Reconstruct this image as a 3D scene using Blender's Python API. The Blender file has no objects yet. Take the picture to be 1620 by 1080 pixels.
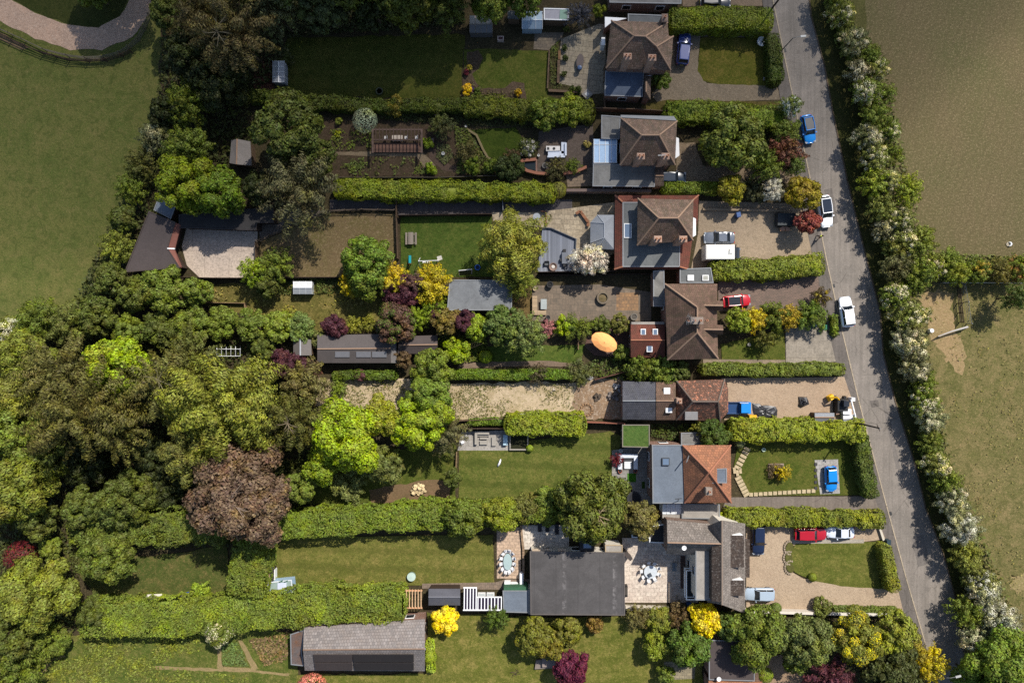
import bpy, math, random
import numpy as np
from mathutils import Vector, Matrix
R = math.radians
random.seed(7)
scene = bpy.context.scene
COL = scene.collection
# ------------------------------------------------------------------ camera, sky, sun, exposure
S, HC = 10.8, 100.0                       # photo pixels per metre on the ground, drone height
cam = bpy.data.cameras.new('camera'); cam_o = bpy.data.objects.new('camera', cam); COL.objects.link(cam_o)
cam.sensor_width = 36; cam.lens = 24; cam.clip_start = 0.5; cam.clip_end = 5000
cam_o.location = (0, 0, HC); cam_o.rotation_euler = (0, 0, 0)
scene.camera = cam_o
SUN_EL = R(49); SUN_AZ = math.atan2(0.83, 0.56)      # the sun stands up and to the right of the picture
world = bpy.data.worlds.new('World'); scene.world = world; world.use_nodes = True
wn = world.node_tree.nodes; wn.clear()
sky = wn.new('ShaderNodeTexSky'); sky.sky_type = 'NISHITA'; sky.sun_disc = False
sky.sun_elevation = SUN_EL; sky.sun_rotation = math.pi / 2 - SUN_AZ
bg = wn.new('ShaderNodeBackground'); bg.inputs[1].default_value = 0.09
wo = wn.new('ShaderNodeOutputWorld')
world.node_tree.links.new(sky.outputs[0], bg.inputs[0]); world.node_tree.links.new(bg.outputs[0], wo.inputs[0])
sun = bpy.data.lights.new('sun', 'SUN'); sun.energy = 4.0; sun.angle = R(0.5); sun.color = (1.0, 0.95, 0.87)
sun_o = bpy.data.objects.new('sun', sun); COL.objects.link(sun_o)
sd = Vector((math.cos(SUN_EL) * math.cos(SUN_AZ), math.cos(SUN_EL) * math.sin(SUN_AZ), math.sin(SUN_EL)))
sun_o.rotation_euler = sd.to_track_quat('Z', 'Y').to_euler(); sun_o.location = sd * 300
scene.view_settings.view_transform = 'Standard'; scene.view_settings.look = 'None'
scene.view_settings.exposure = 0.86; scene.view_settings.gamma = 1.0
scene.render.engine = 'CYCLES'
scene.cycles.max_bounces = 6; scene.cycles.transparent_max_bounces = 12; scene.cycles.diffuse_bounces = 3
scene.cycles.use_denoising = False

# ------------------------------------------------------------------ map coordinates
def P(px, py, z=0.0):
    """World point at height z over the map position (px, py), as surveyed from the drone's height."""
    k = (HC - z) / HC
    return Vector(((px - 810) / S * k, (540 - py) / S * k, z))
def PP(pts, z=0.0): return [P(p[0], p[1], p[2] if len(p) > 2 else z) for p in pts]
def rgb(r, g, b, f=0.85):
    def l(u):
        u /= 255.0
        return u / 12.92 if u <= 0.04045 else ((u + 0.055) / 1.055) ** 2.4
    return (l(r) * f, l(g) * f, l(b) * f, 1.0)

# ------------------------------------------------------------------ materials
class NT:
    def __init__(s, name, rough=0.85, spec=0.25):
        s.m = bpy.data.materials.new(name); s.m.use_nodes = True
        s.t = s.m.node_tree; s.t.nodes.clear()
        s.out = s.t.nodes.new('ShaderNodeOutputMaterial'); s.b = s.t.nodes.new('ShaderNodeBsdfPrincipled')
        s.b.inputs['Roughness'].default_value = rough; s.b.inputs['Specular IOR Level'].default_value = spec
        s.l(s.b.outputs[0], s.out.inputs[0])
    def l(s, a, b): s.t.links.new(a, b)
    def put(s, sock, v):
        if hasattr(v, 'links'): s.l(v, sock)
        else: sock.default_value = v
    def n(s, kind, ins=None, **at):
        nd = s.t.nodes.new('ShaderNode' + kind)
        for k, v in at.items(): setattr(nd, k, v)
        for k, v in (ins or {}).items(): s.put(nd.inputs[k], v)
        return nd
    def pos(s): return s.n('NewGeometry').outputs['Position']
    def uv(s): return s.n('TexCoord').outputs['UV']
    def stretch(s, vec, sc, rot=0.0):
        return s.n('Mapping', {'Vector': vec, 'Scale': sc, 'Rotation': (0, 0, rot)}).outputs[0]
    def noise(s, vec, sc, det=4, rough=0.6, dist=0.0):
        return s.n('TexNoise', {'Vector': vec, 'Scale': sc, 'Detail': det, 'Roughness': rough, 'Distortion': dist}).outputs[0]
    def ramp(s, f, stops):
        r = s.n('ValToRGB', {'Fac': f}); e = r.color_ramp.elements
        while len(e) < len(stops): e.new(0.5)
        for el, (p, c) in zip(e, stops):
            el.position = p; el.color = c if hasattr(c, '__len__') else (c, c, c, 1)
        return r.outputs[0]
    def mix(s, f, a, b, mode='MIX'):
        nd = s.n('MixRGB', blend_type=mode)
        s.put(nd.inputs[0], f); s.put(nd.inputs[1], a); s.put(nd.inputs[2], b)
        return nd.outputs[0]
    def math(s, op, a, b=0.0):
        nd = s.n('Math', operation=op); s.put(nd.inputs[0], a); s.put(nd.inputs[1], b); return nd.outputs[0]
    def base(s, c): s.put(s.b.inputs['Base Color'], c)
    def bump(s, h, strength=0.4, dist=0.05):
        b = s.n('Bump', {'Height': h, 'Strength': strength, 'Distance': dist}); s.l(b.outputs[0], s.b.inputs['Normal'])
    def scaled(s, c, f): return s.mix(1.0, c, f, 'MULTIPLY')

_M = {}
def cached(fn):
    def w(*a, **k):
        key = (fn.__name__,) + a + tuple(sorted(k.items()))
        if key not in _M: _M[key] = fn(*a, **k)
        return _M[key]
    return w
def mulc(c, f): return (min(1, c[0] * f), min(1, c[1] * f), min(1, c[2] * f), 1)

@cached
def plain(c, rough=0.6, spec=0.3, metal=0.0, var=0.12):
    t = NT('painted_surface', rough, spec); v = t.pos()
    f = t.noise(v, 2.2, 5, 0.65); g = t.noise(v, 14, 3)
    t.base(t.mix(t.ramp(f, [(0.35, 0.0), (0.7, 1.0)]), mulc(c, 1 - var), t.mix(g, mulc(c, 1 + var * 0.6), c)))
    t.b.inputs['Metallic'].default_value = metal
    return t.m
@cached
def paint(c, rough=0.3):
    t = NT('car_paint', rough, 0.5)
    f = t.noise(t.pos(), 3.0, 4)
    t.base(t.mix(f, c, mulc(c, 0.9))); t.b.inputs['Coat Weight'].default_value = 0.4; t.b.inputs['Coat Roughness'].default_value = 0.22
    return t.m
@cached
def glass(c=(0.012, 0.016, 0.022, 1), rough=0.06):
    t = NT('window_glass', rough, 0.6); t.base(c); return t.m
@cached
def tile(c1, c2, c3, row=0.34, width=0.3, dirt=0.5, moss=(0.05, 0.05, 0.025, 1), pale=0.0, c3s=0.9):
    """Roof tiles laid in rows up the slope: u runs along the eaves, v up the slope, both in metres."""
    t = NT('roof_tiles', 0.9, 0.15); uv = t.uv(); v = t.pos()
    br = t.n('TexBrick', {'Vector': uv, 'Color1': (0, 0, 0, 1), 'Color2': (1, 1, 1, 1), 'Mortar': (0.5, 0.5, 0.5, 1), 'Scale': 1.0, 'Mortar Size': 0.03, 'Mortar Smooth': 0.3, 'Brick Width': width, 'Row Height': row}, offset=0.5)
    a = t.mix(br.outputs[0], c1, c2)
    a = t.mix(t.ramp(t.noise(v, c3s, 6, 0.7), [(0.42, 0), (0.66, 1)] if c3s < 2 else [(0.53, 0), (0.6, 1)]), a, c3)
    a = t.mix(t.math('MULTIPLY', br.outputs[1], 0.7), a, mulc(c1, 0.3))
    st = t.noise(t.stretch(uv, (2.2, 0.35, 1)), 1.0, 5, 0.7)
    a = t.mix(t.math('MULTIPLY', t.ramp(st, [(0.45, 0), (0.75, 1)]), dirt), a, moss)
    if pale: a = t.mix(t.math('MULTIPLY', t.ramp(t.noise(v, 5.0, 3, 0.7), [(0.56, 0), (0.66, 1)]), pale), a, (0.36, 0.33, 0.29, 1))
    t.base(a); t.bump(t.math('ADD', t.math('MULTIPLY', br.outputs[1], -0.6), t.noise(v, 6, 3)), 0.5, 0.05)
    return t.m
@cached
def felt(c, seam=2.0, stain=0.35, rot=0.0, pale=0.0):
    """Flat roof covering: sheets with seams, ponding stains and grit."""
    t = NT('roof_felt', 0.85, 0.2); v = t.pos()
    a = t.mix(t.ramp(t.noise(v, 0.45, 6, 0.65, 0.6), [(0.35, 0), (0.72, 1)]), mulc(c, 1.0 + stain * 0.5), mulc(c, 1.0 - stain))
    a = t.mix(t.ramp(t.noise(v, 4.5, 5, 0.85), [(0.4, 0.4), (0.56, 0.0)]), a, mulc(c, 0.6))
    if seam:
        x = t.n('SeparateXYZ', {0: t.stretch(v, (1, 1, 1), rot)}).outputs[0]
        f = t.math('FRACT', t.math('DIVIDE', x, seam))
        a = t.mix(t.ramp(f, [(0.0, 0.75), (0.035, 0.0)]), a, mulc(c, 0.5))
    if pale:
        x = t.n('SeparateXYZ', {0: v}).outputs[0]
        f = t.math('FRACT', t.math('DIVIDE', x, seam * 2.3))
        k = t.math('MULTIPLY', t.ramp(f, [(0.0, 1.0), (0.1, 0.0)]), t.ramp(t.noise(v, 1.6, 5, 0.7), [(0.46, 0), (0.62, 1)]))
        a = t.mix(t.math('MULTIPLY', k, pale), a, mulc(c, 2.3))
    t.base(a); t.bump(t.noise(v, 20, 3), 0.25, 0.02)
    return t.m
@cached
def brick(c1, c2, mortar=(0.3, 0.27, 0.23, 1), sc=1.0):
    t = NT('brickwork', 0.9, 0.15); uv = t.uv()
    br = t.n('TexBrick', {'Vector': uv, 'Color1': c1, 'Color2': c2, 'Mortar': mortar, 'Scale': 1.0, 'Mortar Size': 0.012, 'Brick Width': 0.24 * sc, 'Row Height': 0.08 * sc})
    t.base(t.mix(t.math('MULTIPLY', t.ramp(t.noise(t.pos(), 0.8, 5), [(0.4, 0), (0.75, 1)]), 0.5), br.outputs[0], mulc(c1, 0.55)))
    return t.m
@cached
def planks(c, w=0.16, rot=0.0, gap=0.5, var=0.35):
    t = NT('timber_boards', 0.8, 0.2); v = t.stretch(t.uv(), (1, 1, 1), rot)
    y = t.n('SeparateXYZ', {0: v}).outputs[1]
    i = t.math('DIVIDE', y, w)
    rnd = t.n('TexWhiteNoise', {'W': t.math('FLOOR', i)}, noise_dimensions='1D').outputs[0]
    a = t.mix(rnd, mulc(c, 1 - var), mulc(c, 1 + var * 0.5))
    a = t.mix(t.math('MULTIPLY', t.noise(t.stretch(v, (0.6, 8, 1)), 2.0, 4), 0.4), a, mulc(c, 0.6))
    a = t.mix(t.ramp(t.math('FRACT', i), [(0.0, gap), (0.14, 0.0)]), a, mulc(c, 0.25))
    t.base(a); return t.m
@cached
def lawn(c1, c2, dry, dryness=0.35, stripe=0.0, rot=0.0, sw=1.1):
    t = NT('lawn_grass', 0.95, 0.08); v = t.pos()
    a = t.mix(t.ramp(t.noise(v, 0.22, 5, 0.6, 0.4), [(0.35, 0), (0.68, 1)]), c1, c2)
    a = t.mix(t.math('MULTIPLY', t.ramp(t.noise(v, 0.5, 7, 0.72, 0.5), [(0.48, 0), (0.72, 1)]), dryness), a, dry)
    a = t.mix(t.math('MULTIPLY', t.ramp(t.noise(v, 3.2, 5, 0.7), [(0.5, 0), (0.7, 1)]), 0.45), a, mulc(c1, 0.6))
    g = t.noise(v, 4.5, 5, 0.85)
    a = t.mix(t.ramp(g, [(0.36, 0.6), (0.52, 0.0)]), a, mulc(c1, 0.45))
    a = t.mix(t.math('MULTIPLY', t.ramp(t.noise(v, 3.6, 4, 0.8), [(0.52, 0), (0.66, 1)]), 0.3 + dryness * 0.5), a, mulc(dry, 1.1))
    a = t.mix(t.math('MULTIPLY', t.ramp(t.noise(v, 0.9, 6, 0.75, 1.0), [(0.49, 0), (0.62, 1)]), 0.8), a, mulc(c1, 0.7))
    if stripe:
        y = t.n('SeparateXYZ', {0: t.stretch(v, (1, 1, 1), rot)}).outputs[1]
        w = t.math('SINE', t.math('ADD', t.math('MULTIPLY', y, math.pi / sw), t.math('MULTIPLY', t.noise(v, 0.5, 3), 3.0)))
        a = t.mix(t.math('MULTIPLY', t.ramp(w, [(0.3, 0), (0.7, 1)]), stripe), a, mulc(c1, 0.62))
    t.base(a); t.bump(t.noise(v, 5, 5, 0.8), 0.9, 0.15)
    return t.m
@cached
def earth(c1, c2, c3, speck=None, speckle=0.4, sc=1.0, big=0.3, low=0.5, high=0.68, sp_sc=6.0, rows=0.0):
    """Bare or loose ground: blotches on two scales, grains, and scattered specks of straw, stone or leaf."""
    t = NT('loose_ground', 0.95, 0.08); v = t.pos()
    a = t.mix(t.ramp(t.noise(v, big, 6, 0.65, 0.5), [(0.36, 0), (0.66, 1)]), c1, c2)
    a = t.mix(t.ramp(t.noise(v, 1.7 * sc, 6, 0.75), [(low, 0), (high, 0.8)]), a, c3)
    a = t.mix(t.ramp(t.noise(v, 4.2 * sc, 5, 0.85), [(0.36, 0.6), (0.54, 0.0)]), a, mulc(c1, 0.5))
    if rows:
        x = t.n('SeparateXYZ', {0: t.stretch(v, (1, 1, 1), R(20))}).outputs[0]
        w = t.math('SINE', t.math('ADD', t.math('MULTIPLY', x, 5.2), t.math('MULTIPLY', t.noise(v, 0.3, 3), 5.0)))
        a = t.mix(t.math('MULTIPLY', t.ramp(w, [(0.4, 0), (0.75, 1)]), rows), a, mulc(c1, 0.55))
        a = t.mix(t.math('MULTIPLY', t.ramp(t.noise(t.stretch(v, (1, 0.12, 1), R(20)), 0.5, 4), [(0.48, 0), (0.66, 1)]), 0.35), a, c2)
    if speck is not None:
        a = t.mix(t.math('MULTIPLY', t.ramp(t.noise(v, sp_sc * 0.62 * sc, 4, 0.75), [(0.53, 0), (0.62, 1)]), speckle), a, speck)
    t.base(a); t.bump(t.noise(v, 4 * sc, 6, 0.8), 0.8, 0.12)
    return t.m
@cached
def paving(c1, c2, joint, w=0.6, h=0.45, rot=0.0, dirt=0.35, dark=(0.06, 0.055, 0.045, 1), dirt_sc=0.6):
    t = NT('paving', 0.85, 0.2); v = t.pos()
    br = t.n('TexBrick', {'Vector': t.stretch(v, (1, 1, 1), rot), 'Color1': c1, 'Color2': c2, 'Mortar': joint, 'Scale': 1.0, 'Mortar Size': 0.022, 'Mortar Smooth': 0.2, 'Brick Width': w, 'Row Height': h}, offset=0.5)
    a = t.mix(t.math('MULTIPLY', t.ramp(t.noise(v, dirt_sc, 7, 0.72, 0.6), [(0.42, 0), (0.7, 1)]), dirt), br.outputs[0], dark)
    a = t.mix(t.math('MULTIPLY', t.ramp(t.noise(v, 3.6, 5, 0.8), [(0.38, 1), (0.56, 0)]), 0.45), a, dark)
    t.base(a); t.bump(t.noise(v, 14, 4), 0.3, 0.02)
    return t.m
@cached
def tarmac(c, worn, rot=0.0, crack=0.5):
    t = NT('tarmac', 0.9, 0.15); v = t.pos()
    a = t.mix(t.ramp(t.noise(v, 0.25, 6, 0.65, 0.4), [(0.36, 0), (0.66, 1)]), c, worn)
    s = t.noise(t.stretch(v, (2.2, 0.07, 1), rot), 1.0, 5, 0.65)
    a = t.mix(t.math('MULTIPLY', t.ramp(s, [(0.42, 0), (0.66, 1)]), 0.6), a, mulc(c, 0.7))
    a = t.mix(t.ramp(t.noise(v, 4.5, 5, 0.85), [(0.36, 0.45), (0.54, 0.0)]), a, mulc(c, 0.55))
    a = t.mix(t.math('MULTIPLY', t.ramp(t.noise(v, 3.8, 4, 0.8), [(0.54, 0), (0.66, 1)]), 0.35), a, mulc(worn, 1.3))
    a = t.mix(t.math('MULTIPLY', t.ramp(t.noise(v, 0.6, 2, 0.5), [(0.66, 0), (0.68, 1)]), 0.35), a, mulc(c, 0.6))
    vo = t.n('TexVoronoi', {'Vector': t.mix(0.12, v, t.n('TexNoise', {'Vector': v, 'Scale': 1.2}).outputs[1]), 'Scale': 0.3}, feature='DISTANCE_TO_EDGE').outputs[0]
    k = t.math('MULTIPLY', t.ramp(vo, [(0.004, 1), (0.012, 0)]), t.ramp(t.noise(v, 0.2, 2), [(0.5, 0), (0.56, 1)]))
    a = t.mix(t.math('MULTIPLY', k, crack), a, mulc(c, 0.4))
    t.base(a); t.bump(t.noise(v, 22, 3), 0.3, 0.02)
    return t.m
def _leafmat(trans):
    t = NT('foliage', 0.6, 0.22)
    col = t.n('ObjectInfo').outputs['Color']; g = t.n('NewGeometry'); v = g.outputs['Position']; r = g.outputs['Random Per Island']
    f = t.ramp(r, [(0.0, 0.6), (0.5, 0.97), (0.88, 1.24), (1.0, 1.55)])
    a = t.mix(1.0, col, f, 'MULTIPLY')
    h = t.n('HueSaturation', {'Hue': t.math('ADD', t.math('ADD', 0.469, t.math('MULTIPLY', t.noise(v, 0.28, 3, 0.6), 0.044)), t.math('MULTIPLY', t.math('SUBTRACT', r, 0.5), 0.04)), 'Saturation': t.math('ADD', 0.8, t.math('MULTIPLY', t.noise(v, 0.9, 3), 0.36)), 'Value': t.math('ADD', 0.62, t.math('MULTIPLY', t.noise(v, 0.45, 5, 0.7), 0.76)), 'Color': a})
    b1 = t.math('MULTIPLY', t.ramp(t.noise(v, 0.32, 4, 0.65), [(0.53, 0), (0.66, 1)]), 0.6); b2 = t.math('MULTIPLY', t.ramp(t.noise(t.stretch(v, (1, 1, 0.6)), 0.42, 4, 0.65), [(0.37, 1), (0.47, 0)]), 0.95)
    q = t.mix(b2, t.mix(b1, h.outputs[0], t.mix(1.0, h.outputs[0], (1.2, 0.93, 0.82, 1), 'MULTIPLY')), t.mix(1.0, h.outputs[0], (1.28, 1.22, 0.75, 1), 'MULTIPLY'))
    t.base(q)
    tr = t.n('BsdfTranslucent', {'Color': q})
    mx = t.n('MixShader', {0: trans, 1: t.b.outputs[0], 2: tr.outputs[0]}); t.l(mx.outputs[0], t.out.inputs[0])
    return t.m
LEAF = _leafmat(0.2)
def _barkmat():
    t = NT('bark', 0.9, 0.1); v = t.pos()
    t.base(t.mix(t.noise(t.stretch(v, (3, 3, 0.5)), 3, 5), rgb(95, 82, 66), rgb(48, 40, 32))); return t.m
BARK = _barkmat()

# ------------------------------------------------------------------ meshes and things
class MB:
    def __init__(s): s.v = []; s.f = []; s.mi = []; s.cur = 0
    def add(s, vs, fs):
        o = len(s.v); s.v += [Vector(p) for p in vs]
        for f in fs: s.f.append([o + i for i in f]); s.mi.append(s.cur)
        return s
    def poly(s, pts): return s.add(pts, [list(range(len(pts)))])
    def prism(s, top, z0, bottom=None):
        """Closed solid under a polygon of 3D points; the sides drop straight to z0."""
        n = len(top); bot = bottom or [(p[0], p[1], z0) for p in top]
        a = sum(top[i][0] * top[(i + 1) % n][1] - top[(i + 1) % n][0] * top[i][1] for i in range(n))
        if a < 0: top = top[::-1]; bot = bot[::-1]
        s.add(list(top) + list(bot), [list(range(n)), list(range(2 * n - 1, n - 1, -1))] + [[i, i + n, (i + 1) % n + n, (i + 1) % n] for i in range(n)])
        return s
    def box(s, c, size, rz=0.0, ry=0.0, taper=1.0):
        x, y, z = [d / 2 for d in size]; m = Matrix.Translation(Vector(c)) @ Matrix.Rotation(rz, 4, 'Z') @ Matrix.Rotation(ry, 4, 'Y')
        vs = [m @ Vector((sx * x * (taper if sz > 0 else 1), sy * y * (taper if sz > 0 else 1), sz * z)) for sz in (-1, 1) for sx, sy in ((-1, -1), (1, -1), (1, 1), (-1, 1))]
        return s.add(vs, [[3, 2, 1, 0], [4, 5, 6, 7], [0, 1, 5, 4], [1, 2, 6, 5], [2, 3, 7, 6], [3, 0, 4, 7]])
    def tube(s, pts, rad, n=6):
        pts = [Vector(p) for p in pts]; rad = rad if hasattr(rad, '__len__') else [rad] * len(pts)
        vs = []; fs = []
        for i, p in enumerate(pts):
            d = (pts[min(i + 1, len(pts) - 1)] - pts[max(i - 1, 0)]).normalized()
            u = d.cross(Vector((0, 0, 1)) if abs(d.z) < 0.9 else Vector((1, 0, 0))).normalized(); w = d.cross(u)
            for k in range(n): a = 2 * math.pi * k / n; vs.append(p + (u * math.cos(a) + w * math.sin(a)) * rad[i])
        for i in range(len(pts) - 1):
            for k in range(n): fs.append([i * n + k, i * n + (k + 1) % n, (i + 1) * n + (k + 1) % n, (i + 1) * n + k])
        fs.append(list(range(n))[::-1]); fs.append([(len(pts) - 1) * n + k for k in range(n)])
        return s.add(vs, fs)
    def lathe(s, prof, c=(0, 0, 0), n=16, sx=1.0, sy=1.0, rz=0.0):
        vs = []; c = Vector(c)
        for r, z in prof:
            for k in range(n):
                a = 2 * math.pi * k / n; x, y = r * math.cos(a) * sx, r * math.sin(a) * sy
                vs.append(c + Vector((x * math.cos(rz) - y * math.sin(rz), x * math.sin(rz) + y * math.cos(rz), z)))
        fs = [[i * n + k, i * n + (k + 1) % n, (i + 1) * n + (k + 1) % n, (i + 1) * n + k] for i in range(len(prof) - 1) for k in range(n)]
        fs.append(list(range(n))[::-1]); fs.append([(len(prof) - 1) * n + k for k in range(n)])
        return s.add(vs, fs)
    def build(s, name, m, parent=None, smooth=False, rel=True):
        """Link the collected shapes as one mesh object; rel: the points are world points, made local to the parent."""
        off = Vector((0, 0, 0))
        if parent is not None and rel:
            p = parent
            while p is not None: off += p.location; p = p.parent
        me = bpy.data.meshes.new(name); me.from_pydata([tuple(p - off) for p in s.v], [], s.f)
        ms = m if isinstance(m, (list, tuple)) else [m]
        for x in ms: me.materials.append(x)
        if len(ms) > 1: me.polygons.foreach_set('material_index', s.mi)
        uvl = me.uv_layers.new(name='map').data
        for pl in me.polygons:
            nn = pl.normal
            if abs(nn.z) > 0.985: u = Vector((1, 0, 0)); w = Vector((0, 1, 0))
            else: u = Vector((0, 0, 1)).cross(nn).normalized(); w = nn.cross(u)
            for li in pl.loop_indices:
                q = me.vertices[me.loops[li].vertex_index].co + off; uvl[li].uv = (q.dot(u), q.dot(w))
        if smooth: me.polygons.foreach_set('use_smooth', [True] * len(me.polygons))
        o = bpy.data.objects.new(name, me); COL.objects.link(o)
        if parent is not None: o.parent = parent
        return o
def tag(o, label, cat=None, group=None, kind=None):
    o['label'] = label
    if cat: o['category'] = cat
    if group: o['group'] = group
    if kind: o['kind'] = kind
    return o
def thing(name, label, cat, loc, rz=0.0, group=None):
    o = bpy.data.objects.new(name, None); COL.objects.link(o); o.empty_display_size = 0.3
    o.location = loc; o.rotation_euler = (0, 0, rz); return tag(o, label, cat, group)
KIDS = {}
def dup(o, loc, rz=None, label=None, group=None, scale=None):
    """A copy of a thing with copies of its parts and their sub-parts."""
    kids = {}
    for k in bpy.data.objects:
        if k.parent is not None: kids.setdefault(k.parent.name, []).append(k)
    def rec(src, par):
        c = src.copy(); COL.objects.link(c); c.parent = par
        for k in kids.get(src.name, []): rec(k, c)
        return c
    c = rec(o, None); c.location = loc
    if rz is not None: c.rotation_euler = (0, 0, rz)
    if scale: c.scale = scale
    if label: c['label'] = label
    if group: c['group'] = group
    return c
def inset(pts, d):
    """Move a polygon's edges inwards by d metres (points are 3D, the outline is taken in plan)."""
    n = len(pts); a = sum(pts[i][0] * pts[(i + 1) % n][1] - pts[(i + 1) % n][0] * pts[i][1] for i in range(n))
    sg = 1 if a > 0 else -1; out = []
    for i in range(n):
        p0, p, p1 = [Vector((q[0], q[1])) for q in (pts[i - 1], pts[i], pts[(i + 1) % n])]
        e0 = (p - p0).normalized(); e1 = (p1 - p).normalized()
        n0 = Vector((-e0.y, e0.x)) * sg; n1 = Vector((-e1.y, e1.x)) * sg
        b = n0 + n1; k = b.length_squared
        q = p + (b * (2 * d / k) if k > 0.3 else n0 * d)
        out.append(Vector((q.x, q.y, pts[i][2])))
    return out
def wob(pts, amp=3.0, step=14.0, seed=1):
    """Map outline with an uneven, natural edge."""
    rg = random.Random(seed); out = []
    for i, p in enumerate(pts):
        q = pts[(i + 1) % len(pts)]; n = max(1, int(math.hypot(q[0] - p[0], q[1] - p[1]) / step))
        for k in range(n):
            t = k / n; out.append((p[0] + (q[0] - p[0]) * t + rg.uniform(-amp, amp), p[1] + (q[1] - p[1]) * t + rg.uniform(-amp, amp)))
    return out
_layer = [0]
def ground(name, label, pts, m, h=0.0, kind='structure', cat=None):
    """A sheet of ground: each lies 2 mm over the one laid before it."""
    _layer[0] += 1; z = 0.012 + 0.002 * _layer[0] + h
    mb = MB(); q = PP(pts, 0); q = [Vector((p.x, p.y, z)) for p in q]
    if h > 0.02: mb.prism(q, 0.0)
    else:
        n = len(q); a = sum(q[i].x * q[(i + 1) % n].y - q[(i + 1) % n].x * q[i].y for i in range(n))
        mb.poly(q if a > 0 else q[::-1])
    o = mb.build(name, m); tag(o, label, cat, None, kind); return o
# ------------------------------------------------------------------ foliage: many leaf-sized faces
def leaf_mesh(name, c, nrm, size, asp, rng, core=None, direct=None):
    """c (N,3) places, nrm (N,3) facing, size (N): one kite-shaped leaf spray for each."""
    N = len(c); nrm = nrm / (np.linalg.norm(nrm, axis=1, keepdims=True) + 1e-9)
    ref = rng.normal(size=(N, 3)) if direct is None else direct + rng.normal(size=(N, 3)) * 0.25
    u = np.cross(nrm, ref); u /= (np.linalg.norm(u, axis=1, keepdims=True) + 1e-9); w = np.cross(nrm, u)
    s = size[:, None]; a = asp if np.ndim(asp) == 0 else asp[:, None]
    V = np.empty((N, 4, 3)); V[:, 0] = c + w * s; V[:, 1] = c + u * s * a + w * s * 0.1 + nrm * s * 0.15; V[:, 2] = c - w * s; V[:, 3] = c - u * s * a + w * s * 0.1 + nrm * s * 0.15
    V = V.reshape(-1, 3); nq = N; F = np.arange(N * 4, dtype=np.int32)
    ls = np.arange(0, N * 4, 4, dtype=np.int32)
    if core is not None:
        cv, cf = core; F = np.concatenate([F, (np.array(cf, dtype=np.int32).ravel() + len(V))]); V = np.concatenate([V, np.array(cv, float)])
        nq = N + len(cf); ls = np.arange(0, nq * 4, 4, dtype=np.int32)
    me = bpy.data.meshes.new(name); me.vertices.add(len(V)); me.vertices.foreach_set('co', V.astype(np.float32).ravel())
    me.loops.add(len(F)); me.loops.foreach_set('vertex_index', F); me.polygons.add(nq)
    me.polygons.foreach_set('loop_start', ls); me.update(calc_edges=True); me.materials.append(LEAF)
    return me
def leafy(c):
    """Spring greens lean to yellow: keep the greens off blue."""
    return (c[0] + 0.26 * max(0.0, c[1] - c[0]), c[1] * 0.97, c[2] * 0.92, 1.0)
def vnoise(x, y, seed):
    """Smooth value noise on a unit lattice, -1..1."""
    xi, yi = np.floor(x).astype(np.int64), np.floor(y).astype(np.int64); fx, fy = x - xi, y - yi; fx = fx * fx * (3 - 2 * fx); fy = fy * fy * (3 - 2 * fy)
    def h(a, b): n = (a * 374761393 + b * 668265263 + seed * 974711) & 0x7fffffff; n = ((n ^ (n >> 13)) * 1274126177) & 0x7fffffff; return ((n ^ (n >> 16)) & 0xffff) / 32767.5 - 1
    return (h(xi, yi) * (1 - fx) + h(xi + 1, yi) * fx) * (1 - fy) + (h(xi, yi + 1) * (1 - fx) + h(xi + 1, yi + 1) * fx) * fy
def unit(v): return v / (np.linalg.norm(v, axis=-1, keepdims=True) + 1e-9)
def sphere_dirs(n, rng, zmin=-0.35):
    d = unit(rng.normal(size=(n * 3, 3))); d = d[d[:, 2] > zmin]
    while len(d) < n: d = np.concatenate([d, d])
    return d[:n]
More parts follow.
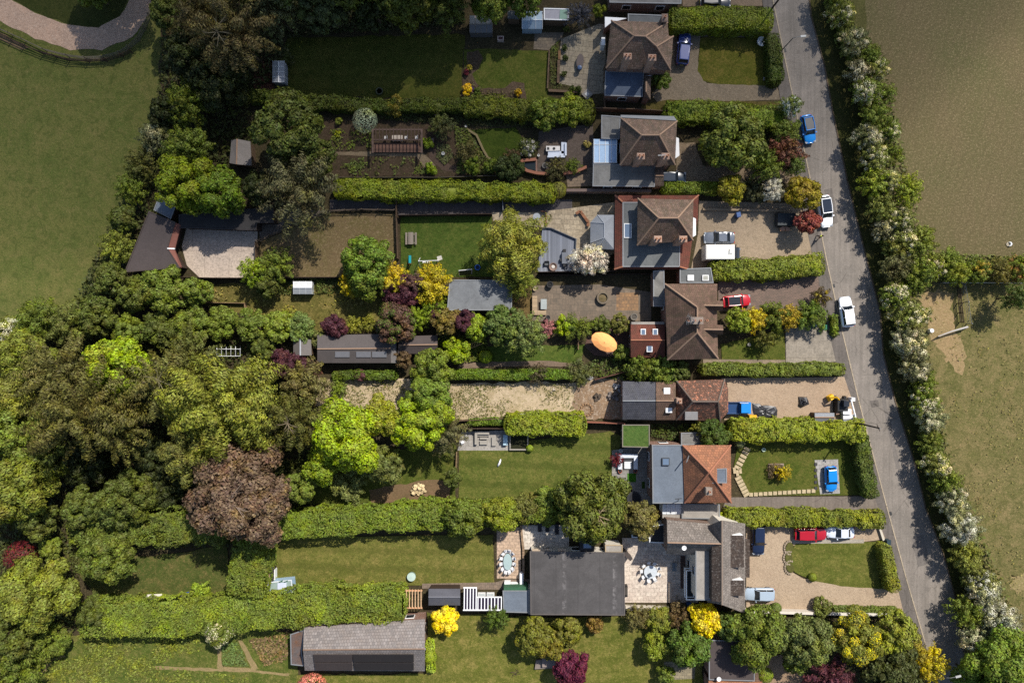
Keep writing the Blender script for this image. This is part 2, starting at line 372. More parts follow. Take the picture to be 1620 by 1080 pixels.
def crown_points(style, R0, H0, leaf, rng):
    """Leaf places, facings and sizes of one crown of radius R0 and total height H0 standing at the origin."""
    low = {'round': 0.22, 'clump': 0.22, 'spray': 0.12, 'willow': 0.12, 'ball': 0.1, 'feather': 0.2, 'thuja': 0.05}[style]
    zb = H0 * low; rz = (H0 - zb) / 2; zc = zb + rz
    C = []; Nn = []; Sz = []; D = []; tips = []
    rl0 = {'round': 0.235, 'clump': 0.29, 'spray': 0.19, 'willow': 0.22, 'ball': 0.5, 'feather': 0.19, 'thuja': 0.28}[style] * R0
    nl = {'round': 40, 'clump': 26, 'spray': 54, 'willow': 48, 'ball': 1, 'feather': 48, 'thuja': 24}[style]
    if R0 < 1.0: nl = max(1, nl // 3); rl0 *= 1.5
    elif R0 < 1.7: nl = max(1, nl // 2); rl0 *= 1.2
    ga = math.pi * (3 - math.sqrt(5)); ph = rng.uniform(0, 6.28)
    wob = [rng.uniform(0.86, 1.1) if style == 'round' else rng.uniform(0.74, 1.15) for _ in range(9)]
    for i in range(nl):
        if style == 'ball':
            c = np.array([0, 0, zc]); rl = np.array([R0, R0, rz]); out = np.array([0, 0, 1.0])
        else:
            t = 1 - 1.35 * (i + 0.5) / nl; a = ph + ga * i + rng.uniform(-0.35, 0.35)
            t = min(0.98, t + rng.uniform(-0.1, 0.1)); q = math.sqrt(max(0, 1 - t * t)); k = rng.uniform(0.62, 0.9)
            wv = wob[int((a % 6.283) / 6.284 * 9)]
            out = np.array([q * math.cos(a), q * math.sin(a), t])
            if style == 'thuja': k *= 0.9
            c = np.array([out[0] * R0 * k * wv, out[1] * R0 * k * wv, zc + out[2] * rz * k])
            rl = np.ones(3) * rl0 * rng.uniform(0.6, 1.3) * np.array([1, 1, 0.75])
        area = 4 * math.pi * (rl[0] * rl[1] * rl[2]) ** (2 / 3)
        dens = {'round': 1.5, 'clump': 1.5, 'spray': 1.2, 'willow': 1.4, 'ball': 2.2, 'feather': 1.3, 'thuja': 1.7}[style]
        n = int(min(2200, max(14, dens * area / (leaf * leaf * 1.1))))
        d = sphere_dirs(n, rng, -0.55 if style != 'ball' else -0.8); rr = rng.uniform(0.45, 1.0, n) ** 0.5
        if style == 'ball': rr = rng.uniform(0.93, 1.0, n)
        rr = rr * (1 + (0.03 if style == 'ball' else 0.18) * np.sin(7 * d[:, 0] + i) * np.cos(6 * d[:, 1]))
        p = d * rl * rr[:, None]
        if style in ('spray', 'feather', 'willow'):
            # stretch the clump outward along its branch, tips hanging a little
            o2 = unit(np.array([out[0], out[1], out[2] * 0.45 + 0.06])); el = {'spray': 1.0, 'feather': 1.6, 'willow': 0.9}[style]
            along = p @ o2; p = p + np.outer(along, o2) * el - (p - np.outer(along, o2)) * (0.35 if style == 'feather' else 0.2)
            if style == 'willow': p[:, 2] -= np.maximum(0, along) * 0.9
            else: p[:, 2] -= np.maximum(0, along) ** 2 / (rl0 * 3) * 0.3
            D.append(np.tile(np.cross(o2, [0, 0, 1.0]) + 1e-3, (n, 1)))
        else: D.append(rng.normal(size=(n, 3)))
        jit = {'ball': 0.25, 'thuja': 0.5}.get(style, 0.75)
        C.append(c + p); Nn.append(unit(d * np.array([1, 1, 1.15])) + rng.normal(size=(n, 3)) * jit * 0.5)
        Sz.append(leaf * rng.uniform(0.4, 1.35, n)); tips.append((c, rl))
    # inner foliage that stops the light
    m = int(40 + 16 * R0 * R0); d = sphere_dirs(m, rng, -0.7) * rng.uniform(0.1, 0.62, m)[:, None] ** 0.6
    if style != 'ball':
        C.append(d * np.array([R0 * 0.72, R0 * 0.72, rz * 0.8]) + np.array([0, 0, zc])); Nn.append(rng.normal(size=(m, 3)) + np.array([0, 0, 0.5]))
        Sz.append(np.full(m, leaf * 1.7)); D.append(rng.normal(size=(m, 3)))
    C = np.concatenate(C); C[:, 2] = np.maximum(C[:, 2], 0.08)
    return C, np.concatenate(Nn), np.concatenate(Sz), np.concatenate(D), tips, (zb, zc, rz)
BINS = [0.45, 0.8, 1.3, 2.0, 3.0, 4.4, 6.2, 8.4]
LEAFS = [0.08, 0.095, 0.11, 0.13, 0.15, 0.172, 0.196, 0.22]
_proto = {}
def proto(style, b, var, ratio):
    key = (style, b, var, ratio)
    if key in _proto: return _proto[key]
    rng = np.random.default_rng(abs(hash((len(style), ord(style[0]), ord(style[1]), b, var, int(ratio * 10)))) % (2 ** 31))
    R0 = BINS[b]; H0 = R0 * ratio; lf = LEAFS[b] * (0.72 if style == 'ball' else 1.0)
    asp = {'feather': 0.34, 'spray': 0.42, 'willow': 0.32}.get(style, 0.62)
    C, N, Z, D, tips, (zb, zc, rz) = crown_points(style, R0, H0, lf, rng)
    me = leaf_mesh('crown', C, N, Z, asp, rng, direct=D)
    # trunk and limbs
    mb = MB(); tr = max(0.03, R0 * 0.055)
    lean = Vector((rng.uniform(-0.06, 0.06) * R0, rng.uniform(-0.06, 0.06) * R0, 0))
    top = Vector((0, 0, zc + rz * 0.45)) + lean
    fork = Vector((0, 0, zb + (zc - zb) * 0.35)) + lean * 0.5
    mb.tube([(0, 0, -0.05), (0, 0, 0.15), fork, top], [tr * 1.5, tr, tr * 0.8, tr * 0.22], 7)
    if R0 > 1.5 and style != 'ball':
        for c, rl in tips[::3]:
            e = Vector(c) + (Vector(c) - Vector((0, 0, zc))) * 0.12
            mid = fork.lerp(e, 0.5) + Vector((0, 0, -0.06 * R0)); mb.tube([fork, mid, e], [tr * 0.45, tr * 0.28, tr * 0.08], 5)
    tme = bpy.data.meshes.new('trunk'); tme.from_pydata([tuple(v) for v in mb.v], [], mb.f); tme.materials.append(BARK)
    # blossom or second-colour growth on the outer shell of some clumps
    bc, bn = [], []
    for i, (c, rl) in enumerate(tips):
        if rng.uniform() < 0.5: continue
        n = int(max(8, 70 * R0 ** 0.7)); d = sphere_dirs(n, rng, -0.1)
        bc.append(c + d * rl * rng.uniform(0.95, 1.22, n)[:, None]); bn.append(d + rng.normal(size=(n, 3)) * 0.35)
    bme = None
    if bc:
        bc = np.concatenate(bc); bme = leaf_mesh('blossom', bc, np.concatenate(bn), rng.uniform(0.5, 1.0, len(bc)) * lf * 0.62, 0.7, rng)
    _proto[key] = (me, tme, bme, R0, H0)
    return _proto[key]
_tv = [0]
def tree(px, py, rpx, ht, col, label, style='round', name='tree', cat='tree', group=None, col2=None, part2='blossom', squash=1.0):
    """One tree or shrub: its crown's centre and radius as mapped, total height in metres."""
    _tv[0] += 1; rg = random.Random(_tv[0] * 31)
    zc = ht * 0.62; r = rpx / S * (HC - zc) / HC; pos = P(px, py, zc); pos.z = 0
    b = min(range(len(BINS)), key=lambda i: abs(math.log(BINS[i] / r)))
    ratio = min((1.3, 1.8, 2.4, 3.2), key=lambda q: abs(math.log(q / (ht / r))))
    me, tme, bme, R0, H0 = proto(style, b, _tv[0] % 3, ratio)
    sc = (r / R0, r / R0 * squash, ht / H0); rz = rg.uniform(0, 6.28)
    root = thing(name, label, cat, pos, 0 if squash != 1.0 else rz, group)
    c = bpy.data.objects.new('crown', me); COL.objects.link(c); c.parent = root; c.scale = sc; v = rg.uniform(0.9, 1.1); col = leafy(col); c.color = (col[0] * v, col[1] * v, col[2] * v, 1)
    t = bpy.data.objects.new('trunk', tme); COL.objects.link(t); t.parent = root; t.scale = sc
    if col2 is not None and bme is not None:
        q = bpy.data.objects.new(part2, bme); COL.objects.link(q); q.parent = root; q.scale = sc; q.color = col2
    return root
def twigs(root, r, z, n, col, spread=1.0, dx=0.0, dy=0.0, seed=1):
    """Bare pale branches showing through the top of a crown."""
    rg = random.Random(seed); mb = MB(); c = Vector((dx, dy, z - r * 0.25))
    for i in range(n):
        a = i * 2.4 + rg.uniform(-.4, .4); L = r * spread * rg.uniform(.25, 1.0); e = c + Vector((math.cos(a) * L, math.sin(a) * L, r * .3 + rg.uniform(-.3, .1) * r)); m_ = c.lerp(e, .5) + Vector((rg.uniform(-.1, .1) * r, rg.uniform(-.1, .1) * r, r * .06))
        mb.tube([c, m_, e], [.07, .045, .02], 5)
        for k in range(2): b_ = a + rg.uniform(-.8, .8); mb.tube([m_, m_ + Vector((math.cos(b_) * L * .45, math.sin(b_) * L * .45, r * .12))], [.03, .012], 4)
    o = mb.build('bare_branch', plain(col, .9, .1), root, rel=False); o.rotation_euler = (0, 0, -root.rotation_euler.z); return o
def shrub(px, py, rpx, ht, col, label, style='clump', name='shrub', cat='shrub', group=None, **k):
    return tree(px, py, rpx, ht, col, label, style, name, cat, group, **k)

def hedge(path, wpx, ht, col, label, leaf=0.12, lump=0.2, name='hedge', dens=1.0, seed=3, col2=None, part2='new_growth', rough=0.7):
    """A hedge along a mapped line (given at its top): leaves over top and sides, a solid core added within to block light."""
    rng = np.random.default_rng(seed + int(path[0][0])); q = [P(p[0], p[1], ht * 0.9) for p in path]; k = (HC - ht) / HC; w = wpx / S * k
    pts = np.array([[p.x, p.y] for p in q]); org = pts[0].copy(); C = []; N = []; cv = []; cf = []
    ends = len(pts) - 1
    for i in range(ends):
        a, b = pts[i] - org, pts[i + 1] - org; L = np.linalg.norm(b - a); d = (b - a) / L; n = np.array([-d[1], d[0]])
        per = w + 2 * ht; m = int(dens * 1.35 * L * per / (leaf * leaf))
        t = rng.uniform(-0.01 if i else -0.0, 1, m); s = rng.uniform(0, per, m)
        lm = lump * 1.6 * (vnoise(t * L * 0.8 + i * 50, s * 0.8, seed) + 0.7 * vnoise(t * L * 2.1 + i * 70, s * 2.1, seed + 5))
        off = lm + rng.uniform(-0.22, 0.1, m) * rough
        ww = w / 2 * (1 + 0.13 * vnoise(t * L * 0.5 + i * 31, t * 0 + seed, seed))
        side = np.where(s < ht, -1, np.where(s > ht + w, 1, 0))
        x = np.where(side == 0, (s - ht) / w * 2 * ww - ww, side * (ww + off * 0.7)); z = np.where(s < ht, s, np.where(s > ht + w, per - s, ht + off))
        edge = np.clip((np.abs(x) / ww - 0.75) / 0.25, 0, 1); z = np.where(side == 0, z - edge ** 2 * 0.22 * ht ** 0.5 * 0.6, z)
        p = np.stack([a[0] + d[0] * t * L + n[0] * x, a[1] + d[1] * t * L + n[1] * x, np.maximum(z, 0.05)], 1)
        nn = np.stack([n[0] * side * 1.0, n[1] * side * 1.0, np.where(side == 0, 1.0, 0.35)], 1) + rng.normal(size=(m, 3)) * 0.5
        C.append(p); N.append(nn)
        hw = w / 2 * 0.8; o = len(cv)  # plain box core, added unseen inside the leaves to stop light
        for tt in (0.25 / max(L, 0.6), 1 - 0.25 / max(L, 0.6)):
            for xx, zz in ((-hw, 0), (hw, 0), (hw, ht * 0.86), (-hw, ht * 0.86)):
                cv.append((a[0] + d[0] * L * tt + n[0] * xx, a[1] + d[1] * L * tt + n[1] * xx, zz))
        for f in ((3, 2, 1, 0), (4, 5, 6, 7), (0, 1, 5, 4), (1, 2, 6, 5), (2, 3, 7, 6), (3, 0, 4, 7)): cf.append([o + j for j in f])
    for j, e in ((0, -1), (ends, 1)):                                   # rounded ends and corners
        for jj in ([j] if True else []):
            m = int(dens * 1.2 * (w * ht) / (leaf * leaf)); a = pts[jj] - org; d = (pts[1] - pts[0]) if j == 0 else (pts[-1] - pts[-2]); d = d / np.linalg.norm(d) * e; n = np.array([-d[1], d[0]])
            x = rng.uniform(-1, 1, m); z = rng.uniform(0.02, 1, m); o = (1 - x ** 2) * 0.3 * w ** 0.5 * (1 - 0.5 * z ** 3) + rng.uniform(-0.15, 0.1, m)
            C.append(np.stack([a[0] + d[0] * o + n[0] * x * w / 2, a[1] + d[1] * o + n[1] * x * w / 2, z * ht], 1)); N.append(np.stack([np.full(m, d[0]), np.full(m, d[1]), np.full(m, 0.4)], 1) + rng.normal(size=(m, 3)) * 0.5)
    for j in range(1, ends):
        m = int(dens * 1.3 * (w * w + w * ht * 2) / (leaf * leaf)); a = pts[j] - org; an = rng.uniform(0, 6.283, m); rr = np.sqrt(rng.uniform(0, 1, m)); top = rng.uniform(0, 1, m) < 0.4
        rr = np.where(top, rr, 1.0); C.append(np.stack([a[0] + np.cos(an) * rr * w / 2, a[1] + np.sin(an) * rr * w / 2, np.where(top, ht, rng.uniform(0.05, ht, m)) + rng.uniform(-0.2, 0.1, m)], 1)); C[-1][:, 2] = np.maximum(C[-1][:, 2], 0.05)
        N.append(np.stack([np.cos(an) * ~top, np.sin(an) * ~top, top * 1.0 + 0.3], 1) + rng.normal(size=(m, 3)) * 0.5)
    C = np.concatenate(C); N = np.concatenate(N)
    me = leaf_mesh(name, C, N, rng.uniform(0.55, 1.3, len(C)) * leaf, 0.62, rng, (cv, cf))
    o = bpy.data.objects.new(name, me); COL.objects.link(o); o.location = (org[0], org[1], 0); o.color = leafy(col)
    tag(o, label, 'hedge')
    if col2 is not None:
        sel = (N[:, 2] > 0.4) & (np.sin(C[:, 0] * 0.9 + seed) + np.sin(C[:, 1] * 1.1 + C[:, 0] * 0.37) + rng.normal(size=len(C)) * 0.5 > 0.7)
        m2 = leaf_mesh(part2, C[sel] + [0, 0, 0.06], N[sel] + [0, 0, 0.6], rng.uniform(0.5, 1.0, sel.sum()) * leaf, 0.62, rng)
        q = bpy.data.objects.new(part2, m2); COL.objects.link(q); q.parent = o; q.color = col2
    return o

def inside(x, y, poly):
    c = np.zeros(len(x), bool); n = len(poly)
    for i in range(n):
        x0, y0 = poly[i][:2]; x1, y1 = poly[(i + 1) % n][:2]
        if y0 == y1: continue
        m = ((y0 > y) != (y1 > y)) & (x < (x1 - x0) * (y - y0) / (y1 - y0) + x0); c ^= m
    return c
def cover(name, label, poly, col, n, leaf=0.16, hmax=0.5, seed=1, clump=0.0, upright=0.5, asp=0.5):
    """Uncountable low growth over a mapped area: one object."""
    rng = np.random.default_rng(seed); xs = [p[0] for p in poly]; ys = [p[1] for p in poly]
    x = rng.uniform(min(xs), max(xs), n * 3); y = rng.uniform(min(ys), max(ys), n * 3); k = inside(x, y, poly); x, y = x[k][:n], y[k][:n]
    if clump:
        f = vnoise(x / 38, y / 30, seed) + 0.8 * vnoise(x / 13, y / 12, seed + 3) + 0.6 * vnoise(x / 5, y / 5, seed + 7); k = f + rng.normal(size=len(x)) * 0.4 > clump; x, y = x[k], y[k]
    hh = hmax * (0.35 + 0.65 * np.abs(vnoise(x / 9, y / 9, seed + 11))) * rng.uniform(0.2, 1.0, len(x))
    X = (x - 810) / S; Y = (540 - y) / S; ox, oy = X.mean(), Y.mean()
    C = np.stack([X - ox, Y - oy, hh + 0.1], 1); N = rng.normal(size=(len(x), 3)) * upright + np.array([0, 0, 1.0])
    me = leaf_mesh(name, C, N, rng.uniform(0.5, 1.4, len(x)) * leaf, asp, rng)
    o = bpy.data.objects.new(name, me); COL.objects.link(o); o.location = (ox, oy, 0.05); o.color = leafy(col)
    return tag(o, label, None, None, 'stuff')
# ------------------------------------------------------------------ the ground
SOIL = earth(rgb(62, 54, 40), rgb(74, 66, 46), rgb(50, 50, 28), rgb(110, 98, 72), 0.4)
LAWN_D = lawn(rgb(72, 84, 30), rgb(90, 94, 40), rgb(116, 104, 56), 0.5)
LAWN_G = lawn(rgb(66, 86, 32), rgb(84, 98, 40), rgb(112, 108, 56), 0.4)
LAWN_P = lawn(rgb(94, 97, 42), rgb(110, 109, 52), rgb(144, 126, 74), 0.6, 0.4, 0.03, 1.3)
LAWN_S = lawn(rgb(82, 93, 38), rgb(100, 103, 48), rgb(132, 118, 68), 0.55, 0.45, 0.05, 1.5)
ground('ground', 'wide grassy earth reaching to the horizon', [(-9000, -9000), (9000, -9000), (9000, 9000), (-9000, 9000)], earth(rgb(76, 74, 42), rgb(88, 86, 48), rgb(66, 70, 34), rgb(120, 108, 70), 0.5))
ground('meadow', 'green meadow on the far side of the garden trees', wob([(-900, -800), (260, -800), (262, 120), (215, 260), (190, 360), (150, 480), (60, 545), (-900, 640)], 3, 14, 2),
       lawn(rgb(84, 93, 44), rgb(102, 101, 54), rgb(120, 108, 67), 0.6))
ground('crop_field', 'brown stubble field strewn with pale flecks beyond the road hedge', wob([(1335, -700), (2600, -700), (2600, 432), (1470, 415), (1400, 300), (1375, 150)], 3, 20, 3),
       earth(rgb(99, 88, 62), rgb(88, 85, 54), rgb(110, 96, 70), rgb(142, 126, 96), 0.55, 1.2, 0.07, 0.48, 0.75, 5.5, 0.16))
ground('pasture', 'dry patchy pasture below the wire fence', wob([(1440, 440), (2600, 452), (2600, 2000), (1650, 2000), (1540, 960), (1470, 700), (1440, 560)], 3, 20, 4),
       lawn(rgb(98, 97, 54), rgb(118, 108, 70), rgb(148, 126, 90), 0.7))
ground('bare_soil', 'trodden sandy earth by the pasture gate', wob([(1448, 462), (1505, 460), (1508, 500), (1514, 526), (1530, 552), (1520, 590), (1500, 570), (1480, 540), (1462, 500)], 5, 6, 5), earth(rgb(150, 126, 92), rgb(138, 120, 84), rgb(118, 110, 66), rgb(176, 154, 118), 0.5))
ground('bare_soil', 'worn earth strip in the pasture beside white blossom', wob([(1596, 912), (1640, 900), (1650, 944), (1606, 936)], 5, 4, 6), earth(rgb(150, 126, 92), rgb(128, 118, 78), rgb(112, 108, 60), rgb(176, 154, 118), 0.5))
ground('garden_soil', 'dark earth under the back gardens and the wood', wob([(262, -300), (1280, -300), (1250, 0), (1300, 300), (1390, 800), (1480, 1100), (1500, 1180), (-400, 1180), (-400, 560), (70, 540), (160, 470), (205, 330), (250, 180)], 4, 20, 7), SOIL)
# road
KERB = [(1190, -300), (1223, 5), (1252, 145), (1278, 268), (1309, 421), (1332, 525), (1358, 634), (1402, 800), (1433, 914), (1464, 1020), (1490, 1090), (1570, 1300)]
EDGE = [(1250, -300), (1283, 26), (1304, 104), (1317, 176), (1340, 285), (1361, 371), (1392, 493), (1397, 559), (1415, 631), (1449, 740), (1464, 803), (1493, 878), (1511, 945), (1526, 1033), (1545, 1090), (1620, 1300)]
PAVE = [(1600, 1300), (1470, 1090), (1440, 1020), (1420, 930), (1385, 810), (1336, 634), (1306, 505), (1294, 440), (1284, 400), (1256, 268), (1232, 145), (1206, 5), (1170, -300)]
ROADROT = R(13)
ground('verge', 'rough grass verge between the road and the hawthorn hedge', wob(EDGE + [(1690, 1300), (1610, 1090), (1560, 900), (1500, 740), (1470, 600), (1440, 480), (1420, 380), (1395, 250), (1370, 120), (1340, 0), (1300, -300)], 2, 10, 8), lawn(rgb(62, 66, 30), rgb(76, 72, 40), rgb(96, 84, 56), 0.5))
ground('road', 'worn grey tarmac lane running past the front gardens', KERB + EDGE[::-1], tarmac(rgb(120, 113, 105), rgb(140, 131, 122), ROADROT))
ground('pavement', 'dark tarmac footway along the front hedges', [(p[0] - 1.2, p[1]) for p in KERB] + PAVE, tarmac(rgb(98, 92, 86), rgb(116, 108, 102), ROADROT), 0.09)
for lab, pts, c in (('darker tarmac repair patch on the lane opposite the gravel parking area', [(1303, 300), (1316, 298), (1326, 352), (1313, 356)], 104), ('long grey trench repair along the middle of the lane', [(1388, 600), (1394, 600), (1424, 740), (1418, 742)], 112), ('dark tarmac repair patch on the lower lane', [(1442, 850), (1460, 846), (1472, 890), (1452, 896)], 108), ('small square repair in the lane by the work yard', [(1376, 634), (1388, 632), (1391, 642), (1379, 645)], 100)):
    ground('road_patch', lab, wob(pts, 0.4, 8, c), tarmac(rgb(c, c - 6, c - 12), rgb(c + 10, c + 3, c - 3), ROADROT, 0.8))
for x, y in ((1241, 80), (1318, 452), (1408, 812)): g_ = tag(MB().box(P(x, y, .06), (.5, .5, .08), ROADROT).build('drain_cover', plain((.03, .03, .03, 1), .6)), ('upper', 'middle', 'lower')[(x > 1250) + (x > 1400)] + ' iron drain grating set against the lane kerb', 'drain cover')
def strip(name, label, path, w, h, m):
    mb = MB()
    for a, b in zip(path, path[1:]):
        A, B = P(*a), P(*b); d = (B - A); L = d.length; mb.box(((A.x + B.x) / 2, (A.y + B.y) / 2, h / 2), (L + w * 0.3, w, h), math.atan2(d.y, d.x))
    return tag(mb.build(name, m), label, None, None, 'structure')
strip('kerb', 'pale kerbstones along the near side of the lane', KERB, 0.16, 0.15, earth(rgb(176, 160, 138), rgb(160, 148, 128), rgb(130, 120, 102)))
strip('kerb', 'dull earthy edging along the hedge side of the lane', EDGE, 0.18, 0.1, earth(rgb(108, 92, 76), rgb(92, 82, 66), rgb(70, 62, 44)))
# track at the top left
ground('track', 'stony farm track curving round the grass island', wob([(-200, -60), (-60, -20), (0, 35), (55, 61), (111, 79), (161, 79), (208, 60), (236, 25), (249, -10), (270, -120), (225, -120), (206, 0), (189, 28), (155, 44), (111, 41), (55, 22), (22, 3), (-40, -60)], 1.5, 12, 9),
       earth(rgb(180, 150, 128), rgb(164, 140, 122), rgb(136, 114, 98), rgb(194, 172, 152), 0.5))
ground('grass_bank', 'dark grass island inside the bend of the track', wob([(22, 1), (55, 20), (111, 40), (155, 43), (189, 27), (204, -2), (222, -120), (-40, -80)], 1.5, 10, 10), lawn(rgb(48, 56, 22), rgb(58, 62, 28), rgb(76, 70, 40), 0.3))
ground('bare_soil', 'reddish worn earth beside the track fence', wob([(0, 52), (30, 66), (48, 74), (40, 80), (15, 72), (0, 64)], 2, 8, 11), earth(rgb(128, 104, 80), rgb(112, 96, 70), rgb(96, 88, 56)))
# gardens, from the top of the picture down
ground('lawn', 'long dim lawn behind the top house', wob([(455, 60), (735, 55), (732, 100), (730, 158), (455, 150), (440, 110)], 2, 12, 12), lawn(rgb(68, 76, 28), rgb(84, 84, 36), rgb(106, 94, 48), 0.5, 0.2, 0.05))
ground('lawn', 'small lawn inside the curved flower border', wob([(735, 78), (868, 80), (866, 150), (900, 162), (835, 165), (735, 160)], 1.5, 10, 13), LAWN_D)
ground('soil_bed', 'curved flower border of bare brown soil', wob([(740, 82), (757, 80), (764, 92), (758, 108), (748, 118), (752, 132), (764, 140), (800, 140), (812, 130), (828, 132), (833, 158), (728, 154), (735, 120)], 1.5, 8, 14), earth(rgb(92, 76, 62), rgb(80, 66, 52), rgb(64, 58, 36), rgb(130, 112, 92), 0.4))
ground('soil_bed', 'red earth patch beside the small greenhouse', wob([(404, 98), (434, 98), (434, 144), (400, 144)], 1, 8, 15), earth(rgb(112, 74, 60), rgb(98, 66, 54), rgb(80, 60, 46)))
ground('patio', 'crazy paved patio behind the top house', [(888, 62), (948, 38), (958, 40), (958, 148), (925, 150), (880, 132), (884, 90)], paving(rgb(160, 148, 126), rgb(144, 132, 114), rgb(84, 76, 60), 1.0, 0.8, 0.1, 0.25))
ground('path', 'short paved path between the sheds', [(846, 52), (892, 52), (888, 62), (868, 80), (844, 78)], paving(rgb(128, 114, 96), rgb(112, 100, 86), rgb(76, 68, 56), 0.6, 0.5))
ground('soil_bed', 'raised border edging the paved patio', wob([(868, 80), (884, 64), (882, 132), (920, 140), (918, 150), (872, 144)], 1, 8, 16), earth(rgb(78, 70, 48), rgb(70, 66, 40), rgb(56, 62, 30)))
ground('driveway', 'sandy gravel drive curving to the top house', [(1062, 24), (1115, 34), (1205, 38), (1205, 60), (1108, 58), (1104, 96), (1108, 118), (1118, 132), (1228, 136), (1238, 158), (1180, 160), (1040, 163), (1030, 150), (1060, 120), (1058, 60)], earth(rgb(128, 114, 96), rgb(116, 104, 88), rgb(100, 92, 76), rgb(150, 136, 116), 0.4))
ground('driveway', 'light gravel parking strip at the top edge', [(1076, -60), (1210, -60), (1206, 10), (1080, 11)], earth(rgb(130, 112, 94), rgb(116, 102, 86), rgb(100, 90, 76)))
ground('lawn', 'square front lawn with worn yellow patches', wob([(1108, 60), (1200, 60), (1222, 64), (1222, 136), (1128, 133), (1113, 128), (1104, 112)], 0.8, 9, 17), lawn(rgb(78, 82, 28), rgb(94, 92, 36), rgb(126, 106, 56), 0.7))
ground('lawn', 'thin grass strip beside the gravel drive', wob([(1015, 166), (1060, 158), (1235, 162), (1236, 172), (1060, 176), (1015, 178)], 1, 9, 18), lawn(rgb(84, 78, 40), rgb(98, 86, 48), rgb(112, 92, 60), 0.6))
ground('kitchen_garden', 'brown planted soil of the long kitchen garden', wob([(470, 185), (740, 195), (745, 280), (530, 280), (480, 260)], 2, 12, 19), earth(rgb(76, 62, 50), rgb(66, 56, 42), rgb(50, 52, 28), rgb(104, 90, 72), 0.4))
ground('path', 'pale gravel path along the brown deck', wob([(522, 240), (668, 241), (690, 262), (672, 266), (660, 248), (522, 246)], 0.8, 8, 20), earth(rgb(128, 112, 90), rgb(114, 100, 82), rgb(96, 86, 66)))
ground('path', 'brown earth path round the herb bed', wob([(680, 232), (694, 226), (700, 250), (712, 262), (724, 262), (722, 274), (700, 268), (678, 250)], 1.5, 6, 21), earth(rgb(92, 76, 66), rgb(82, 68, 58), rgb(70, 60, 48)))
ground('lawn', 'curved lawn beside the stone edging', wob([(742, 206), (815, 202), (828, 222), (818, 250), (790, 254), (768, 246), (758, 226)], 1, 9, 22), lawn(rgb(54, 70, 22), rgb(68, 80, 28), rgb(84, 84, 40), 0.25))
ground('patio', 'grey brown tarmac terrace behind the second house', wob([(852, 208), (938, 196), (940, 270), (905, 276), (850, 272)], 0.5, 14, 23), earth(rgb(100, 88, 80), rgb(90, 80, 72), rgb(76, 68, 58), rgb(120, 108, 96), 0.3, 1.0, 0.2))
ground('path', 'tan flagstones below the brick wall', [(895, 276), (938, 264), (938, 294), (898, 296)], paving(rgb(146, 126, 104), rgb(132, 114, 96), rgb(96, 84, 70), 0.8, 0.5))
ground('driveway', 'pale stony drive beside the second house', wob([(1072, 225), (1100, 225), (1112, 262), (1230, 262), (1262, 278), (1260, 290), (1120, 288), (1068, 290)], 1.5, 10, 24), earth(rgb(136, 118, 96), rgb(120, 104, 84), rgb(92, 80, 64), rgb(158, 142, 118), 0.5))
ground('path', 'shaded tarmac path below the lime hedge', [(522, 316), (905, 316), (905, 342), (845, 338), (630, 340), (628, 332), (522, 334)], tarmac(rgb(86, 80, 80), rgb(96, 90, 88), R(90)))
ground('patio', 'cream stone patio round the grey summerhouse', [(778, 336), (845, 336), (900, 330), (972, 320), (972, 400), (930, 430), (850, 430), (858, 360), (780, 350)], paving(rgb(196, 178, 150), rgb(162, 146, 122), rgb(128, 114, 94), 0.9, 0.7, 0.05, 0.25))
ground('yard', 'pale concrete yard in front of the dark stable', [(296, 358), (408, 362), (406, 440), (318, 441), (296, 420), (288, 390)], paving(rgb(202, 184, 166), rgb(192, 174, 158), rgb(150, 134, 120), 3.6, 4.4, 0.0, 0.15))
ground('path', 'grey concrete path to the stable yard', [(440, 330), (528, 334), (470, 356), (412, 382), (410, 360)], earth(rgb(112, 102, 94), rgb(100, 92, 84), rgb(86, 78, 68)))
ground('paddock', 'bare fenced paddock of brown trampled earth', wob([(412, 382), (470, 358), (522, 338), (628, 338), (630, 412), (600, 440), (412, 441)], 0.8, 12, 25), earth(rgb(112, 95, 68), rgb(98, 90, 54), rgb(110, 90, 68), rgb(142, 124, 94), 0.6))
ground('lawn', 'bright play lawn with the swing set', wob([(634, 342), (778, 342), (782, 438), (634, 438)], 0.6, 12, 26), LAWN_G)
ground('deck', 'pale grey composite deck beside the willow', [(858, 362), (872, 362), (912, 378), (910, 410), (908, 430), (850, 430)], planks(rgb(132, 136, 146), 0.28, R(90)), 0.25)
ground('driveway', 'wide tan gravel parking area with three vehicles', [(1106, 318), (1262, 322), (1284, 360), (1296, 404), (1180, 412), (1100, 430), (1092, 430), (1104, 370)], earth(rgb(156, 138, 116), rgb(144, 128, 108), rgb(130, 116, 96), rgb(172, 154, 132), 0.3))
ground('rough_grass', 'rough yellow grass behind the paddock shrubs', wob([(320, 450), (600, 446), (640, 470), (640, 520), (500, 530), (320, 480)], 3, 12, 27), lawn(rgb(88, 84, 40), rgb(104, 98, 50), rgb(136, 118, 70), 0.7))
ground('patio', 'weathered brown patio with the stone planter', [(842, 452), (948, 450), (1030, 462), (1030, 508), (842, 508)], paving(rgb(126, 110, 94), rgb(112, 98, 84), rgb(92, 82, 70), 0.9, 0.8, 0.03, 0.6, (0.06, 0.055, 0.045, 1), 1.1))
ground('patio', 'orange brown paved square set in the patio', [(975, 463), (1010, 463), (1010, 491), (975, 491)], paving(rgb(150, 116, 82), rgb(132, 102, 76), rgb(100, 82, 62), 0.5, 0.5))
ground('lawn', 'dry brown grass wedge beside the grey garage', wob([(812, 452), (842, 452), (842, 508), (805, 508)], 1, 8, 28), lawn(rgb(98, 82, 50), rgb(110, 92, 58), rgb(126, 104, 70), 0.5))
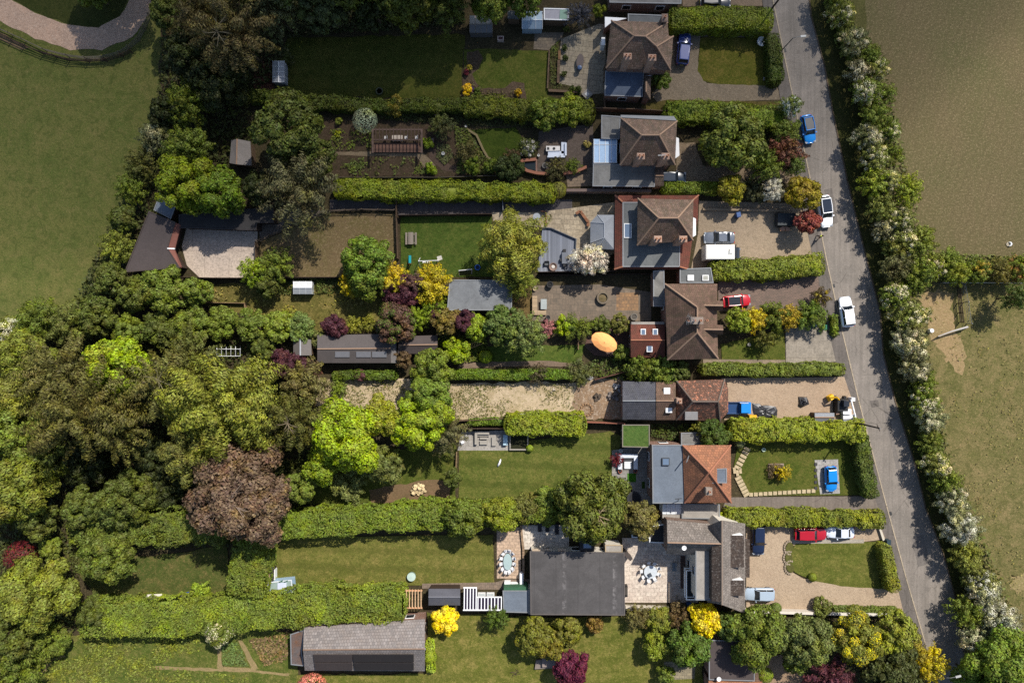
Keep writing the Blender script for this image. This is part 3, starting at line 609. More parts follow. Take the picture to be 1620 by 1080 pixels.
ground('driveway', 'reddish block drive with the red hatchback', [(1136, 440), (1296, 432), (1310, 462), (1312, 488), (1160, 492), (1136, 492)], paving(rgb(126, 104, 92), rgb(112, 94, 84), rgb(88, 76, 68), 0.4, 0.22, 0.1, 0.4))
ground('lawn', 'shaded narrow lawn beside the brown path', wob([(745, 548), (925, 545), (920, 575), (760, 575), (735, 570)], 1, 9, 29), LAWN_G)
ground('path', 'narrow brown path along the lower garden', wob([(730, 574), (780, 572), (860, 570), (905, 574), (912, 580), (860, 579), (780, 580), (720, 584)], 0.7, 8, 30), earth(rgb(124, 106, 90), rgb(112, 96, 82), rgb(96, 84, 70)))
ground('terrace', 'brick red terrace under the orange parasol', [(930, 528), (998, 512), (998, 566), (940, 562), (925, 548)], paving(rgb(104, 72, 60), rgb(90, 64, 54), rgb(64, 52, 46), 0.4, 0.2))
ground('lawn', 'little front lawn beside the concrete slab', wob([(1140, 545), (1240, 520), (1242, 570), (1142, 572)], 1, 9, 31), LAWN_D)
ground('path', 'pale paved path under the front lawn', [(1112, 568), (1242, 569), (1242, 578), (1112, 578)], paving(rgb(146, 128, 106), rgb(132, 116, 98), rgb(100, 88, 74), 1.2, 0.9))
ground('driveway', 'cracked pale concrete slab by the green bin', [(1242, 520), (1300, 512), (1318, 540), (1322, 572), (1243, 578)], paving(rgb(152, 142, 128), rgb(144, 134, 120), rgb(112, 102, 90), 2.6, 2.4, 0, 0.4))
ground('dry_plot', 'cleared plot of pale dry earth and sprouting weeds', wob([(505, 598), (640, 600), (720, 606), (912, 604), (985, 596), (990, 664), (900, 660), (730, 662), (640, 668), (560, 660), (500, 640)], 2, 12, 32),
       earth(rgb(192, 172, 144), rgb(156, 138, 106), rgb(132, 122, 80), rgb(198, 180, 152), 0.5, 1.0, 0.35, 0.5, 0.62))
ground('bare_soil', 'churned orange earth by the slate roof', wob([(912, 606), (985, 596), (986, 664), (925, 662), (905, 640)], 3, 8, 33), earth(rgb(146, 120, 94), rgb(124, 104, 84), rgb(96, 86, 76), rgb(186, 172, 154), 0.6))
ground('driveway', 'wide sandy work yard with the blue pickup', [(1140, 598), (1335, 596), (1350, 640), (1355, 664), (1145, 664), (1152, 640), (1150, 606)], earth(rgb(170, 148, 124), rgb(158, 136, 114), rgb(148, 118, 90), rgb(186, 164, 140), 0.3, 1.0, 0.2, 0.56, 0.74))
ground('lawn', 'broad striped back lawn with the white sculpture', wob([(726, 712), (800, 700), (965, 682), (985, 690), (968, 745), (940, 780), (726, 790)], 0.8, 12, 34), LAWN_S)
ground('patio', 'pale slab terrace with the grey sofa set', [(730, 682), (806, 680), (806, 712), (724, 712)], paving(rgb(164, 158, 150), rgb(156, 150, 142), rgb(130, 124, 116), 0.9, 0.9, 0, 0.15))
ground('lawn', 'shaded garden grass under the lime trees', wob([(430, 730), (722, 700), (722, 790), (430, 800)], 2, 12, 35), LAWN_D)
ground('bare_soil', 'brown earth round the heap of cut logs', wob([(585, 772), (690, 756), (715, 762), (712, 788), (590, 798)], 2.5, 8, 36), earth(rgb(122, 98, 74), rgb(106, 88, 64), rgb(92, 82, 54)))
ground('patio', 'grey slab patio with two green grass squares', [(968, 712), (1032, 700), (1034, 800), (1000, 800), (1000, 770), (968, 752)], paving(rgb(150, 146, 140), rgb(140, 136, 130), rgb(112, 108, 102), 0.9, 0.45, 0, 0.25))
ground('lawn', 'square green turf inset in the slab patio', [(992, 748), (1006, 748), (1006, 762), (992, 762)], lawn(rgb(60, 110, 30), rgb(70, 120, 36), rgb(80, 110, 40), 0.2))
ground('lawn', 'narrow dark turf inset beside the grey flat roof', [(1015, 761), (1020, 761), (1020, 772), (1015, 772)], lawn(rgb(48, 76, 28), rgb(56, 82, 30), rgb(70, 80, 36), 0.2))
ground('front_garden', 'green front lawn with the parked blue hatchback', wob([(1168, 692), (1360, 690), (1382, 782), (1180, 784), (1160, 740)], 0.5, 14, 37), LAWN_D)
ground('driveway', 'grey tarmac drive below the stepping stones', [(1150, 786), (1382, 784), (1392, 812), (1140, 808)], tarmac(rgb(112, 102, 94), rgb(124, 114, 104), R(90)))
ground('parking_slab', 'pale slab parking pad under the blue hatchback', [(1288, 727), (1325, 726), (1328, 780), (1297, 781)], paving(rgb(168, 164, 160), rgb(158, 154, 150), rgb(130, 126, 122), 0.6, 0.6, 0, 0.2))
ground('lawn', 'long striped lawn between the tall clipped hedges', wob([(420, 850), (780, 845), (782, 922), (670, 924), (424, 938)], 0.7, 12, 38), LAWN_P)
ground('lawn', 'secluded lawn with the white garden swing', wob([(100, 870), (235, 880), (360, 862), (362, 945), (230, 948), (150, 940)], 2, 12, 39), lawn(rgb(70, 82, 36), rgb(88, 90, 46), rgb(130, 108, 70), 0.6))
ground('patio', 'pink and cream stone patio with the oval table', [(786, 833), (824, 833), (824, 914), (786, 914)], paving(rgb(200, 172, 146), rgb(182, 156, 134), rgb(122, 106, 88), 0.6, 0.45, 0, 0.25))
ground('patio', 'pale flagstones behind the big flat roof', [(826, 830), (900, 830), (900, 868), (826, 868)], paving(rgb(216, 206, 192), rgb(200, 188, 174), rgb(132, 122, 110), 0.9, 0.6, 0, 0.2))
ground('path', 'brown paved strip beside the dark shed', [(668, 922), (784, 920), (800, 915), (838, 915), (838, 932), (668, 930)], paving(rgb(134, 116, 100), rgb(120, 104, 90), rgb(92, 82, 70), 0.6, 0.45))
ground('patio', 'large cream stone terrace with the round table', [(984, 850), (1100, 850), (1104, 952), (984, 952)], paving(rgb(212, 198, 182), rgb(190, 174, 160), rgb(160, 146, 132), 0.8, 0.6, 0.0, 0.12))
ground('patio', 'dark reddish paving strip beside the tiled house', [(1076, 878), (1084, 878), (1084, 930), (1076, 930)], paving(rgb(100, 74, 66), rgb(88, 66, 60), rgb(66, 54, 50), 0.4, 0.3))
ground('gravel_drive', 'sweeping golden gravel drive of the lowest house', [(1180, 832), (1392, 832), (1400, 852), (1330, 860), (1250, 862), (1238, 880), (1246, 900), (1270, 914), (1420, 932), (1428, 966), (1180, 966)], earth(rgb(172, 152, 128), rgb(160, 140, 118), rgb(146, 126, 104), rgb(190, 170, 146), 0.35, 1.0, 0.2, 0.54, 0.72))
ground('lawn', 'rounded front lawn inside the gravel sweep', wob([(1258, 858), (1375, 856), (1398, 856), (1418, 932), (1330, 926), (1284, 917), (1256, 904), (1248, 880)], 0.5, 10, 40), lawn(rgb(88, 96, 38), rgb(102, 104, 48), rgb(138, 124, 70), 0.65, 0.3, 0.05))
ground('path', 'pale concrete strip beside the two parked cars', [(1252, 853), (1366, 852), (1366, 858), (1252, 859)], earth(rgb(168, 160, 146), rgb(158, 150, 136), rgb(140, 130, 116)))
ground('lawn', 'sunny uneven lawn along the bottom of the picture', wob([(676, 968), (840, 974), (990, 975), (1060, 985), (1110, 1000), (1110, 1140), (400, 1140), (400, 1066), (676, 1064)], 2, 12, 41), lawn(rgb(92, 98, 38), rgb(110, 108, 50), rgb(150, 132, 78), 0.7, 0.25, -0.1, 1.6))
ground('rough_grass', 'mown allotment grass with tan paths in the corner', wob([(60, 1010), (330, 985), (470, 1000), (470, 1140), (40, 1140), (30, 1060)], 3, 12, 42), lawn(rgb(78, 92, 36), rgb(94, 100, 44), rgb(138, 122, 74), 0.6))
for lab, pts in (('tan trodden path curving through the allotment', [(58, 1085), (62, 1060), (80, 1043), (102, 1034), (106, 1037), (84, 1048), (68, 1066), (64, 1085)]), ('tan straight path across the allotment grass', [(242, 1052), (400, 1058), (458, 1064), (458, 1068), (400, 1062), (242, 1057)]),
                 ('forked tan path beside the allotment bed', [(345, 1022), (350, 1022), (352, 1052), (398, 1056), (378, 1012), (384, 1012), (410, 1056), (400, 1060), (345, 1056)])):
    ground('path', lab, wob(pts, 0.8, 8, len(lab)), earth(rgb(146, 126, 90), rgb(132, 116, 80), rgb(110, 104, 62)))
ground('driveway', 'sunlit gravel forecourt between dark shrubs at the bottom', wob([(1200, 1040), (1262, 1030), (1275, 1050), (1250, 1140), (1200, 1140)], 2, 8, 43), earth(rgb(152, 128, 104), rgb(138, 116, 94), rgb(118, 100, 80)))
ground('patio', 'small stone terrace behind the bottom bungalow', [(1050, 1045), (1100, 1045), (1098, 1072), (1050, 1074)], paving(rgb(150, 138, 112), rgb(134, 124, 102), rgb(96, 90, 72), 0.7, 0.4))
# ------------------------------------------------------------------ buildings
BRICK = brick(rgb(132, 82, 62), rgb(112, 68, 52)); BRICK_D = brick(rgb(108, 74, 60), rgb(92, 62, 50))
RENDER = plain(rgb(206, 198, 184), 0.85, 0.1); WHITE = plain(rgb(226, 226, 224), 0.45, 0.3, 0.0, 0.06); WHITE_M = plain(rgb(236, 236, 236), 0.4, 0.3, 0.0, 0.03)
TIMBER = planks(rgb(104, 84, 66), 0.15); TIMBER_D = planks(rgb(66, 52, 44), 0.18); TIMBER_P = planks(rgb(186, 150, 112), 0.12)
T_BROWN = tile(rgb(134, 110, 95), rgb(106, 87, 75), rgb(94, 79, 70), dirt=0.7, pale=0.22); T_BROWN2 = tile(rgb(124, 98, 84), rgb(104, 82, 70), rgb(90, 72, 62), 0.34, 0.3, 0.75, (0.06, 0.055, 0.03, 1))
T_RED = tile(rgb(120, 70, 58), rgb(102, 60, 50), rgb(92, 58, 50), 0.3, 0.26, 0.35); T_ORANGE = tile(rgb(172, 116, 86), rgb(144, 98, 74), rgb(124, 88, 70), 0.42, 0.36, 0.3)
T_PEELED = tile(rgb(108, 78, 64), rgb(88, 66, 56), rgb(178, 118, 92), 0.4, 0.34, 0.6, (0.05, 0.04, 0.03, 1), 0.2, 2.2); T_SLATE = tile(rgb(92, 92, 98), rgb(78, 78, 86), rgb(68, 68, 74), 0.3, 0.3, 0.3)
T_GREY = tile(rgb(136, 126, 118), rgb(112, 104, 98), rgb(100, 93, 87), 0.42, 0.36, 0.35, (0.05, 0.045, 0.035, 1), 0.5); T_DARK = tile(rgb(84, 72, 64), rgb(70, 60, 54), rgb(60, 52, 48), 0.5, 0.4, 0.3, (0.03, 0.028, 0.025, 1), 0.4)
T_BARN = tile(rgb(142, 134, 130), rgb(112, 106, 104), rgb(126, 116, 110), 0.42, 0.38, 0.25, (0.09, 0.08, 0.07, 1), 0.3); T_RED2 = tile(rgb(138, 82, 66), rgb(118, 72, 60), rgb(104, 66, 56), 0.45, 0.38, 0.3)
RIDGE = plain(rgb(150, 124, 104), 0.9, 0.1); RIDGE_R = plain(rgb(160, 108, 84), 0.9, 0.1); LEAD = plain(rgb(128, 130, 132), 0.6, 0.3, 0.1)
F_GREY = felt(rgb(118, 116, 112)); F_SLATE = felt(rgb(82, 92, 108), 0.0, 0.25); F_DARK = felt(rgb(80, 77, 76), 3.1, 0.3, 0.0, 1.0); F_BLUE = felt(rgb(104, 112, 122), 0.0, 0.2); F_MID = felt(rgb(98, 100, 100), 1.0, 0.25)
F_BROWN = felt(rgb(76, 68, 66), 0.0, 0.15); F_BLACK = felt(rgb(56, 54, 54), 1.0, 0.2); CONC = felt(rgb(148, 142, 134), 0.0, 0.3)
POLY = plain(rgb(150, 176, 202, 1), 0.3, 0.5); POLY_W = plain(rgb(206, 210, 212), 0.3, 0.5); PANE = glass(); SKYL = glass((0.10, 0.14, 0.2, 1), 0.12); METAL = plain(rgb(150, 152, 154), 0.4, 0.5, 0.6)

def face_up(pts, f):
    n = Vector((0, 0, 0))
    for i in range(len(f)):
        a, b = pts[f[i]], pts[f[(i + 1) % len(f)]]; n += Vector(((a.y - b.y) * (a.z + b.z), (a.z - b.z) * (a.x + b.x), (a.x - b.x) * (a.y + b.y)))
    return f if n.z > 0 else f[::-1]
def windows(root, ring, z0, h, skip=()):
    """Windows along the walls of an outline, storey by storey."""
    n = len(ring); a = sum(ring[i].x * ring[(i + 1) % n].y - ring[(i + 1) % n].x * ring[i].y for i in range(n)); sg = -1 if a > 0 else 1
    for i in range(n):
        p, q = ring[i], ring[(i + 1) % n]; d = Vector((q.x - p.x, q.y - p.y, 0)); L = d.length
        if L < 2.6 or i in skip: continue
        d /= L; out = Vector((-d.y, d.x, 0)) * sg; k = max(1, int(L / 3.6)); rz = math.atan2(d.y, d.x)
        for s in range(max(1, int(h / 2.6))):
            for j in range(k):
                c = Vector((p.x, p.y, 0)) + d * (L * (j + 0.5) / k) + Vector((0, 0, z0 + 1.5 + 2.6 * s))
                if c.z + 0.65 > z0 + h: continue
                w = MB().box(c + out * 0.02, (1.3, 0.12, 1.2), rz).build('window', WHITE, root)
                MB().box(c + out * 0.075, (1.1, 0.03, 1.0), rz).build('pane', PANE, w)
def roofed(root, pts, faces, outline, m, wall=BRICK, wz0=0.0, ov=0.4, ridges=(), rm=RIDGE, win=True, name='roof', skip=(), wname='wall', rw=0.13):
    """A pitched roof over its mapped outline (points carry their own heights) with walls set back beneath the eaves."""
    q = [P(*p) for p in pts]; mb = MB(); mb.add(q, [face_up(q, list(f)) for f in faces])
    e = [q[i] for i in outline]; lo = [Vector((p.x, p.y, p.z - 0.16)) for p in e]; n = len(e)
    a = sum(e[i].x * e[(i + 1) % n].y - e[(i + 1) % n].x * e[i].y for i in range(n))
    if a < 0: e = e[::-1]; lo = lo[::-1]
    mb.add(e + lo, [[i, i + n, (i + 1) % n + n, (i + 1) % n] for i in range(n)]); mb.add(lo, [list(range(n))[::-1]])
    r = mb.build(name, m, root)
    if ridges:
        mb = MB()
        for i, j in ridges: mb.tube([q[i] + Vector((0, 0, 0.03)), q[j] + Vector((0, 0, 0.03))], rw, 6)
        mb.build('ridge_tiles', rm, r)
    zt = min(p.z for p in e) - 0.17; ring = inset([Vector((p.x, p.y, zt)) for p in e], ov)
    if wall is not None:
        w = MB().prism([Vector((p.x, p.y, (e[i].z - 0.17) if abs(e[i].z - zt) > 0.5 else zt)) for i, p in enumerate(ring)], wz0); w.build(wname, wall, root)
        if win: windows(root, ring, wz0, zt - wz0, skip)
    return r
def flat(root, pts, z, m, wall=BRICK, ov=0.15, trim=None, th=0.22, wz0=0.0, win=False, name='flat_roof', tw=0.14, th2=0.07):
    top = PP(pts, z); r = MB().prism(top, z - th).build(name, m, root)
    if trim is not None:
        mb = MB(); n = len(top)
        for i in range(n):
            A, B = top[i], top[(i + 1) % n]; d = B - A; mb.box(((A.x + B.x) / 2, (A.y + B.y) / 2, z + th2 / 2 - 0.01 + i * 0.002), (d.length + tw * 0.9, tw, th2), math.atan2(d.y, d.x))
        mb.build('roof_edge', trim, r)
    if wall is not None:
        ring = inset([Vector((p.x, p.y, z - th)) for p in top], ov); MB().prism(ring, wz0).build('wall', wall, root)
        if win: windows(root, ring, wz0, z - th - wz0)
    return r
def chimney(root, px, py, zt, zb, sx=0.9, sy=0.7, m=None, pots=2, parent=None):
    m = m or brick(rgb(170, 130, 106), rgb(150, 112, 92)); c = P(px, py, zt); mb = MB()
    mb.box((c.x, c.y, (zt + zb) / 2), (sx, sy, zt - zb)); mb.box((c.x, c.y, zt - 0.1), (sx + 0.16, sy + 0.16, 0.14))
    o = mb.build('chimney', m, root)
    for i in range(pots):
        x = c.x + (i - (pots - 1) / 2) * sx * 0.55
        MB().lathe([(0.15, 0), (0.12, 0.45), (0.16, 0.5), (0.09, 0.5), (0.08, 0.2)], (x, c.y, zt - 0.04), 10).build('chimney_pot', plain(rgb(172, 124, 98), 0.8, 0.1), o)
    return o
def skylight(root, px, py, z, wx, wy, tilt=None, frame=WHITE, m=SKYL, rz=0.0):
    c = P(px, py, z); s = (HC - z) / HC / S; a, b = wx * s, wy * s
    o = MB().box((c.x, c.y, z), (a, b, 0.2), rz).build('skylight', frame, root); MB().box((c.x, c.y, z + 0.11), (a - 0.22, b - 0.22, 0.03), rz).build('pane', m, o); return o
def hip(a, b, c, d, ze, r1, r2, zr):
    """Points, faces, outline and ridge lines of a hipped roof: eave corners TL, TR, BR, BL and the ridge, left to right."""
    pts = [(p[0], p[1], ze) for p in (a, b, c, d)] + [(r1[0], r1[1], zr), (r2[0], r2[1], zr)]
    return pts, [(0, 1, 5, 4), (1, 2, 5), (2, 3, 4, 5), (3, 0, 4)], (0, 1, 2, 3), ((4, 5), (0, 4), (1, 5), (2, 5), (3, 4))
def gable(root, pts4, ze, r1, r2, zr, m, wall=BRICK, ov=0.2, name='roof', rm=RIDGE, win=False, wz0=0.0, rw=0.1):
    """A plain gable: eave corners TL, TR, BR, BL; ridge end r1 between TL and BL (or TL-TR), r2 opposite."""
    pts = [(p[0], p[1], ze) for p in pts4] + [(r1[0], r1[1], zr), (r2[0], r2[1], zr)]; q = [P(*p) for p in pts]
    mb = MB(); fs = [(0, 1, 5, 4), (3, 2, 5, 4)]; mb.add(q, [face_up(q, list(f)) for f in fs]); lo = [p - Vector((0, 0, 0.14)) for p in q]; mb.add(lo, [face_up(lo, list(f))[::-1] for f in fs])
    for i, j in ((0, 1), (1, 5), (5, 2), (2, 3), (3, 4), (4, 0)): mb.poly([q[i], q[j], lo[j], lo[i]])
    r = mb.build(name, m, root); MB().tube([q[4], q[5]], rw, 6).build('ridge_tiles', rm, r)
    if wall is not None:
        c = sum(q[:4], Vector()) / 4; w = [c + (p - c) * (1 - ov / max(0.5, (p - c).length)) - Vector((0, 0, 0.15)) for p in q]; b = [Vector((p.x, p.y, wz0)) for p in w[:4]]
        mb = MB(); mb.add(w + b, [[0, 6, 7, 1], [2, 8, 9, 3], [0, 4, 3, 9, 6], [1, 7, 8, 2, 5], [0, 1, 5, 4], [3, 4, 5, 2], [9, 8, 7, 6]])
        mb.build('wall', wall, root)
        if win: windows(root, [Vector((p.x, p.y, ze)) for p in w[:4]], wz0, ze - wz0)
    return r
def bld(name, label, cat, px, py, group=None): return thing(name, label, cat, P(px, py, 0), 0, group)

# --- annexe at the top edge
b = bld('annexe', 'long low brick annexe cut by the top edge of the picture', 'building', 1018, 15)
flat(b, [(962, -40), (1078, -40), (1077, 6), (965, 4)], 3.2, F_GREY, BRICK_D, 0.2, LEAD, win=True)
# --- top house
b = bld('house', 'brown hipped house at the top with a slate blue flat roof extension', 'house', 1010, 75)
pts = [(967, 33, 5.2), (1056, 36, 5.2), (1058, 57, 5.2), (1065, 58, 5.2), (1061, 111, 5.2), (959, 108, 5.2), (1003, 57, 8.2), (1021, 58, 8.2), (1039, 74, 7.6)]
roofed(b, pts, [(0, 1, 7, 6), (1, 2, 8, 7), (2, 3, 8), (3, 4, 8), (4, 5, 6, 7, 8), (5, 0, 6)], (0, 1, 2, 3, 4, 5), T_BROWN, BRICK, ridges=((6, 7), (7, 8), (0, 6), (1, 7), (5, 6), (4, 8), (3, 8)))
chimney(b, 993, 89, 8.8, 4.5); chimney(b, 1032, 91, 8.8, 4.5); chimney(b, 1052, 28, 6.6, 3.0, 0.7, 0.9, BRICK_D, 1)
flat(b, [(994, 23), (1048, 25), (1048, 37), (994, 35)], 3.2, F_MID, BRICK, 0.15, LEAD); flat(b, [(957, 27), (993, 29), (967, 36), (957, 44)], 2.9, WHITE, BRICK, 0.1)
flat(b, [(958, 113), (1018, 115), (1016, 153), (957, 151)], 3.0, F_SLATE, BRICK, 0.15, LEAD, win=True)
roofed(b, [(1019, 119, 2.9), (1030, 121, 2.9), (1029, 158, 2.9), (1018, 154, 2.9), (1022, 130, 3.9), (1022, 146, 3.9)], [(0, 1, 4), (1, 2, 5, 4), (2, 3, 5), (3, 0, 4, 5)], (0, 1, 2, 3), T_BROWN, BRICK, ov=0.15, win=False, ridges=((4, 5),))
MB().box(P(953, 70, 2) , (0.5, 1.1, 1.9)).build('oil_tank', WHITE, b)
# --- second house
b = bld('house', 'brown hipped house with a pale blue glazed lean-to', 'house', 1020, 225)
roofed(b, *hip((982, 187), (1071, 192), (1068, 261), (981, 261), 5.2, (1015, 214), (1043, 214), 8.3)[:3], T_BROWN, BRICK, ridges=hip((0, 0), (0, 0), (0, 0), (0, 0), 5, (0, 0), (0, 0), 8)[3])
MB().prism(PP([(982, 182), (1066, 184), (1071, 191), (982, 186)], 5.0), 4.7).build('gutter', LEAD, b)
chimney(b, 1014, 247, 8.9, 4.5); chimney(b, 1053, 247, 8.9, 4.5)
mb = MB()
for k in (0, .35, .7): mb.tube([P(1052, 244, 8.9), P(1046, 244, 10.2)] if k == 0 else [P(1041, 244 + k * 4, 10.0), P(1053, 243 + k * 4, 10.0)], 0.03, 5)
mb.build('tv_aerial', METAL, b)
flat(b, [(952, 183), (981, 185), (979, 220), (952, 219)], 2.9, F_GREY, BRICK, 0.15, LEAD)
r = flat(b, [(939, 220), (977, 221), (975, 258), (939, 258)], 2.6, POLY, WHITE, 0.15, None, 0.1, name='glazed_roof')
mb = MB()
for x in (939.5, 948, 957.5, 967, 975.5): mb.tube([P(x, 220.5, 2.63), P(x, 257.5, 2.63)], 0.05, 4)
for y in (229, 257.5): mb.tube([P(939, y, 2.64), P(976, y, 2.64)], 0.05, 4)
mb.build('glazing_bars', WHITE_M, r)
flat(b, [(939, 260), (1036, 261), (1035, 295), (938, 294)], 3.0, F_GREY, BRICK, 0.15, LEAD, win=True)
gable(b, [(1036, 262), (1050, 262), (1050, 294), (1036, 294)], 2.9, (1036, 278), (1050, 278), 3.7, T_BROWN, BRICK)
flat(b, [(1068, 216), (1074, 219), (1075, 246), (1068, 251)], 3.0, WHITE, BRICK, 0.1, name='bay_roof')
# --- third house
b = bld('house', 'large brown house ringed by a red tiled skirt roof', 'house', 1040, 365)
zf = 3.3
sk = [(973, 309, 2.9), (1105, 309, 2.9), (1104, 350, 2.9), (1095, 380, 2.9), (1089, 426, 2.9), (972, 426, 2.9), (985, 320, 3.55), (1010, 320, 3.55), (1097, 316, 3.55), (1096, 350, 3.55), (1076, 381, 3.55), (1075, 422, 3.55), (985, 422, 3.55)]
roofed(b, sk, [(0, 1, 8, 7, 6), (1, 2, 9, 8), (2, 3, 10, 9), (3, 4, 11, 10), (4, 5, 12, 11), (5, 0, 6, 12)], (0, 1, 2, 3, 4, 5), T_RED, RENDER, ridges=((0, 6), (1, 8), (4, 11), (5, 12)), rm=RIDGE_R, name='skirt_roof')
flat(b, [(985.5, 320.5), (1096, 320.5), (1095, 350), (1075.5, 382), (1074.5, 421.5), (985.5, 421.5)], 3.5, F_MID, None, trim=LEAD)
roofed(b, *hip((1009, 314), (1097, 316), (1096, 380), (1008, 388), 5.4, (1042, 345), (1072, 345), 8.5)[:3], T_BROWN, RENDER, wz0=3.4, ridges=((4, 5), (0, 4), (1, 5), (2, 5), (3, 4)))
chimney(b, 1041, 378, 9.0, 4.8); chimney(b, 1081, 378, 9.0, 4.8); skylight(b, 993, 365, 3.55, 12, 23)
flat(b, [(1095, 343), (1101, 346), (1101, 372), (1094, 376)], 3.9, WHITE, RENDER, 0.1, name='bay_roof')
b = bld('summerhouse', 'grey hipped summerhouse roof joined to the red skirted house', 'summerhouse', 953, 367)
roofed(b, [(945, 340, 2.6), (972, 340, 2.6), (972, 395, 2.6), (944, 393, 2.6), (934, 384, 2.6), (934, 352, 2.6), (956, 353, 3.7), (956, 376, 3.7)], [(0, 1, 6), (1, 2, 7, 6), (2, 3, 7), (3, 4, 7), (4, 5, 6, 7), (5, 0, 6)], (0, 1, 2, 3, 4, 5), felt(rgb(138, 142, 148), 0.6, 0.15), WHITE, ov=0.3, ridges=((6, 7), (0, 6), (3, 7), (4, 7), (5, 6)), rm=plain(rgb(160, 164, 170), 0.5), rw=0.06)
# --- fourth house
b = bld('house', 'brown house with twin front gables and a tall aerial chimney', 'house', 1095, 510)
pts = [(1052, 449, 5.2), (1135, 449, 5.2), (1134, 480, 5.2), (1136, 567, 5.2), (1056, 569, 5.2), (1103, 486, 8.4), (1103, 526, 8.4)]
roofed(b, pts, [(0, 1, 5), (1, 2, 3, 6, 5), (3, 4, 6), (4, 0, 5, 6)], (0, 1, 2, 3, 4), T_BROWN2, BRICK, ridges=((5, 6), (0, 5), (3, 6), (4, 6)))
for y in (483, 521): gable(b, [(1112, y - 9), (1144, y - 7), (1144, y + 8), (1112, y + 9)], 5.3, (1112, y), (1144, y + 0.5), 7.3, T_BROWN2, BRICK, name='gable_roof')
c = chimney(b, 1103, 507, 9.4, 7.0, 1.5, 0.8, brick(rgb(126, 108, 96), rgb(104, 88, 78)), 4)
for dx, dy in ((-14, 3), (-12, -8)):
    mb = MB(); A = P(1100, 507, 10.0); B = P(1100 + dx, 507 + dy, 10.4); mb.tube([P(1100, 507, 9.3), A], 0.03, 5); mb.tube([A, B], 0.03, 5)
    for t in (0.2, 0.4, 0.6, 0.8, 1.0): d = (B - A).normalized().cross(Vector((0, 0, 1))) * 0.35; mb.tube([A.lerp(B, t) - d, A.lerp(B, t) + d], 0.018, 4)
    mb.build('tv_aerial', METAL, b)
flat(b, [(1076, 426), (1124, 424), (1128, 447), (1076, 447)], 3.1, F_MID, BRICK, 0.15, LEAD); skylight(b, 1092.5, 439.5, 3.2, 10, 9, m=WHITE_M); skylight(b, 1116, 439.5, 3.2, 10, 9, m=plain(rgb(150, 150, 140)))
flat(b, [(1034, 429), (1050, 428), (1051, 484), (1034, 484)], 2.8, F_GREY, BRICK, 0.1, LEAD)
pts = [(998, 510, 2.8), (1052, 511, 2.8), (1052, 566, 2.8), (998, 565, 2.8), (998, 538, 4.2), (1052, 538, 4.2)]
g = gable(b, [p[:2] for p in pts[:4]], 2.8, (998, 538), (1052, 538), 4.2, T_RED, BRICK, name='extension_roof', rm=RIDGE_R, win=True)
skylight(b, 1017.5, 525, 3.65, 8, 10); skylight(b, 1036.5, 525, 3.65, 8, 10); skylight(b, 1027.5, 551, 3.6, 9, 11)
MB().prism(PP([(999, 509), (1051, 509), (1051, 513), (999, 513)], 3.0), 0).build('parapet', CONC, b)
# --- bungalow under repair
b = bld('bungalow', 'bungalow with peeling orange tiles and a slate rear wing', 'bungalow', 1110, 635)
pts, fs, ol, rd = hip((1070, 602), (1146, 600), (1139, 666), (1070, 664), 2.9, (1096, 635), (1136, 635), 5.6)
pts[1:1] = []; pts = [(1070, 602, 2.9), (1146, 600, 2.9), (1152, 614, 2.9), (1152, 652, 2.9), (1139, 666, 2.9), (1070, 664, 2.9), (1096, 635, 5.6), (1136, 635, 5.6)]
r = roofed(b, pts, [(0, 1, 7, 6), (1, 2, 7), (2, 3, 7), (3, 4, 7), (4, 5, 6, 7), (5, 0, 6)], (0, 1, 2, 3, 4, 5), T_PEELED, BRICK, ridges=((6, 7), (0, 6), (1, 7), (4, 7), (5, 6)), rm=plain(rgb(104, 90, 80)))
MB().prism(PP([(1084, 651, 4.3), (1104, 651, 4.3), (1104, 664, 3.25), (1084, 664, 3.25)]), 3.0).build('roof_sheet', plain(rgb(196, 192, 184), 0.6, 0.2), b)
chimney(b, 1075, 634, 5.6, 3.0, 0.6, 0.6, None, 1)
g = gable(b, [(985, 603), (1037, 604), (1037, 664), (985, 663)], 2.8, (985, 634), (1037, 634), 4.5, T_SLATE, BRICK, name='slate_roof', rm=LEAD, win=True)
g = gable(b, [(1038, 604), (1069, 604), (1069, 664), (1038, 664)], 2.8, (1038, 634), (1069, 634), 4.45, T_BROWN2, BRICK, name='tiled_roof')
skylight(b, 1055, 618, 3.75, 10, 10, m=WHITE_M); skylight(b, 1058, 648, 3.75, 10, 9, m=POLY_W)
# --- house with the orange roof
b = bld('house', 'house with an orange pyramid roof and a big grey flat extension', 'house', 1095, 750)
flat(b, [(1032, 704), (1083, 704), (1084, 795), (1033, 795)], 5.0, F_BLUE, BRICK, 0.15, LEAD, win=True); skylight(b, 1053, 730, 5.15, 12, 12, frame=plain(rgb(60, 62, 66)))
pts = [(1080, 704, 5.2), (1156, 704, 5.2), (1157, 795, 5.2), (1083, 795, 5.2), (1122, 747, 8.6)]
roofed(b, pts, [(0, 1, 4), (1, 2, 4), (2, 3, 4), (3, 0, 4)], (0, 1, 2, 3), T_ORANGE, BRICK, ridges=((0, 4), (1, 4), (2, 4), (3, 4)), rm=RIDGE_R)
flat(b, [(1127, 742), (1149, 741), (1149, 763), (1127, 763)], 7.4, F_BLUE, WHITE, 0.1, LEAD, wz0=5.8, name='dormer_roof')
chimney(b, 1122, 777, 8.0, 5.5, 0.7, 0.9, brick(rgb(140, 122, 108), rgb(118, 102, 90)), 1); mb = MB(); mb.tube([P(1090, 720, 6), P(1086, 731, 7.2)], 0.08, 6); mb.build('flue_pipe', METAL, b)
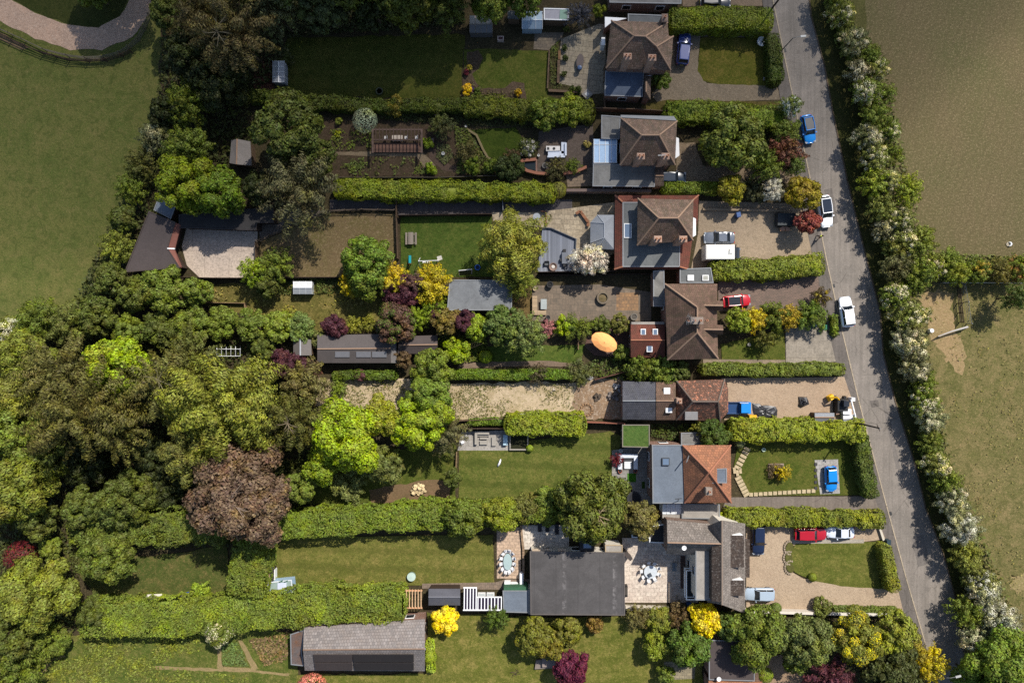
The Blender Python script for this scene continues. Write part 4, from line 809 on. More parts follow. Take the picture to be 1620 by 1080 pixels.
mb = MB(); mb.tube([P(1073, 792, 5), P(1073, 789, 6.6)], 0.05, 5); mb.tube([P(1068, 789, 6.5), P(1079, 788, 6.6)], 0.06, 5); mb.build('tv_aerial', plain(rgb(50, 50, 54)), b)
r = flat(b, [(1048, 797), (1078, 797), (1078, 813), (1048, 813)], 2.5, POLY_W, WHITE, 0.1, None, 0.08, name='glazed_roof'); mb = MB()
for x in (1048.5, 1055, 1062, 1069, 1077.5): mb.tube([P(x, 797.5, 2.53), P(x, 812.5, 2.53)], 0.06, 4)
mb.build('glazing_bars', WHITE_M, r); flat(b, [(1048, 813.5), (1078, 813.5), (1078, 819), (1048, 819)], 2.4, CONC, BRICK, 0.05)
flat(b, [(1079, 797), (1138, 798), (1138, 820), (1079, 819)], 2.7, CONC, BRICK, 0.1, LEAD)
b = bld('garden_room', 'flat garden room roofed with bright green turf', 'garden room', 1007, 690)
flat(b, [(985, 672), (1027, 672), (1027, 707), (985, 706)], 2.7, lawn(rgb(70, 96, 44), rgb(82, 104, 50), rgb(104, 108, 60), 0.4), TIMBER, 0.15, plain(rgb(118, 112, 98)), 0.2, win=True)
b = bld('shed', 'grey flat roofed shed behind the orange roofed house', 'shed', 1094, 694)
flat(b, [(1078, 685), (1108, 684), (1111, 702), (1078, 703)], 2.3, F_GREY, TIMBER, 0.1, LEAD)
# --- lowest house
b = bld('house', 'large dark tiled house with a cross gable and two front dormers', 'house', 1140, 895)
pts = [(1114, 822, 4.6), (1179, 830, 4.6), (1179, 968, 4.6), (1126, 966, 4.6), (1126, 860, 4.6), (1143, 836, 7.8), (1143, 952, 7.8)]
roofed(b, [(1142, 823, 7.6), (1179, 828, 4.6), (1179, 970, 4.6), (1142, 956, 7.6), (1119, 952, 4.9), (1119, 832, 4.9)], [(0, 1, 2, 3), (0, 3, 4, 5)], (0, 1, 2, 3, 4, 5), T_GREY, RENDER, ridges=((0, 3),), rm=plain(rgb(132, 116, 102)), win=False)
MB().prism(PP([(1126, 862, 6.9), (1141, 862, 7.62), (1141, 952, 7.62), (1126, 950, 6.9)]), 4.9).build('roof_slope', T_DARK, b)
g = gable(b, [(1055, 822), (1140, 830), (1140, 878), (1055, 876)], 4.6, (1056, 858), (1142, 860), 7.6, T_GREY, BRICK_D, name='cross_gable_roof', win=True)
flat(b, [(1101, 866), (1126, 866), (1126, 948), (1101, 948)], 5.6, CONC, RENDER, 0.1, LEAD, name='dormer_roof', win=True)
for y0, y1 in ((847, 897), (918, 942)):
    flat(b, [(1156, y0), (1177, y0), (1177, y1), (1156, y1)], 6.5, T_DARK, WHITE, 0.12, None, 0.2, wz0=4.9, name='dormer_roof')
    MB().prism(PP([(1157, y0 - 2), (1174, y0 - 2), (1177, y0), (1156, y0)], 6.3), 5.2).build('dormer_cheek', WHITE, b)
flat(b, [(1178.5, 852), (1186, 853), (1186, 913), (1178.5, 913)], 2.9, T_DARK, BRICK, 0.1, name='porch_roof')
mb = MB()
for A, B in (((1086, 902), (1101, 902)), ((1086, 902), (1086, 948)), ((1086, 948), (1101, 948)), ((1100, 902), (1100, 948))):
    q = P(*A, 3.6); w = P(*B, 3.6); mb.tube([q, w], 0.08, 5); mb.tube([q - Vector((0, 0, 1)), w - Vector((0, 0, 1))], 0.06, 5)
mb.build('balcony_rail', WHITE_M, b); flat(b, [(1087, 903), (1100, 903), (1100, 947), (1087, 947)], 2.6, felt(rgb(40, 42, 44), 0.0), RENDER, 0.1, name='balcony_floor')
roofed(b, [(1162, 951, 3.4), (1178, 950, 3.4), (1178, 972, 3.4), (1162, 968, 3.4), (1170, 956, 4.4), (1170, 966, 4.4)], [(0, 1, 4), (1, 2, 5, 4), (2, 3, 5), (3, 0, 4, 5)], (0, 1, 2, 3), T_BROWN2, RENDER, ov=0.15, win=False)
mb = MB(); c = P(1082, 866, 7.2); mb.lathe([(0.02, 0), (0.25, 0.05), (0.33, 0.14), (0.3, 0.16), (0.02, 0.04)], c, 14); mb.tube([c, c + Vector((0.1, 0.5, -0.6))], 0.03, 5); mb.build('satellite_dish', WHITE, b)
b = bld('outbuilding', 'black flat roofed outbuilding behind the cream stone terrace', 'outbuilding', 1025, 848)
flat(b, [(1000, 838), (1056, 828), (1052, 858), (1028, 857), (1028, 850), (1000, 849)], 2.6, F_BLACK, RENDER, 0.1, WHITE)
b = bld('pool_house', 'big square building under a dark weathered felt roof', 'building', 913, 922)
flat(b, [(839, 872), (987, 874), (988, 972), (840, 971)], 3.4, F_DARK, RENDER, 0.2, plain(rgb(92, 86, 82)), 0.3, win=True)
flat(b, [(836, 932), (839.5, 932), (841, 971), (836, 971)], 2.6, CONC, RENDER, 0.02, None)
for x in (842, 858, 882): MB().prism(PP([(x, 868), (x + 13, 868), (x + 13, 871.5), (x, 871.5)], 3.0), 2.7).build('eaves_panel', plain(rgb(176, 158, 136)), b)
flat(b, [(958, 862), (984, 862), (984, 873), (958, 873)], 2.9, CONC, RENDER, 0.1, plain(rgb(170, 150, 120)))
skylight(b, 929, 861, 3.3, 14, 12, frame=plain(rgb(70, 74, 80))); MB().prism(PP([(918, 855), (940, 855), (940, 872), (918, 872)], 3.15), 0).build('porch', F_BLACK, b)
b = bld('garden_store', 'small blue grey flat roof with a green felt edge', 'shed', 816, 946)
flat(b, [(796, 934), (836, 934), (836, 968), (797, 967)], 2.5, F_BLUE, TIMBER, 0.1, LEAD); MB().prism(PP([(797, 929), (834, 928), (837, 933.5), (797, 933.5)], 2.3), 0).build('lean_to', plain(rgb(52, 92, 66), 0.7), b)
mb = MB(); mb.box(P(803, 921, 0.5) , (0.9, 0.5, 0.9)); mb.box(P(825, 914, 0.6), (0.5, 1.6, 1.1)); mb.box(P(814, 923, 0.5), (1.0, 0.4, 0.9)); mb.build('white_cupboard', WHITE_M, b)
b = bld('bungalow', 'dark roofed bungalow at the bottom edge with a red tiled rim', 'bungalow', 1158, 1050)
flat(b, [(1122, 1012), (1193, 1014), (1193, 1076), (1122, 1074)], 3.3, F_BROWN, BRICK, 0.2, LEAD); flat(b, [(1193.5, 1032), (1200, 1034), (1200, 1078), (1193.5, 1077)], 3.0, T_BROWN2, BRICK, 0.1)
gable(b, [(1121, 1076), (1206, 1078), (1206, 1150), (1121, 1150)], 3.0, (1121, 1114), (1206, 1114), 5.5, T_ORANGE, BRICK, rm=RIDGE_R)
mb = MB(); mb.lathe([(0.02, 0), (0.25, 0.05), (0.33, 0.14), (0.3, 0.16), (0.02, 0.04)], P(1137, 1073, 3.7), 14); mb.tube([P(1137, 1073, 3.7), P(1133, 1076, 3.2)], 0.03, 5); mb.build('satellite_dish', WHITE, b)
# --- barn, stable, sheds, greenhouses
b = bld('barn', 'long grey tiled barn with dark solar panels on one slope', 'barn', 576, 1027)
g = gable(b, [(481, 992), (672, 979), (672, 1061), (482, 1060)], 2.9, (479.5, 1027.5), (672, 1026), 5.3, T_BARN, BRICK, rm=plain(rgb(128, 104, 86)), win=True)
for x0, x1, m in ((495.5, 558, felt(rgb(66, 58, 56), 1.05, 0.1)), (558, 655, felt(rgb(46, 42, 42), 1.05, 0.1))):
    for y0, y1, za, zb in ((1034, 1045.5, 4.95, 4.16), (1047, 1058.5, 4.08, 3.3)):
        q = [P(x0 + (y0 - 1034) * .15, y0, za), P(x1 - .4, y0, za), P(x1 - .4, y1, zb), P(x0 + (y1 - 1034) * .15, y1, zb)]; n = (q[1] - q[0]).cross(q[3] - q[0]).normalized(); n = n if n.z > 0 else -n
        MB().add([p + n * 0.12 for p in q] + [p + n * 0.03 for p in q], [face_up([p for p in q], [0, 1, 2, 3])] + [[0, 1, 5, 4], [1, 2, 6, 5], [2, 3, 7, 6], [3, 0, 4, 7]]).build('solar_panel', m, g)
flat(b, [(460, 1003), (481, 996), (477, 1030), (480, 1052), (461, 1050)], 2.5, earth(rgb(96, 92, 92), rgb(112, 80, 60), rgb(90, 84, 80)), TIMBER, 0.1, LEAD, name='lean_to_roof')
b = bld('stable', 'dark brown stable roof folded along a reddish inner edge', 'stable', 245, 385)
flat(b, [(236, 335), (277, 352), (265, 393), (284, 423), (198, 430)], 3.3, F_BROWN, TIMBER_D, 0.2, plain(rgb(70, 60, 56)))
for q in ([(277.5, 352, 3.3), (286, 356, 2.8), (277, 392, 2.8), (265.5, 392, 3.3)], [(265.5, 394, 3.3), (276, 394, 2.8), (287, 421, 2.8), (284, 423, 3.3)]): MB().prism(PP(q), 2.65).build('canopy', plain(rgb(124, 82, 72), 0.8, 0.1), b)
MB().prism(PP([(264.5, 392, 3.4), (276, 392.2, 2.95), (276, 394.4, 2.95), (264.5, 394, 3.4)]), 2.75).build('canopy_trim', WHITE, b)
b = bld('shed', 'blue grey shed under the lime green maple', 'shed', 260, 326)
flat(b, [(254, 306), (279, 322), (270, 346), (244, 332)], 2.5, F_BLUE, TIMBER_D, 0.1, LEAD)
b = bld('stable', 'long black stable roof in deep shade along the concrete yard', 'stable', 365, 348)
flat(b, [(284, 340), (330, 336), (432, 328), (432, 352), (406, 352), (405, 364), (284, 360)], 2.8, F_BLACK, TIMBER_D, 0.2, plain(rgb(52, 48, 48)))
b = bld('shed', 'grey apex shed between the dark wood trees', 'shed', 381, 241)
gable(b, [(363, 258), (366, 222), (396, 224), (398, 262)], 2.2, (374, 260), (375, 220), 2.9, felt(rgb(124, 118, 114), 0.0, 0.15), TIMBER, name='roof')
def greenhouse(label, x0, y0, x1, y1, m=POLY_W, bars=4, ze=1.6, zr=2.3, skew=0, frame=WHITE_M, solid=None):
    g = bld('greenhouse', label, 'greenhouse', (x0 + x1) / 2, (y0 + y1) / 2); horiz = (x1 - x0) > (y1 - y0); xm, ym = (x0 + x1) / 2, (y0 + y1) / 2
    a = [(x0, y0), (x1, y0), (x1, y1), (x0, y1)] if horiz else [(x0, y1), (x0, y0), (x1, y0), (x1, y1)]
    r1, r2 = ((x0, ym), (x1, ym)) if horiz else ((xm, y1), (xm, y0))
    r = gable(g, a, ze, r1, r2, zr, m, m, 0.05, 'glass_roof', frame, rw=0.05); mb = MB()
    for i in range(bars + 1):
        t = i / bars
        if horiz: x = x0 + (x1 - x0) * t; mb.tube([P(x, y0, ze + .03), P(x, ym, zr + .03), P(x, y1, ze + .03)], 0.035, 4)
        else: y = y0 + (y1 - y0) * t; mb.tube([P(x0, y, ze + .03), P(xm, y, zr + .03), P(x1, y, ze + .03)], 0.035, 4)
    mb.build('glazing_bars', frame, r); return g
greenhouse('pale grey greenhouse on the red earth patch', 431, 97, 450, 130, plain(rgb(150, 152, 160), 0.3, 0.5))
greenhouse('brown slatted greenhouse in the dim top garden', 743, 25, 779, 52, plain(rgb(96, 92, 92), 0.3, 0.5), 4, frame=plain(rgb(140, 126, 112)))
greenhouse('blue white glasshouse between the top garden sheds', 826, 18, 858, 46, plain(rgb(150, 168, 182), 0.25, 0.5), 3)
greenhouse('white greenhouse frame beside the paddock shrubs', 464, 445, 493, 465, plain(rgb(196, 198, 198), 0.3, 0.5), 3)
b = bld('shed', 'small grey lean-to shed against the top garden trees', 'shed', 813, 23); flat(b, [(803, 17), (822, 18), (822, 30), (803, 29)], 2.0, F_MID, TIMBER, 0.08)
b = bld('shed', 'white roofed potting shed with an open front', 'shed', 880, 24); flat(b, [(861, 14), (900, 15), (899, 32), (861, 31)], 2.2, plain(rgb(150, 148, 154), 0.6), TIMBER, 0.1, WHITE); MB().prism(PP([(886, 15.5), (898, 16), (897, 31), (885, 31)], 2.26), 2.18).build('roof_light', plain(rgb(120, 150, 132), 0.3), b)
b = bld('garage', 'flat grey garage dappled by the willow shade', 'garage', 759, 467)
flat(b, [(712, 443), (810, 444), (809, 490), (708, 490)], 2.9, felt(rgb(110, 112, 114), 0.0, 0.35), BRICK_D, 0.15, LEAD)
b = bld('shed', 'long brown corrugated shed with translucent roof panels', 'shed', 560, 552)
g = gable(b, [(502, 530), (618, 528), (618, 574), (502, 574)], 2.4, (502, 552), (618, 551), 3.2, felt(rgb(86, 80, 78), 0.55, 0.15), TIMBER_D, name='roof')
for x in (530, 563.5, 588.5): MB().prism(PP([(x, 556, 3.16), (x + 23, 556, 3.16), (x + 23, 565, 2.83), (x, 565, 2.83)]), 2.5).build('roof_light', plain(rgb(120, 120, 124), 0.4), g)
MB().prism(PP([(617.5, 536, 2.9), (627, 538, 2.5), (627, 574, 2.3), (618.5, 574, 2.3)]), 0).build('side_lean_to', plain(rgb(104, 100, 98)), b)
b = bld('shed', 'brown shed half hidden under purple leaved trees', 'shed', 661, 546); gable(b, [(630, 532), (692, 530), (692, 560), (629, 559)], 2.3, (630, 546), (692, 545), 2.9, F_BROWN, TIMBER_D)
b = bld('shed', 'narrow brown shed with a pale ridge strip', 'shed', 478, 549); gable(b, [(464, 562), (464, 537), (492, 537), (493, 562)], 2.1, (475, 562), (475, 536), 2.7, plain(rgb(100, 94, 90)), TIMBER, rm=plain(rgb(170, 172, 176)))
b = bld('shed', 'dark gabled shed between the pergolas', 'shed', 703, 944); gable(b, [(678, 931), (728, 931), (728, 957), (678, 957)], 2.2, (678, 944), (728, 944), 2.8, felt(rgb(84, 84, 90), 0, 0.15), TIMBER_D, rm=plain(rgb(110, 110, 116)))
b = bld('greenhouse', 'pale green lean-to greenhouse in the hedge corner', 'greenhouse', 444, 930)
flat(b, [(424, 921), (461, 917), (463, 938), (424, 943)], 2.0, plain(rgb(140, 156, 150), 0.3, 0.4), POLY, 0.08, POLY_W, 0.1, name='glass_roof'); MB().prism(PP([(439, 922), (453, 921), (453, 931), (439, 932)], 2.1), 2.0).build('roof_vent', plain(rgb(190, 196, 214), 0.4), b)
for x in (441, 449): MB().prism(PP([(x, 920), (x + 6, 917.5), (x + 6, 919), (x, 921)], 2.14), 2.0).build('open_vent', plain(rgb(40, 90, 70), 0.3), b)
b = bld('shed', 'tiny black shed with a white gate by the clipped hedge', 'shed', 428, 908); gable(b, [(421, 920), (420, 897), (432, 896), (432, 919)], 1.8, (426, 920), (426, 896), 2.2, felt(rgb(52, 48, 50), 0), TIMBER_D); MB().box(P(436, 907, 0.6), (0.14, 1.5, 1.0)).build('gate', WHITE, b)
b = bld('shed', 'small grey apex shed by the work yard gate', 'shed', 1304, 660); gable(b, [(1289, 653), (1320, 653), (1320, 667), (1289, 667)], 2.0, (1289, 660), (1320, 660), 2.4, felt(rgb(132, 134, 138), 0.7, 0.12), TIMBER)
# ------------------------------------------------------------------ trees, shrubs and hedges
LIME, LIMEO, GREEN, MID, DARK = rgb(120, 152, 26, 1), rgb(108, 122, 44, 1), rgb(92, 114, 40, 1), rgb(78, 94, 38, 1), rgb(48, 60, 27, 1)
OLIVE, BROWN, COPPER, PURPLE, RED = rgb(88, 96, 44, 1), rgb(90, 84, 50, 1), rgb(100, 84, 66, 1), rgb(78, 44, 52, 1), rgb(100, 28, 32, 1)
GOLD, YEL, GREY, YEW, PALE, WHT, BRIGHT = rgb(178, 166, 28, 1), rgb(216, 200, 24, 1), rgb(98, 106, 72, 1), rgb(98, 98, 62, 1), rgb(150, 170, 140, 1), rgb(222, 220, 198, 1), rgb(108, 138, 32, 1)
T = tree
# the wood and field edge, top left
for x_, r_, h_, l_ in ((420, 70, 17, 'first'), (520, 80, 18, 'second'), (620, 80, 18, 'third'), (715, 70, 15, 'fourth')): T(x_, -70, r_, h_, MID, l_ + ' tall dark tree past the top edge counting from the brown olive tree', 'round')
T(172, -78, 70, 13, MID, 'dark tree beyond the top edge shading the grass island', 'round')
T(150, -10, 26, 5, GREEN, 'bright green tree on the grass island inside the track bend')
T(268, 22, 30, 8, MID, 'dark tree just inside the field fence end')
twigs(T(372, 55, 66, 15, BROWN, 'tall brown olive tree with pale bare twigs above the top garden', 'feather'), 3.2, 14.2, 8, rgb(98, 92, 76), 0.8, -0.6, -1.5)
T(322, 30, 46, 12, rgb(70, 66, 36, 1), 'dull olive tree between the field corner and the brown olive tree', 'feather')
T(300, 92, 40, 10, DARK, 'dark green tree overhanging the field edge below the track')
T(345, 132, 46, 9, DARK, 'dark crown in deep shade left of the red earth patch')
T(437, 14, 34, 12, GREY, 'grey green leafy tree touching the top edge above the red earth patch', 'spray')
T(516, 8, 42, 12, rgb(74, 88, 52, 1), 'dim grey green tree at the top edge left of the long lawn', 'round')
T(588, 5, 40, 11, DARK, 'dark tree at the top edge over the middle of the dim lawn')
T(648, 14, 38, 11, rgb(86, 96, 34, 1), 'yellow green tree at the top edge over the dim lawn')
T(706, 6, 36, 10, MID, 'dark olive tree at the top edge beside the slatted greenhouse', 'spray')
T(776, 4, 34, 8, GREEN, 'broad green tree at the top edge above the blue white glasshouse')
T(828, -6, 34, 8, GREEN, 'green tree cut by the top edge above the potting shed')
T(300, 164, 34, 8, rgb(88, 108, 34, 1), 'lit yellow green branchy tree in the dark wood edge', 'spray')
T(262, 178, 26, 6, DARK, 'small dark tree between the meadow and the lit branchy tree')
T(296, 232, 34, 8, GREEN, 'round fresh green tree left of the grey apex shed', 'spray')
T(246, 215, 24, 5, GREY, 'pale flowering elder at the meadow edge', 'spray', col2=rgb(190, 190, 140, 1))
T(456, 204, 58, 11, MID, 'huge dark green dome tree beside the grey apex shed', 'round')
T(500, 250, 34, 8, MID, 'lower skirt of dark green tree beside the kitchen garden')
T(292, 290, 46, 9, rgb(104, 128, 22, 1), 'yellow lime maple overhanging the black stable', 'clump')
T(350, 306, 44, 9, rgb(84, 118, 28, 1), 'deeper green half of the maple pair over the black stable', 'clump')
T(410, 298, 27, 7, DARK, 'dark tree squeezed between the maple and the grey brown tree')
T(474, 298, 58, 10, rgb(98, 98, 66, 1), 'grey brown twiggy tree at the end of the lime hedge', 'feather')
T(222, 262, 24, 5, OLIVE, 'olive bush in the meadow hedge above the blue grey shed', 'spray')
T(206, 300, 24, 5, GREEN, 'green bush in the meadow hedge beside the stable roof corner', 'spray')
T(196, 345, 24, 5, MID, 'mid green bush in the meadow hedge along the stable roof', 'round')
T(186, 392, 26, 5, LIMEO, 'yellowish bush in the meadow hedge by the stable foot', 'spray')
T(176, 440, 28, 6, MID, 'dark bush in the meadow hedge below the stable', 'round')
T(264, 458, 40, 6, GREEN, 'broad light green tree directly below the stable roof', 'round')
T(216, 464, 28, 5, MID, 'darker green tree left of the light green one below the stable')
T(312, 462, 24, 5, GREEN, 'low green tree at the corner of the concrete yard')
T(152, 500, 34, 6, MID, 'dense green tree at the end of the meadow hedge', 'round')
T(112, 512, 34, 6, rgb(96, 110, 52, 1), 'soft green thicket tree jutting into the meadow', 'spray')
T(60, 508, 34, 6, GREEN, 'light green tree at the bottom of the meadow', 'spray')
T(18, 528, 28, 5, LIMEO, 'elder with a spray of white blossom at the left edge', 'spray', col2=rgb(220, 220, 190, 1))
T(42, 566, 44, 8, LIMEO, 'yellow green tree at the left edge below the meadow', 'clump')
T(20, 622, 46, 8, rgb(120, 128, 52, 1), 'olive lime tree against the left edge', 'clump')
T(28, 690, 50, 9, GREEN, 'grey green tree massing at the left edge', 'round')
T(30, 770, 56, 10, LIMEO, 'large yellow green tree at the left edge of the wood', 'clump')
T(58, 820, 34, 7, MID, 'green tree above the crimson maple')
T(96, 590, 52, 12, rgb(98, 98, 50, 1), 'olive brown tree in the middle of the wood edge', 'feather')
T(190, 578, 52, 12, LIME, 'brilliant lime tree rising among the olive conifers', 'clump')
T(136, 652, 78, 16, rgb(98, 97, 46, 1), 'great olive gold conifer with drooping fans', 'feather')
T(196, 682, 40, 13, rgb(97, 98, 46, 1), 'lower fan of the olive gold conifer group', 'feather')
twigs(T(262, 608, 56, 13, rgb(102, 104, 52, 1), 'olive tree with pale bare branches on its crown', 'feather'), 2.8, 12.2, 11, rgb(112, 106, 78), 1.1, 0.8, 0.8)
T(300, 562, 36, 8, OLIVE, 'straggly olive tree below the bare tunnel frame', 'feather')
T(352, 640, 88, 15, rgb(116, 126, 46, 1), 'very large olive lime oak in the middle of the wood', 'spray')
T(305, 706, 50, 12, rgb(98, 104, 48, 1), 'dull olive shoulder tree beside the large oak', 'spray')
twigs(T(470, 662, 48, 11, rgb(94, 98, 44, 1), 'olive brown pine between the oak and the lime trees', 'feather'), 2.4, 10.8, 8, rgb(112, 100, 80), 0.8, -0.2, -0.2)
T(484, 610, 38, 8, rgb(102, 98, 52, 1), 'tan olive tree beside the purple plum', 'spray')
twigs(T(380, 785, 82, 13, COPPER, 'great coppery pink beech with pale twigs', 'round'), 3.6, 12.5, 16, rgb(140, 122, 108), 0.95, 0, 0)
T(436, 778, 26, 9, rgb(112, 90, 68, 1), 'copper side crown next to the great beech', 'spray')
T(548, 690, 64, 11, LIME, 'vivid lime green tree beside the dry plot', 'clump')
T(510, 735, 34, 8, BRIGHT, 'bright green lower tree below the vivid lime one', 'clump')
T(603, 662, 34, 9, rgb(126, 134, 34, 1), 'yellow lime middle tree of the row below the dry plot', 'clump')
T(662, 672, 42, 9, LIME, 'lime tree next to the dark rounded yew', 'clump')
T(688, 652, 34, 9, rgb(118, 144, 34, 1), 'upper lime tree reaching into the dry plot', 'clump')
T(606, 735, 34, 7, rgb(92, 104, 50, 1), 'grey green hazel shaded under the lime trees', 'round')
T(703, 684, 34, 7, YEW, 'dark rounded yew beside the sofa terrace', 'feather')
T(684, 582, 34, 8, GREEN, 'upper half of the twin green ash in the dry plot', 'round')
T(680, 622, 36, 9, rgb(86, 118, 40, 1), 'lower half of the twin green ash in the dry plot', 'round')
T(550, 766, 28, 4, rgb(112, 124, 66, 1), 'silvery green shrub tree on the shaded garden grass', 'spray')
T(478, 770, 28, 7, GREEN, 'green tree between the copper beech and the shaded grass')
T(200, 792, 44, 8, MID, 'mid green tree above the long tall hedge', 'round')
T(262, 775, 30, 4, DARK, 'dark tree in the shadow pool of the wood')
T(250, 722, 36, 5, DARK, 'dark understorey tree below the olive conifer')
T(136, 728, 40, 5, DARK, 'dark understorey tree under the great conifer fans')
T(84, 728, 30, 6, MID, 'mid green tree left of the shadow pool')
T(135, 800, 36, 7, MID, 'green tree left of the tall hedge end', 'round')
T(30, 880, 24, 5, RED, 'crimson maple at the left edge', 'ball')
T(80, 866, 20, 4, GREEN, 'small light green tree right of the crimson maple')
T(170, 878, 46, 7, rgb(90, 110, 42, 1), 'broad green tree spilling onto the secluded lawn', 'round')
T(56, 934, 60, 9, LIMEO, 'large olive lime tree in the lower left corner', 'clump')
T(22, 1000, 44, 8, MID, 'dark green tree below the olive lime one at the left edge')
T(30, 1052, 50, 6, GREEN, 'leafy green tree in the bottom left corner', 'spray')
T(84, 1012, 28, 4, GREEN, 'green thicket tree at the allotment edge', 'round')
T(346, 998, 24, 5, GREEN, 'hedge tree dotted with white blossoms', 'clump', col2=rgb(216, 210, 170, 1))
T(150, 968, 26, 4.5, MID, 'rough dark green tree at the left end of the long hedge', 'round')
# middle gardens
T(812, 386, 56, 9, rgb(130, 136, 52, 1), 'yellow olive willow drooping over the play lawn', 'willow')
T(822, 448, 24, 6, rgb(108, 124, 44, 1), 'lower green skirt of the willow above the weathered patio', 'willow')
T(580, 412, 42, 7, rgb(88, 122, 40, 1), 'fresh green tree at the paddock corner', 'round')
T(582, 450, 28, 6, GREEN, 'green tree under the paddock fence', 'clump')
T(560, 450, 22, 4, GOLD, 'small yellow leaved shrub tree by the paddock fence', 'spray')
T(437, 420, 26, 5, GREEN, 'green sapling at the right edge of the concrete yard', 'spray')
T(402, 430, 24, 5, BRIGHT, 'light green sapling on the corner of the concrete yard', 'spray')
T(424, 450, 22, 4, MID, 'green bush below the two yard saplings')
T(620, 440, 24, 5, GOLD, 'golden shrub tree beside the slide', 'spray')
T(684, 451, 32, 5, GOLD, 'large golden shrub tree left of the grey garage', 'spray')
T(658, 448, 18, 5, rgb(92, 70, 66, 1), 'dusky purple sapling between the two golden shrubs', 'spray')
T(636, 462, 30, 4, PURPLE, 'low purple tree in shade under the golden shrubs', 'round')
T(528, 515, 20, 4, PURPLE, 'compact purple tree above the long corrugated shed', 'clump')
T(452, 580, 29, 6, PURPLE, 'large purple plum between the oak and the narrow shed', 'clump')
T(488, 590, 20, 5, rgb(100, 74, 62, 1), 'reddish brown bush right of the purple plum', 'spray')
T(626, 512, 34, 6, rgb(92, 72, 58, 1), 'purple brown tree over the end of the corrugated shed', 'round', col2=rgb(84, 108, 36, 1), part2='green_growth')
T(660, 505, 20, 4, BRIGHT, 'bright green fern tree next to the purple brown tree', 'feather')
T(688, 486, 22, 4, BRIGHT, 'palm like bright green shrub below the grey garage', 'feather')
T(706, 508, 24, 5, rgb(116, 104, 48, 1), 'olive bronze bush below the grey garage', 'round')
T(692, 498, 16, 4, PURPLE, 'little purple bush left of the olive bronze bush', 'clump')
T(738, 508, 20, 5, PURPLE, 'dark purple bush right of the olive bronze bush', 'clump')
T(754, 515, 22, 5, BRIGHT, 'light green leafy tree under the grey garage corner', 'clump')
T(795, 514, 34, 6, rgb(82, 112, 52, 1), 'blue green tree beside the weathered patio edge', 'round')
T(830, 530, 34, 7, rgb(96, 118, 64, 1), 'silvery green tree shading the narrow lawn', 'spray')
T(722, 555, 22, 4, LIME, 'lime yellow large leaved shrub beside the garden arch', 'clump')
T(866, 519, 13, 3, rgb(170, 116, 112, 1), 'pink flowering bush left of the orange parasol', 'spray')
T(892, 517, 17, 3, LIME, 'lime yellow bush between the pink bush and the parasol', 'clump')
T(915, 518, 20, 3, GREEN, 'spiky green bush beside the orange parasol', 'feather')
T(952, 514, 16, 2.4, MID, 'low green bush above the orange parasol', 'round')
T(982, 512, 16, 2.4, rgb(104, 108, 46, 1), 'olive bush at the corner of the red tiled extension', 'round')
T(982, 558, 14, 2.5, GREEN, 'green bush between the parasol and the red tiled extension', 'clump')
T(932, 412, 27, 5, rgb(196, 190, 176, 1), 'white blossom tree beside the grey deck', 'spray', col2=WHT)
twigs(T(940, 800, 58, 10, rgb(88, 102, 40, 1), 'dark olive evergreen oak above the pool house with bare twigs in its crown', 'clump'), 2.2, 9.6, 9, rgb(160, 140, 110), 0.8, 0.2, -0.6)
T(1012, 820, 32, 6, rgb(110, 106, 56, 1), 'olive bush tree between the evergreen oak and the black outbuilding', 'round')
T(735, 818, 34, 6, GREEN, 'green hedge tree right of the striped back lawn foot', 'clump')
T(792, 812, 30, 5, rgb(112, 128, 36, 1), 'yellow green hedge tree above the oval table', 'clump')
T(830, 802, 26, 3.6, rgb(98, 102, 48, 1), 'olive hedge tree above the pale flagstones', 'round')
T(868, 798, 30, 3.6, GREEN, 'fresh green tree left of the evergreen oak', 'clump')
T(716, 755, 15, 4, MID, 'slim green tree at the corner of the striped back lawn')
T(1117, 978, 26, 6, YEL, 'brilliant yellow tree at the foot of the lowest house', 'clump')
T(1196, 1006, 50, 8, GREEN, 'big fresh green tree in front of the bottom bungalow', 'clump')
T(1152, 990, 22, 6, rgb(70, 100, 44, 1), 'dark green tree between the yellow tree and the white wall')
T(1268, 1008, 46, 8, rgb(96, 112, 60, 1), 'grey green tree in the roadside row below the gravel drive', 'round')
T(1260, 1042, 22, 5, GREEN, 'bright lower bush under the grey green roadside tree', 'clump')
T(1352, 1006, 42, 8, rgb(108, 116, 44, 1), 'green tree with golden yellow edges in the roadside row', 'round', col2=YEL, part2='golden_growth')
T(1416, 998, 36, 7, rgb(126, 138, 48, 1), 'lime green tree at the lane end of the roadside row', 'round')
T(1412, 1062, 48, 7, rgb(66, 76, 36, 1), 'dark olive tree in the lower right shade', 'round')
T(1474, 1052, 26, 4, GOLD, 'golden conifer hedge tree beside the lane', 'spray')
T(1446, 1030, 20, 4, rgb(148, 140, 40, 1), 'smaller golden conifer beside the lane', 'spray')
T(1312, 1072, 38, 6, rgb(92, 50, 60, 1), 'purple maple at the bottom edge by the forecourt', 'feather')
T(905, 1054, 29, 5, rgb(98, 38, 56, 1), 'deep purple maple on the sunny bottom lawn', 'clump')
T(846, 1006, 36, 6, rgb(100, 104, 34, 1), 'bronze green cypress on the bottom lawn', 'thuja')
T(900, 1002, 26, 5, rgb(102, 104, 36, 1), 'smaller bronze cypress right of the big one', 'thuja')
T(868, 1024, 26, 5, rgb(110, 108, 32, 1), 'front bronze cypress above the purple maple', 'thuja')
T(786, 977, 20, 4, rgb(70, 104, 36, 1), 'round green tree below the white pergola', 'spray')
T(703, 979, 21, 3.5, YEL, 'round yellow bush below the dark gabled shed', 'clump')
T(940, 986, 15, 2.5, rgb(112, 98, 48, 1), 'small bronze bush below the pool house', 'round')
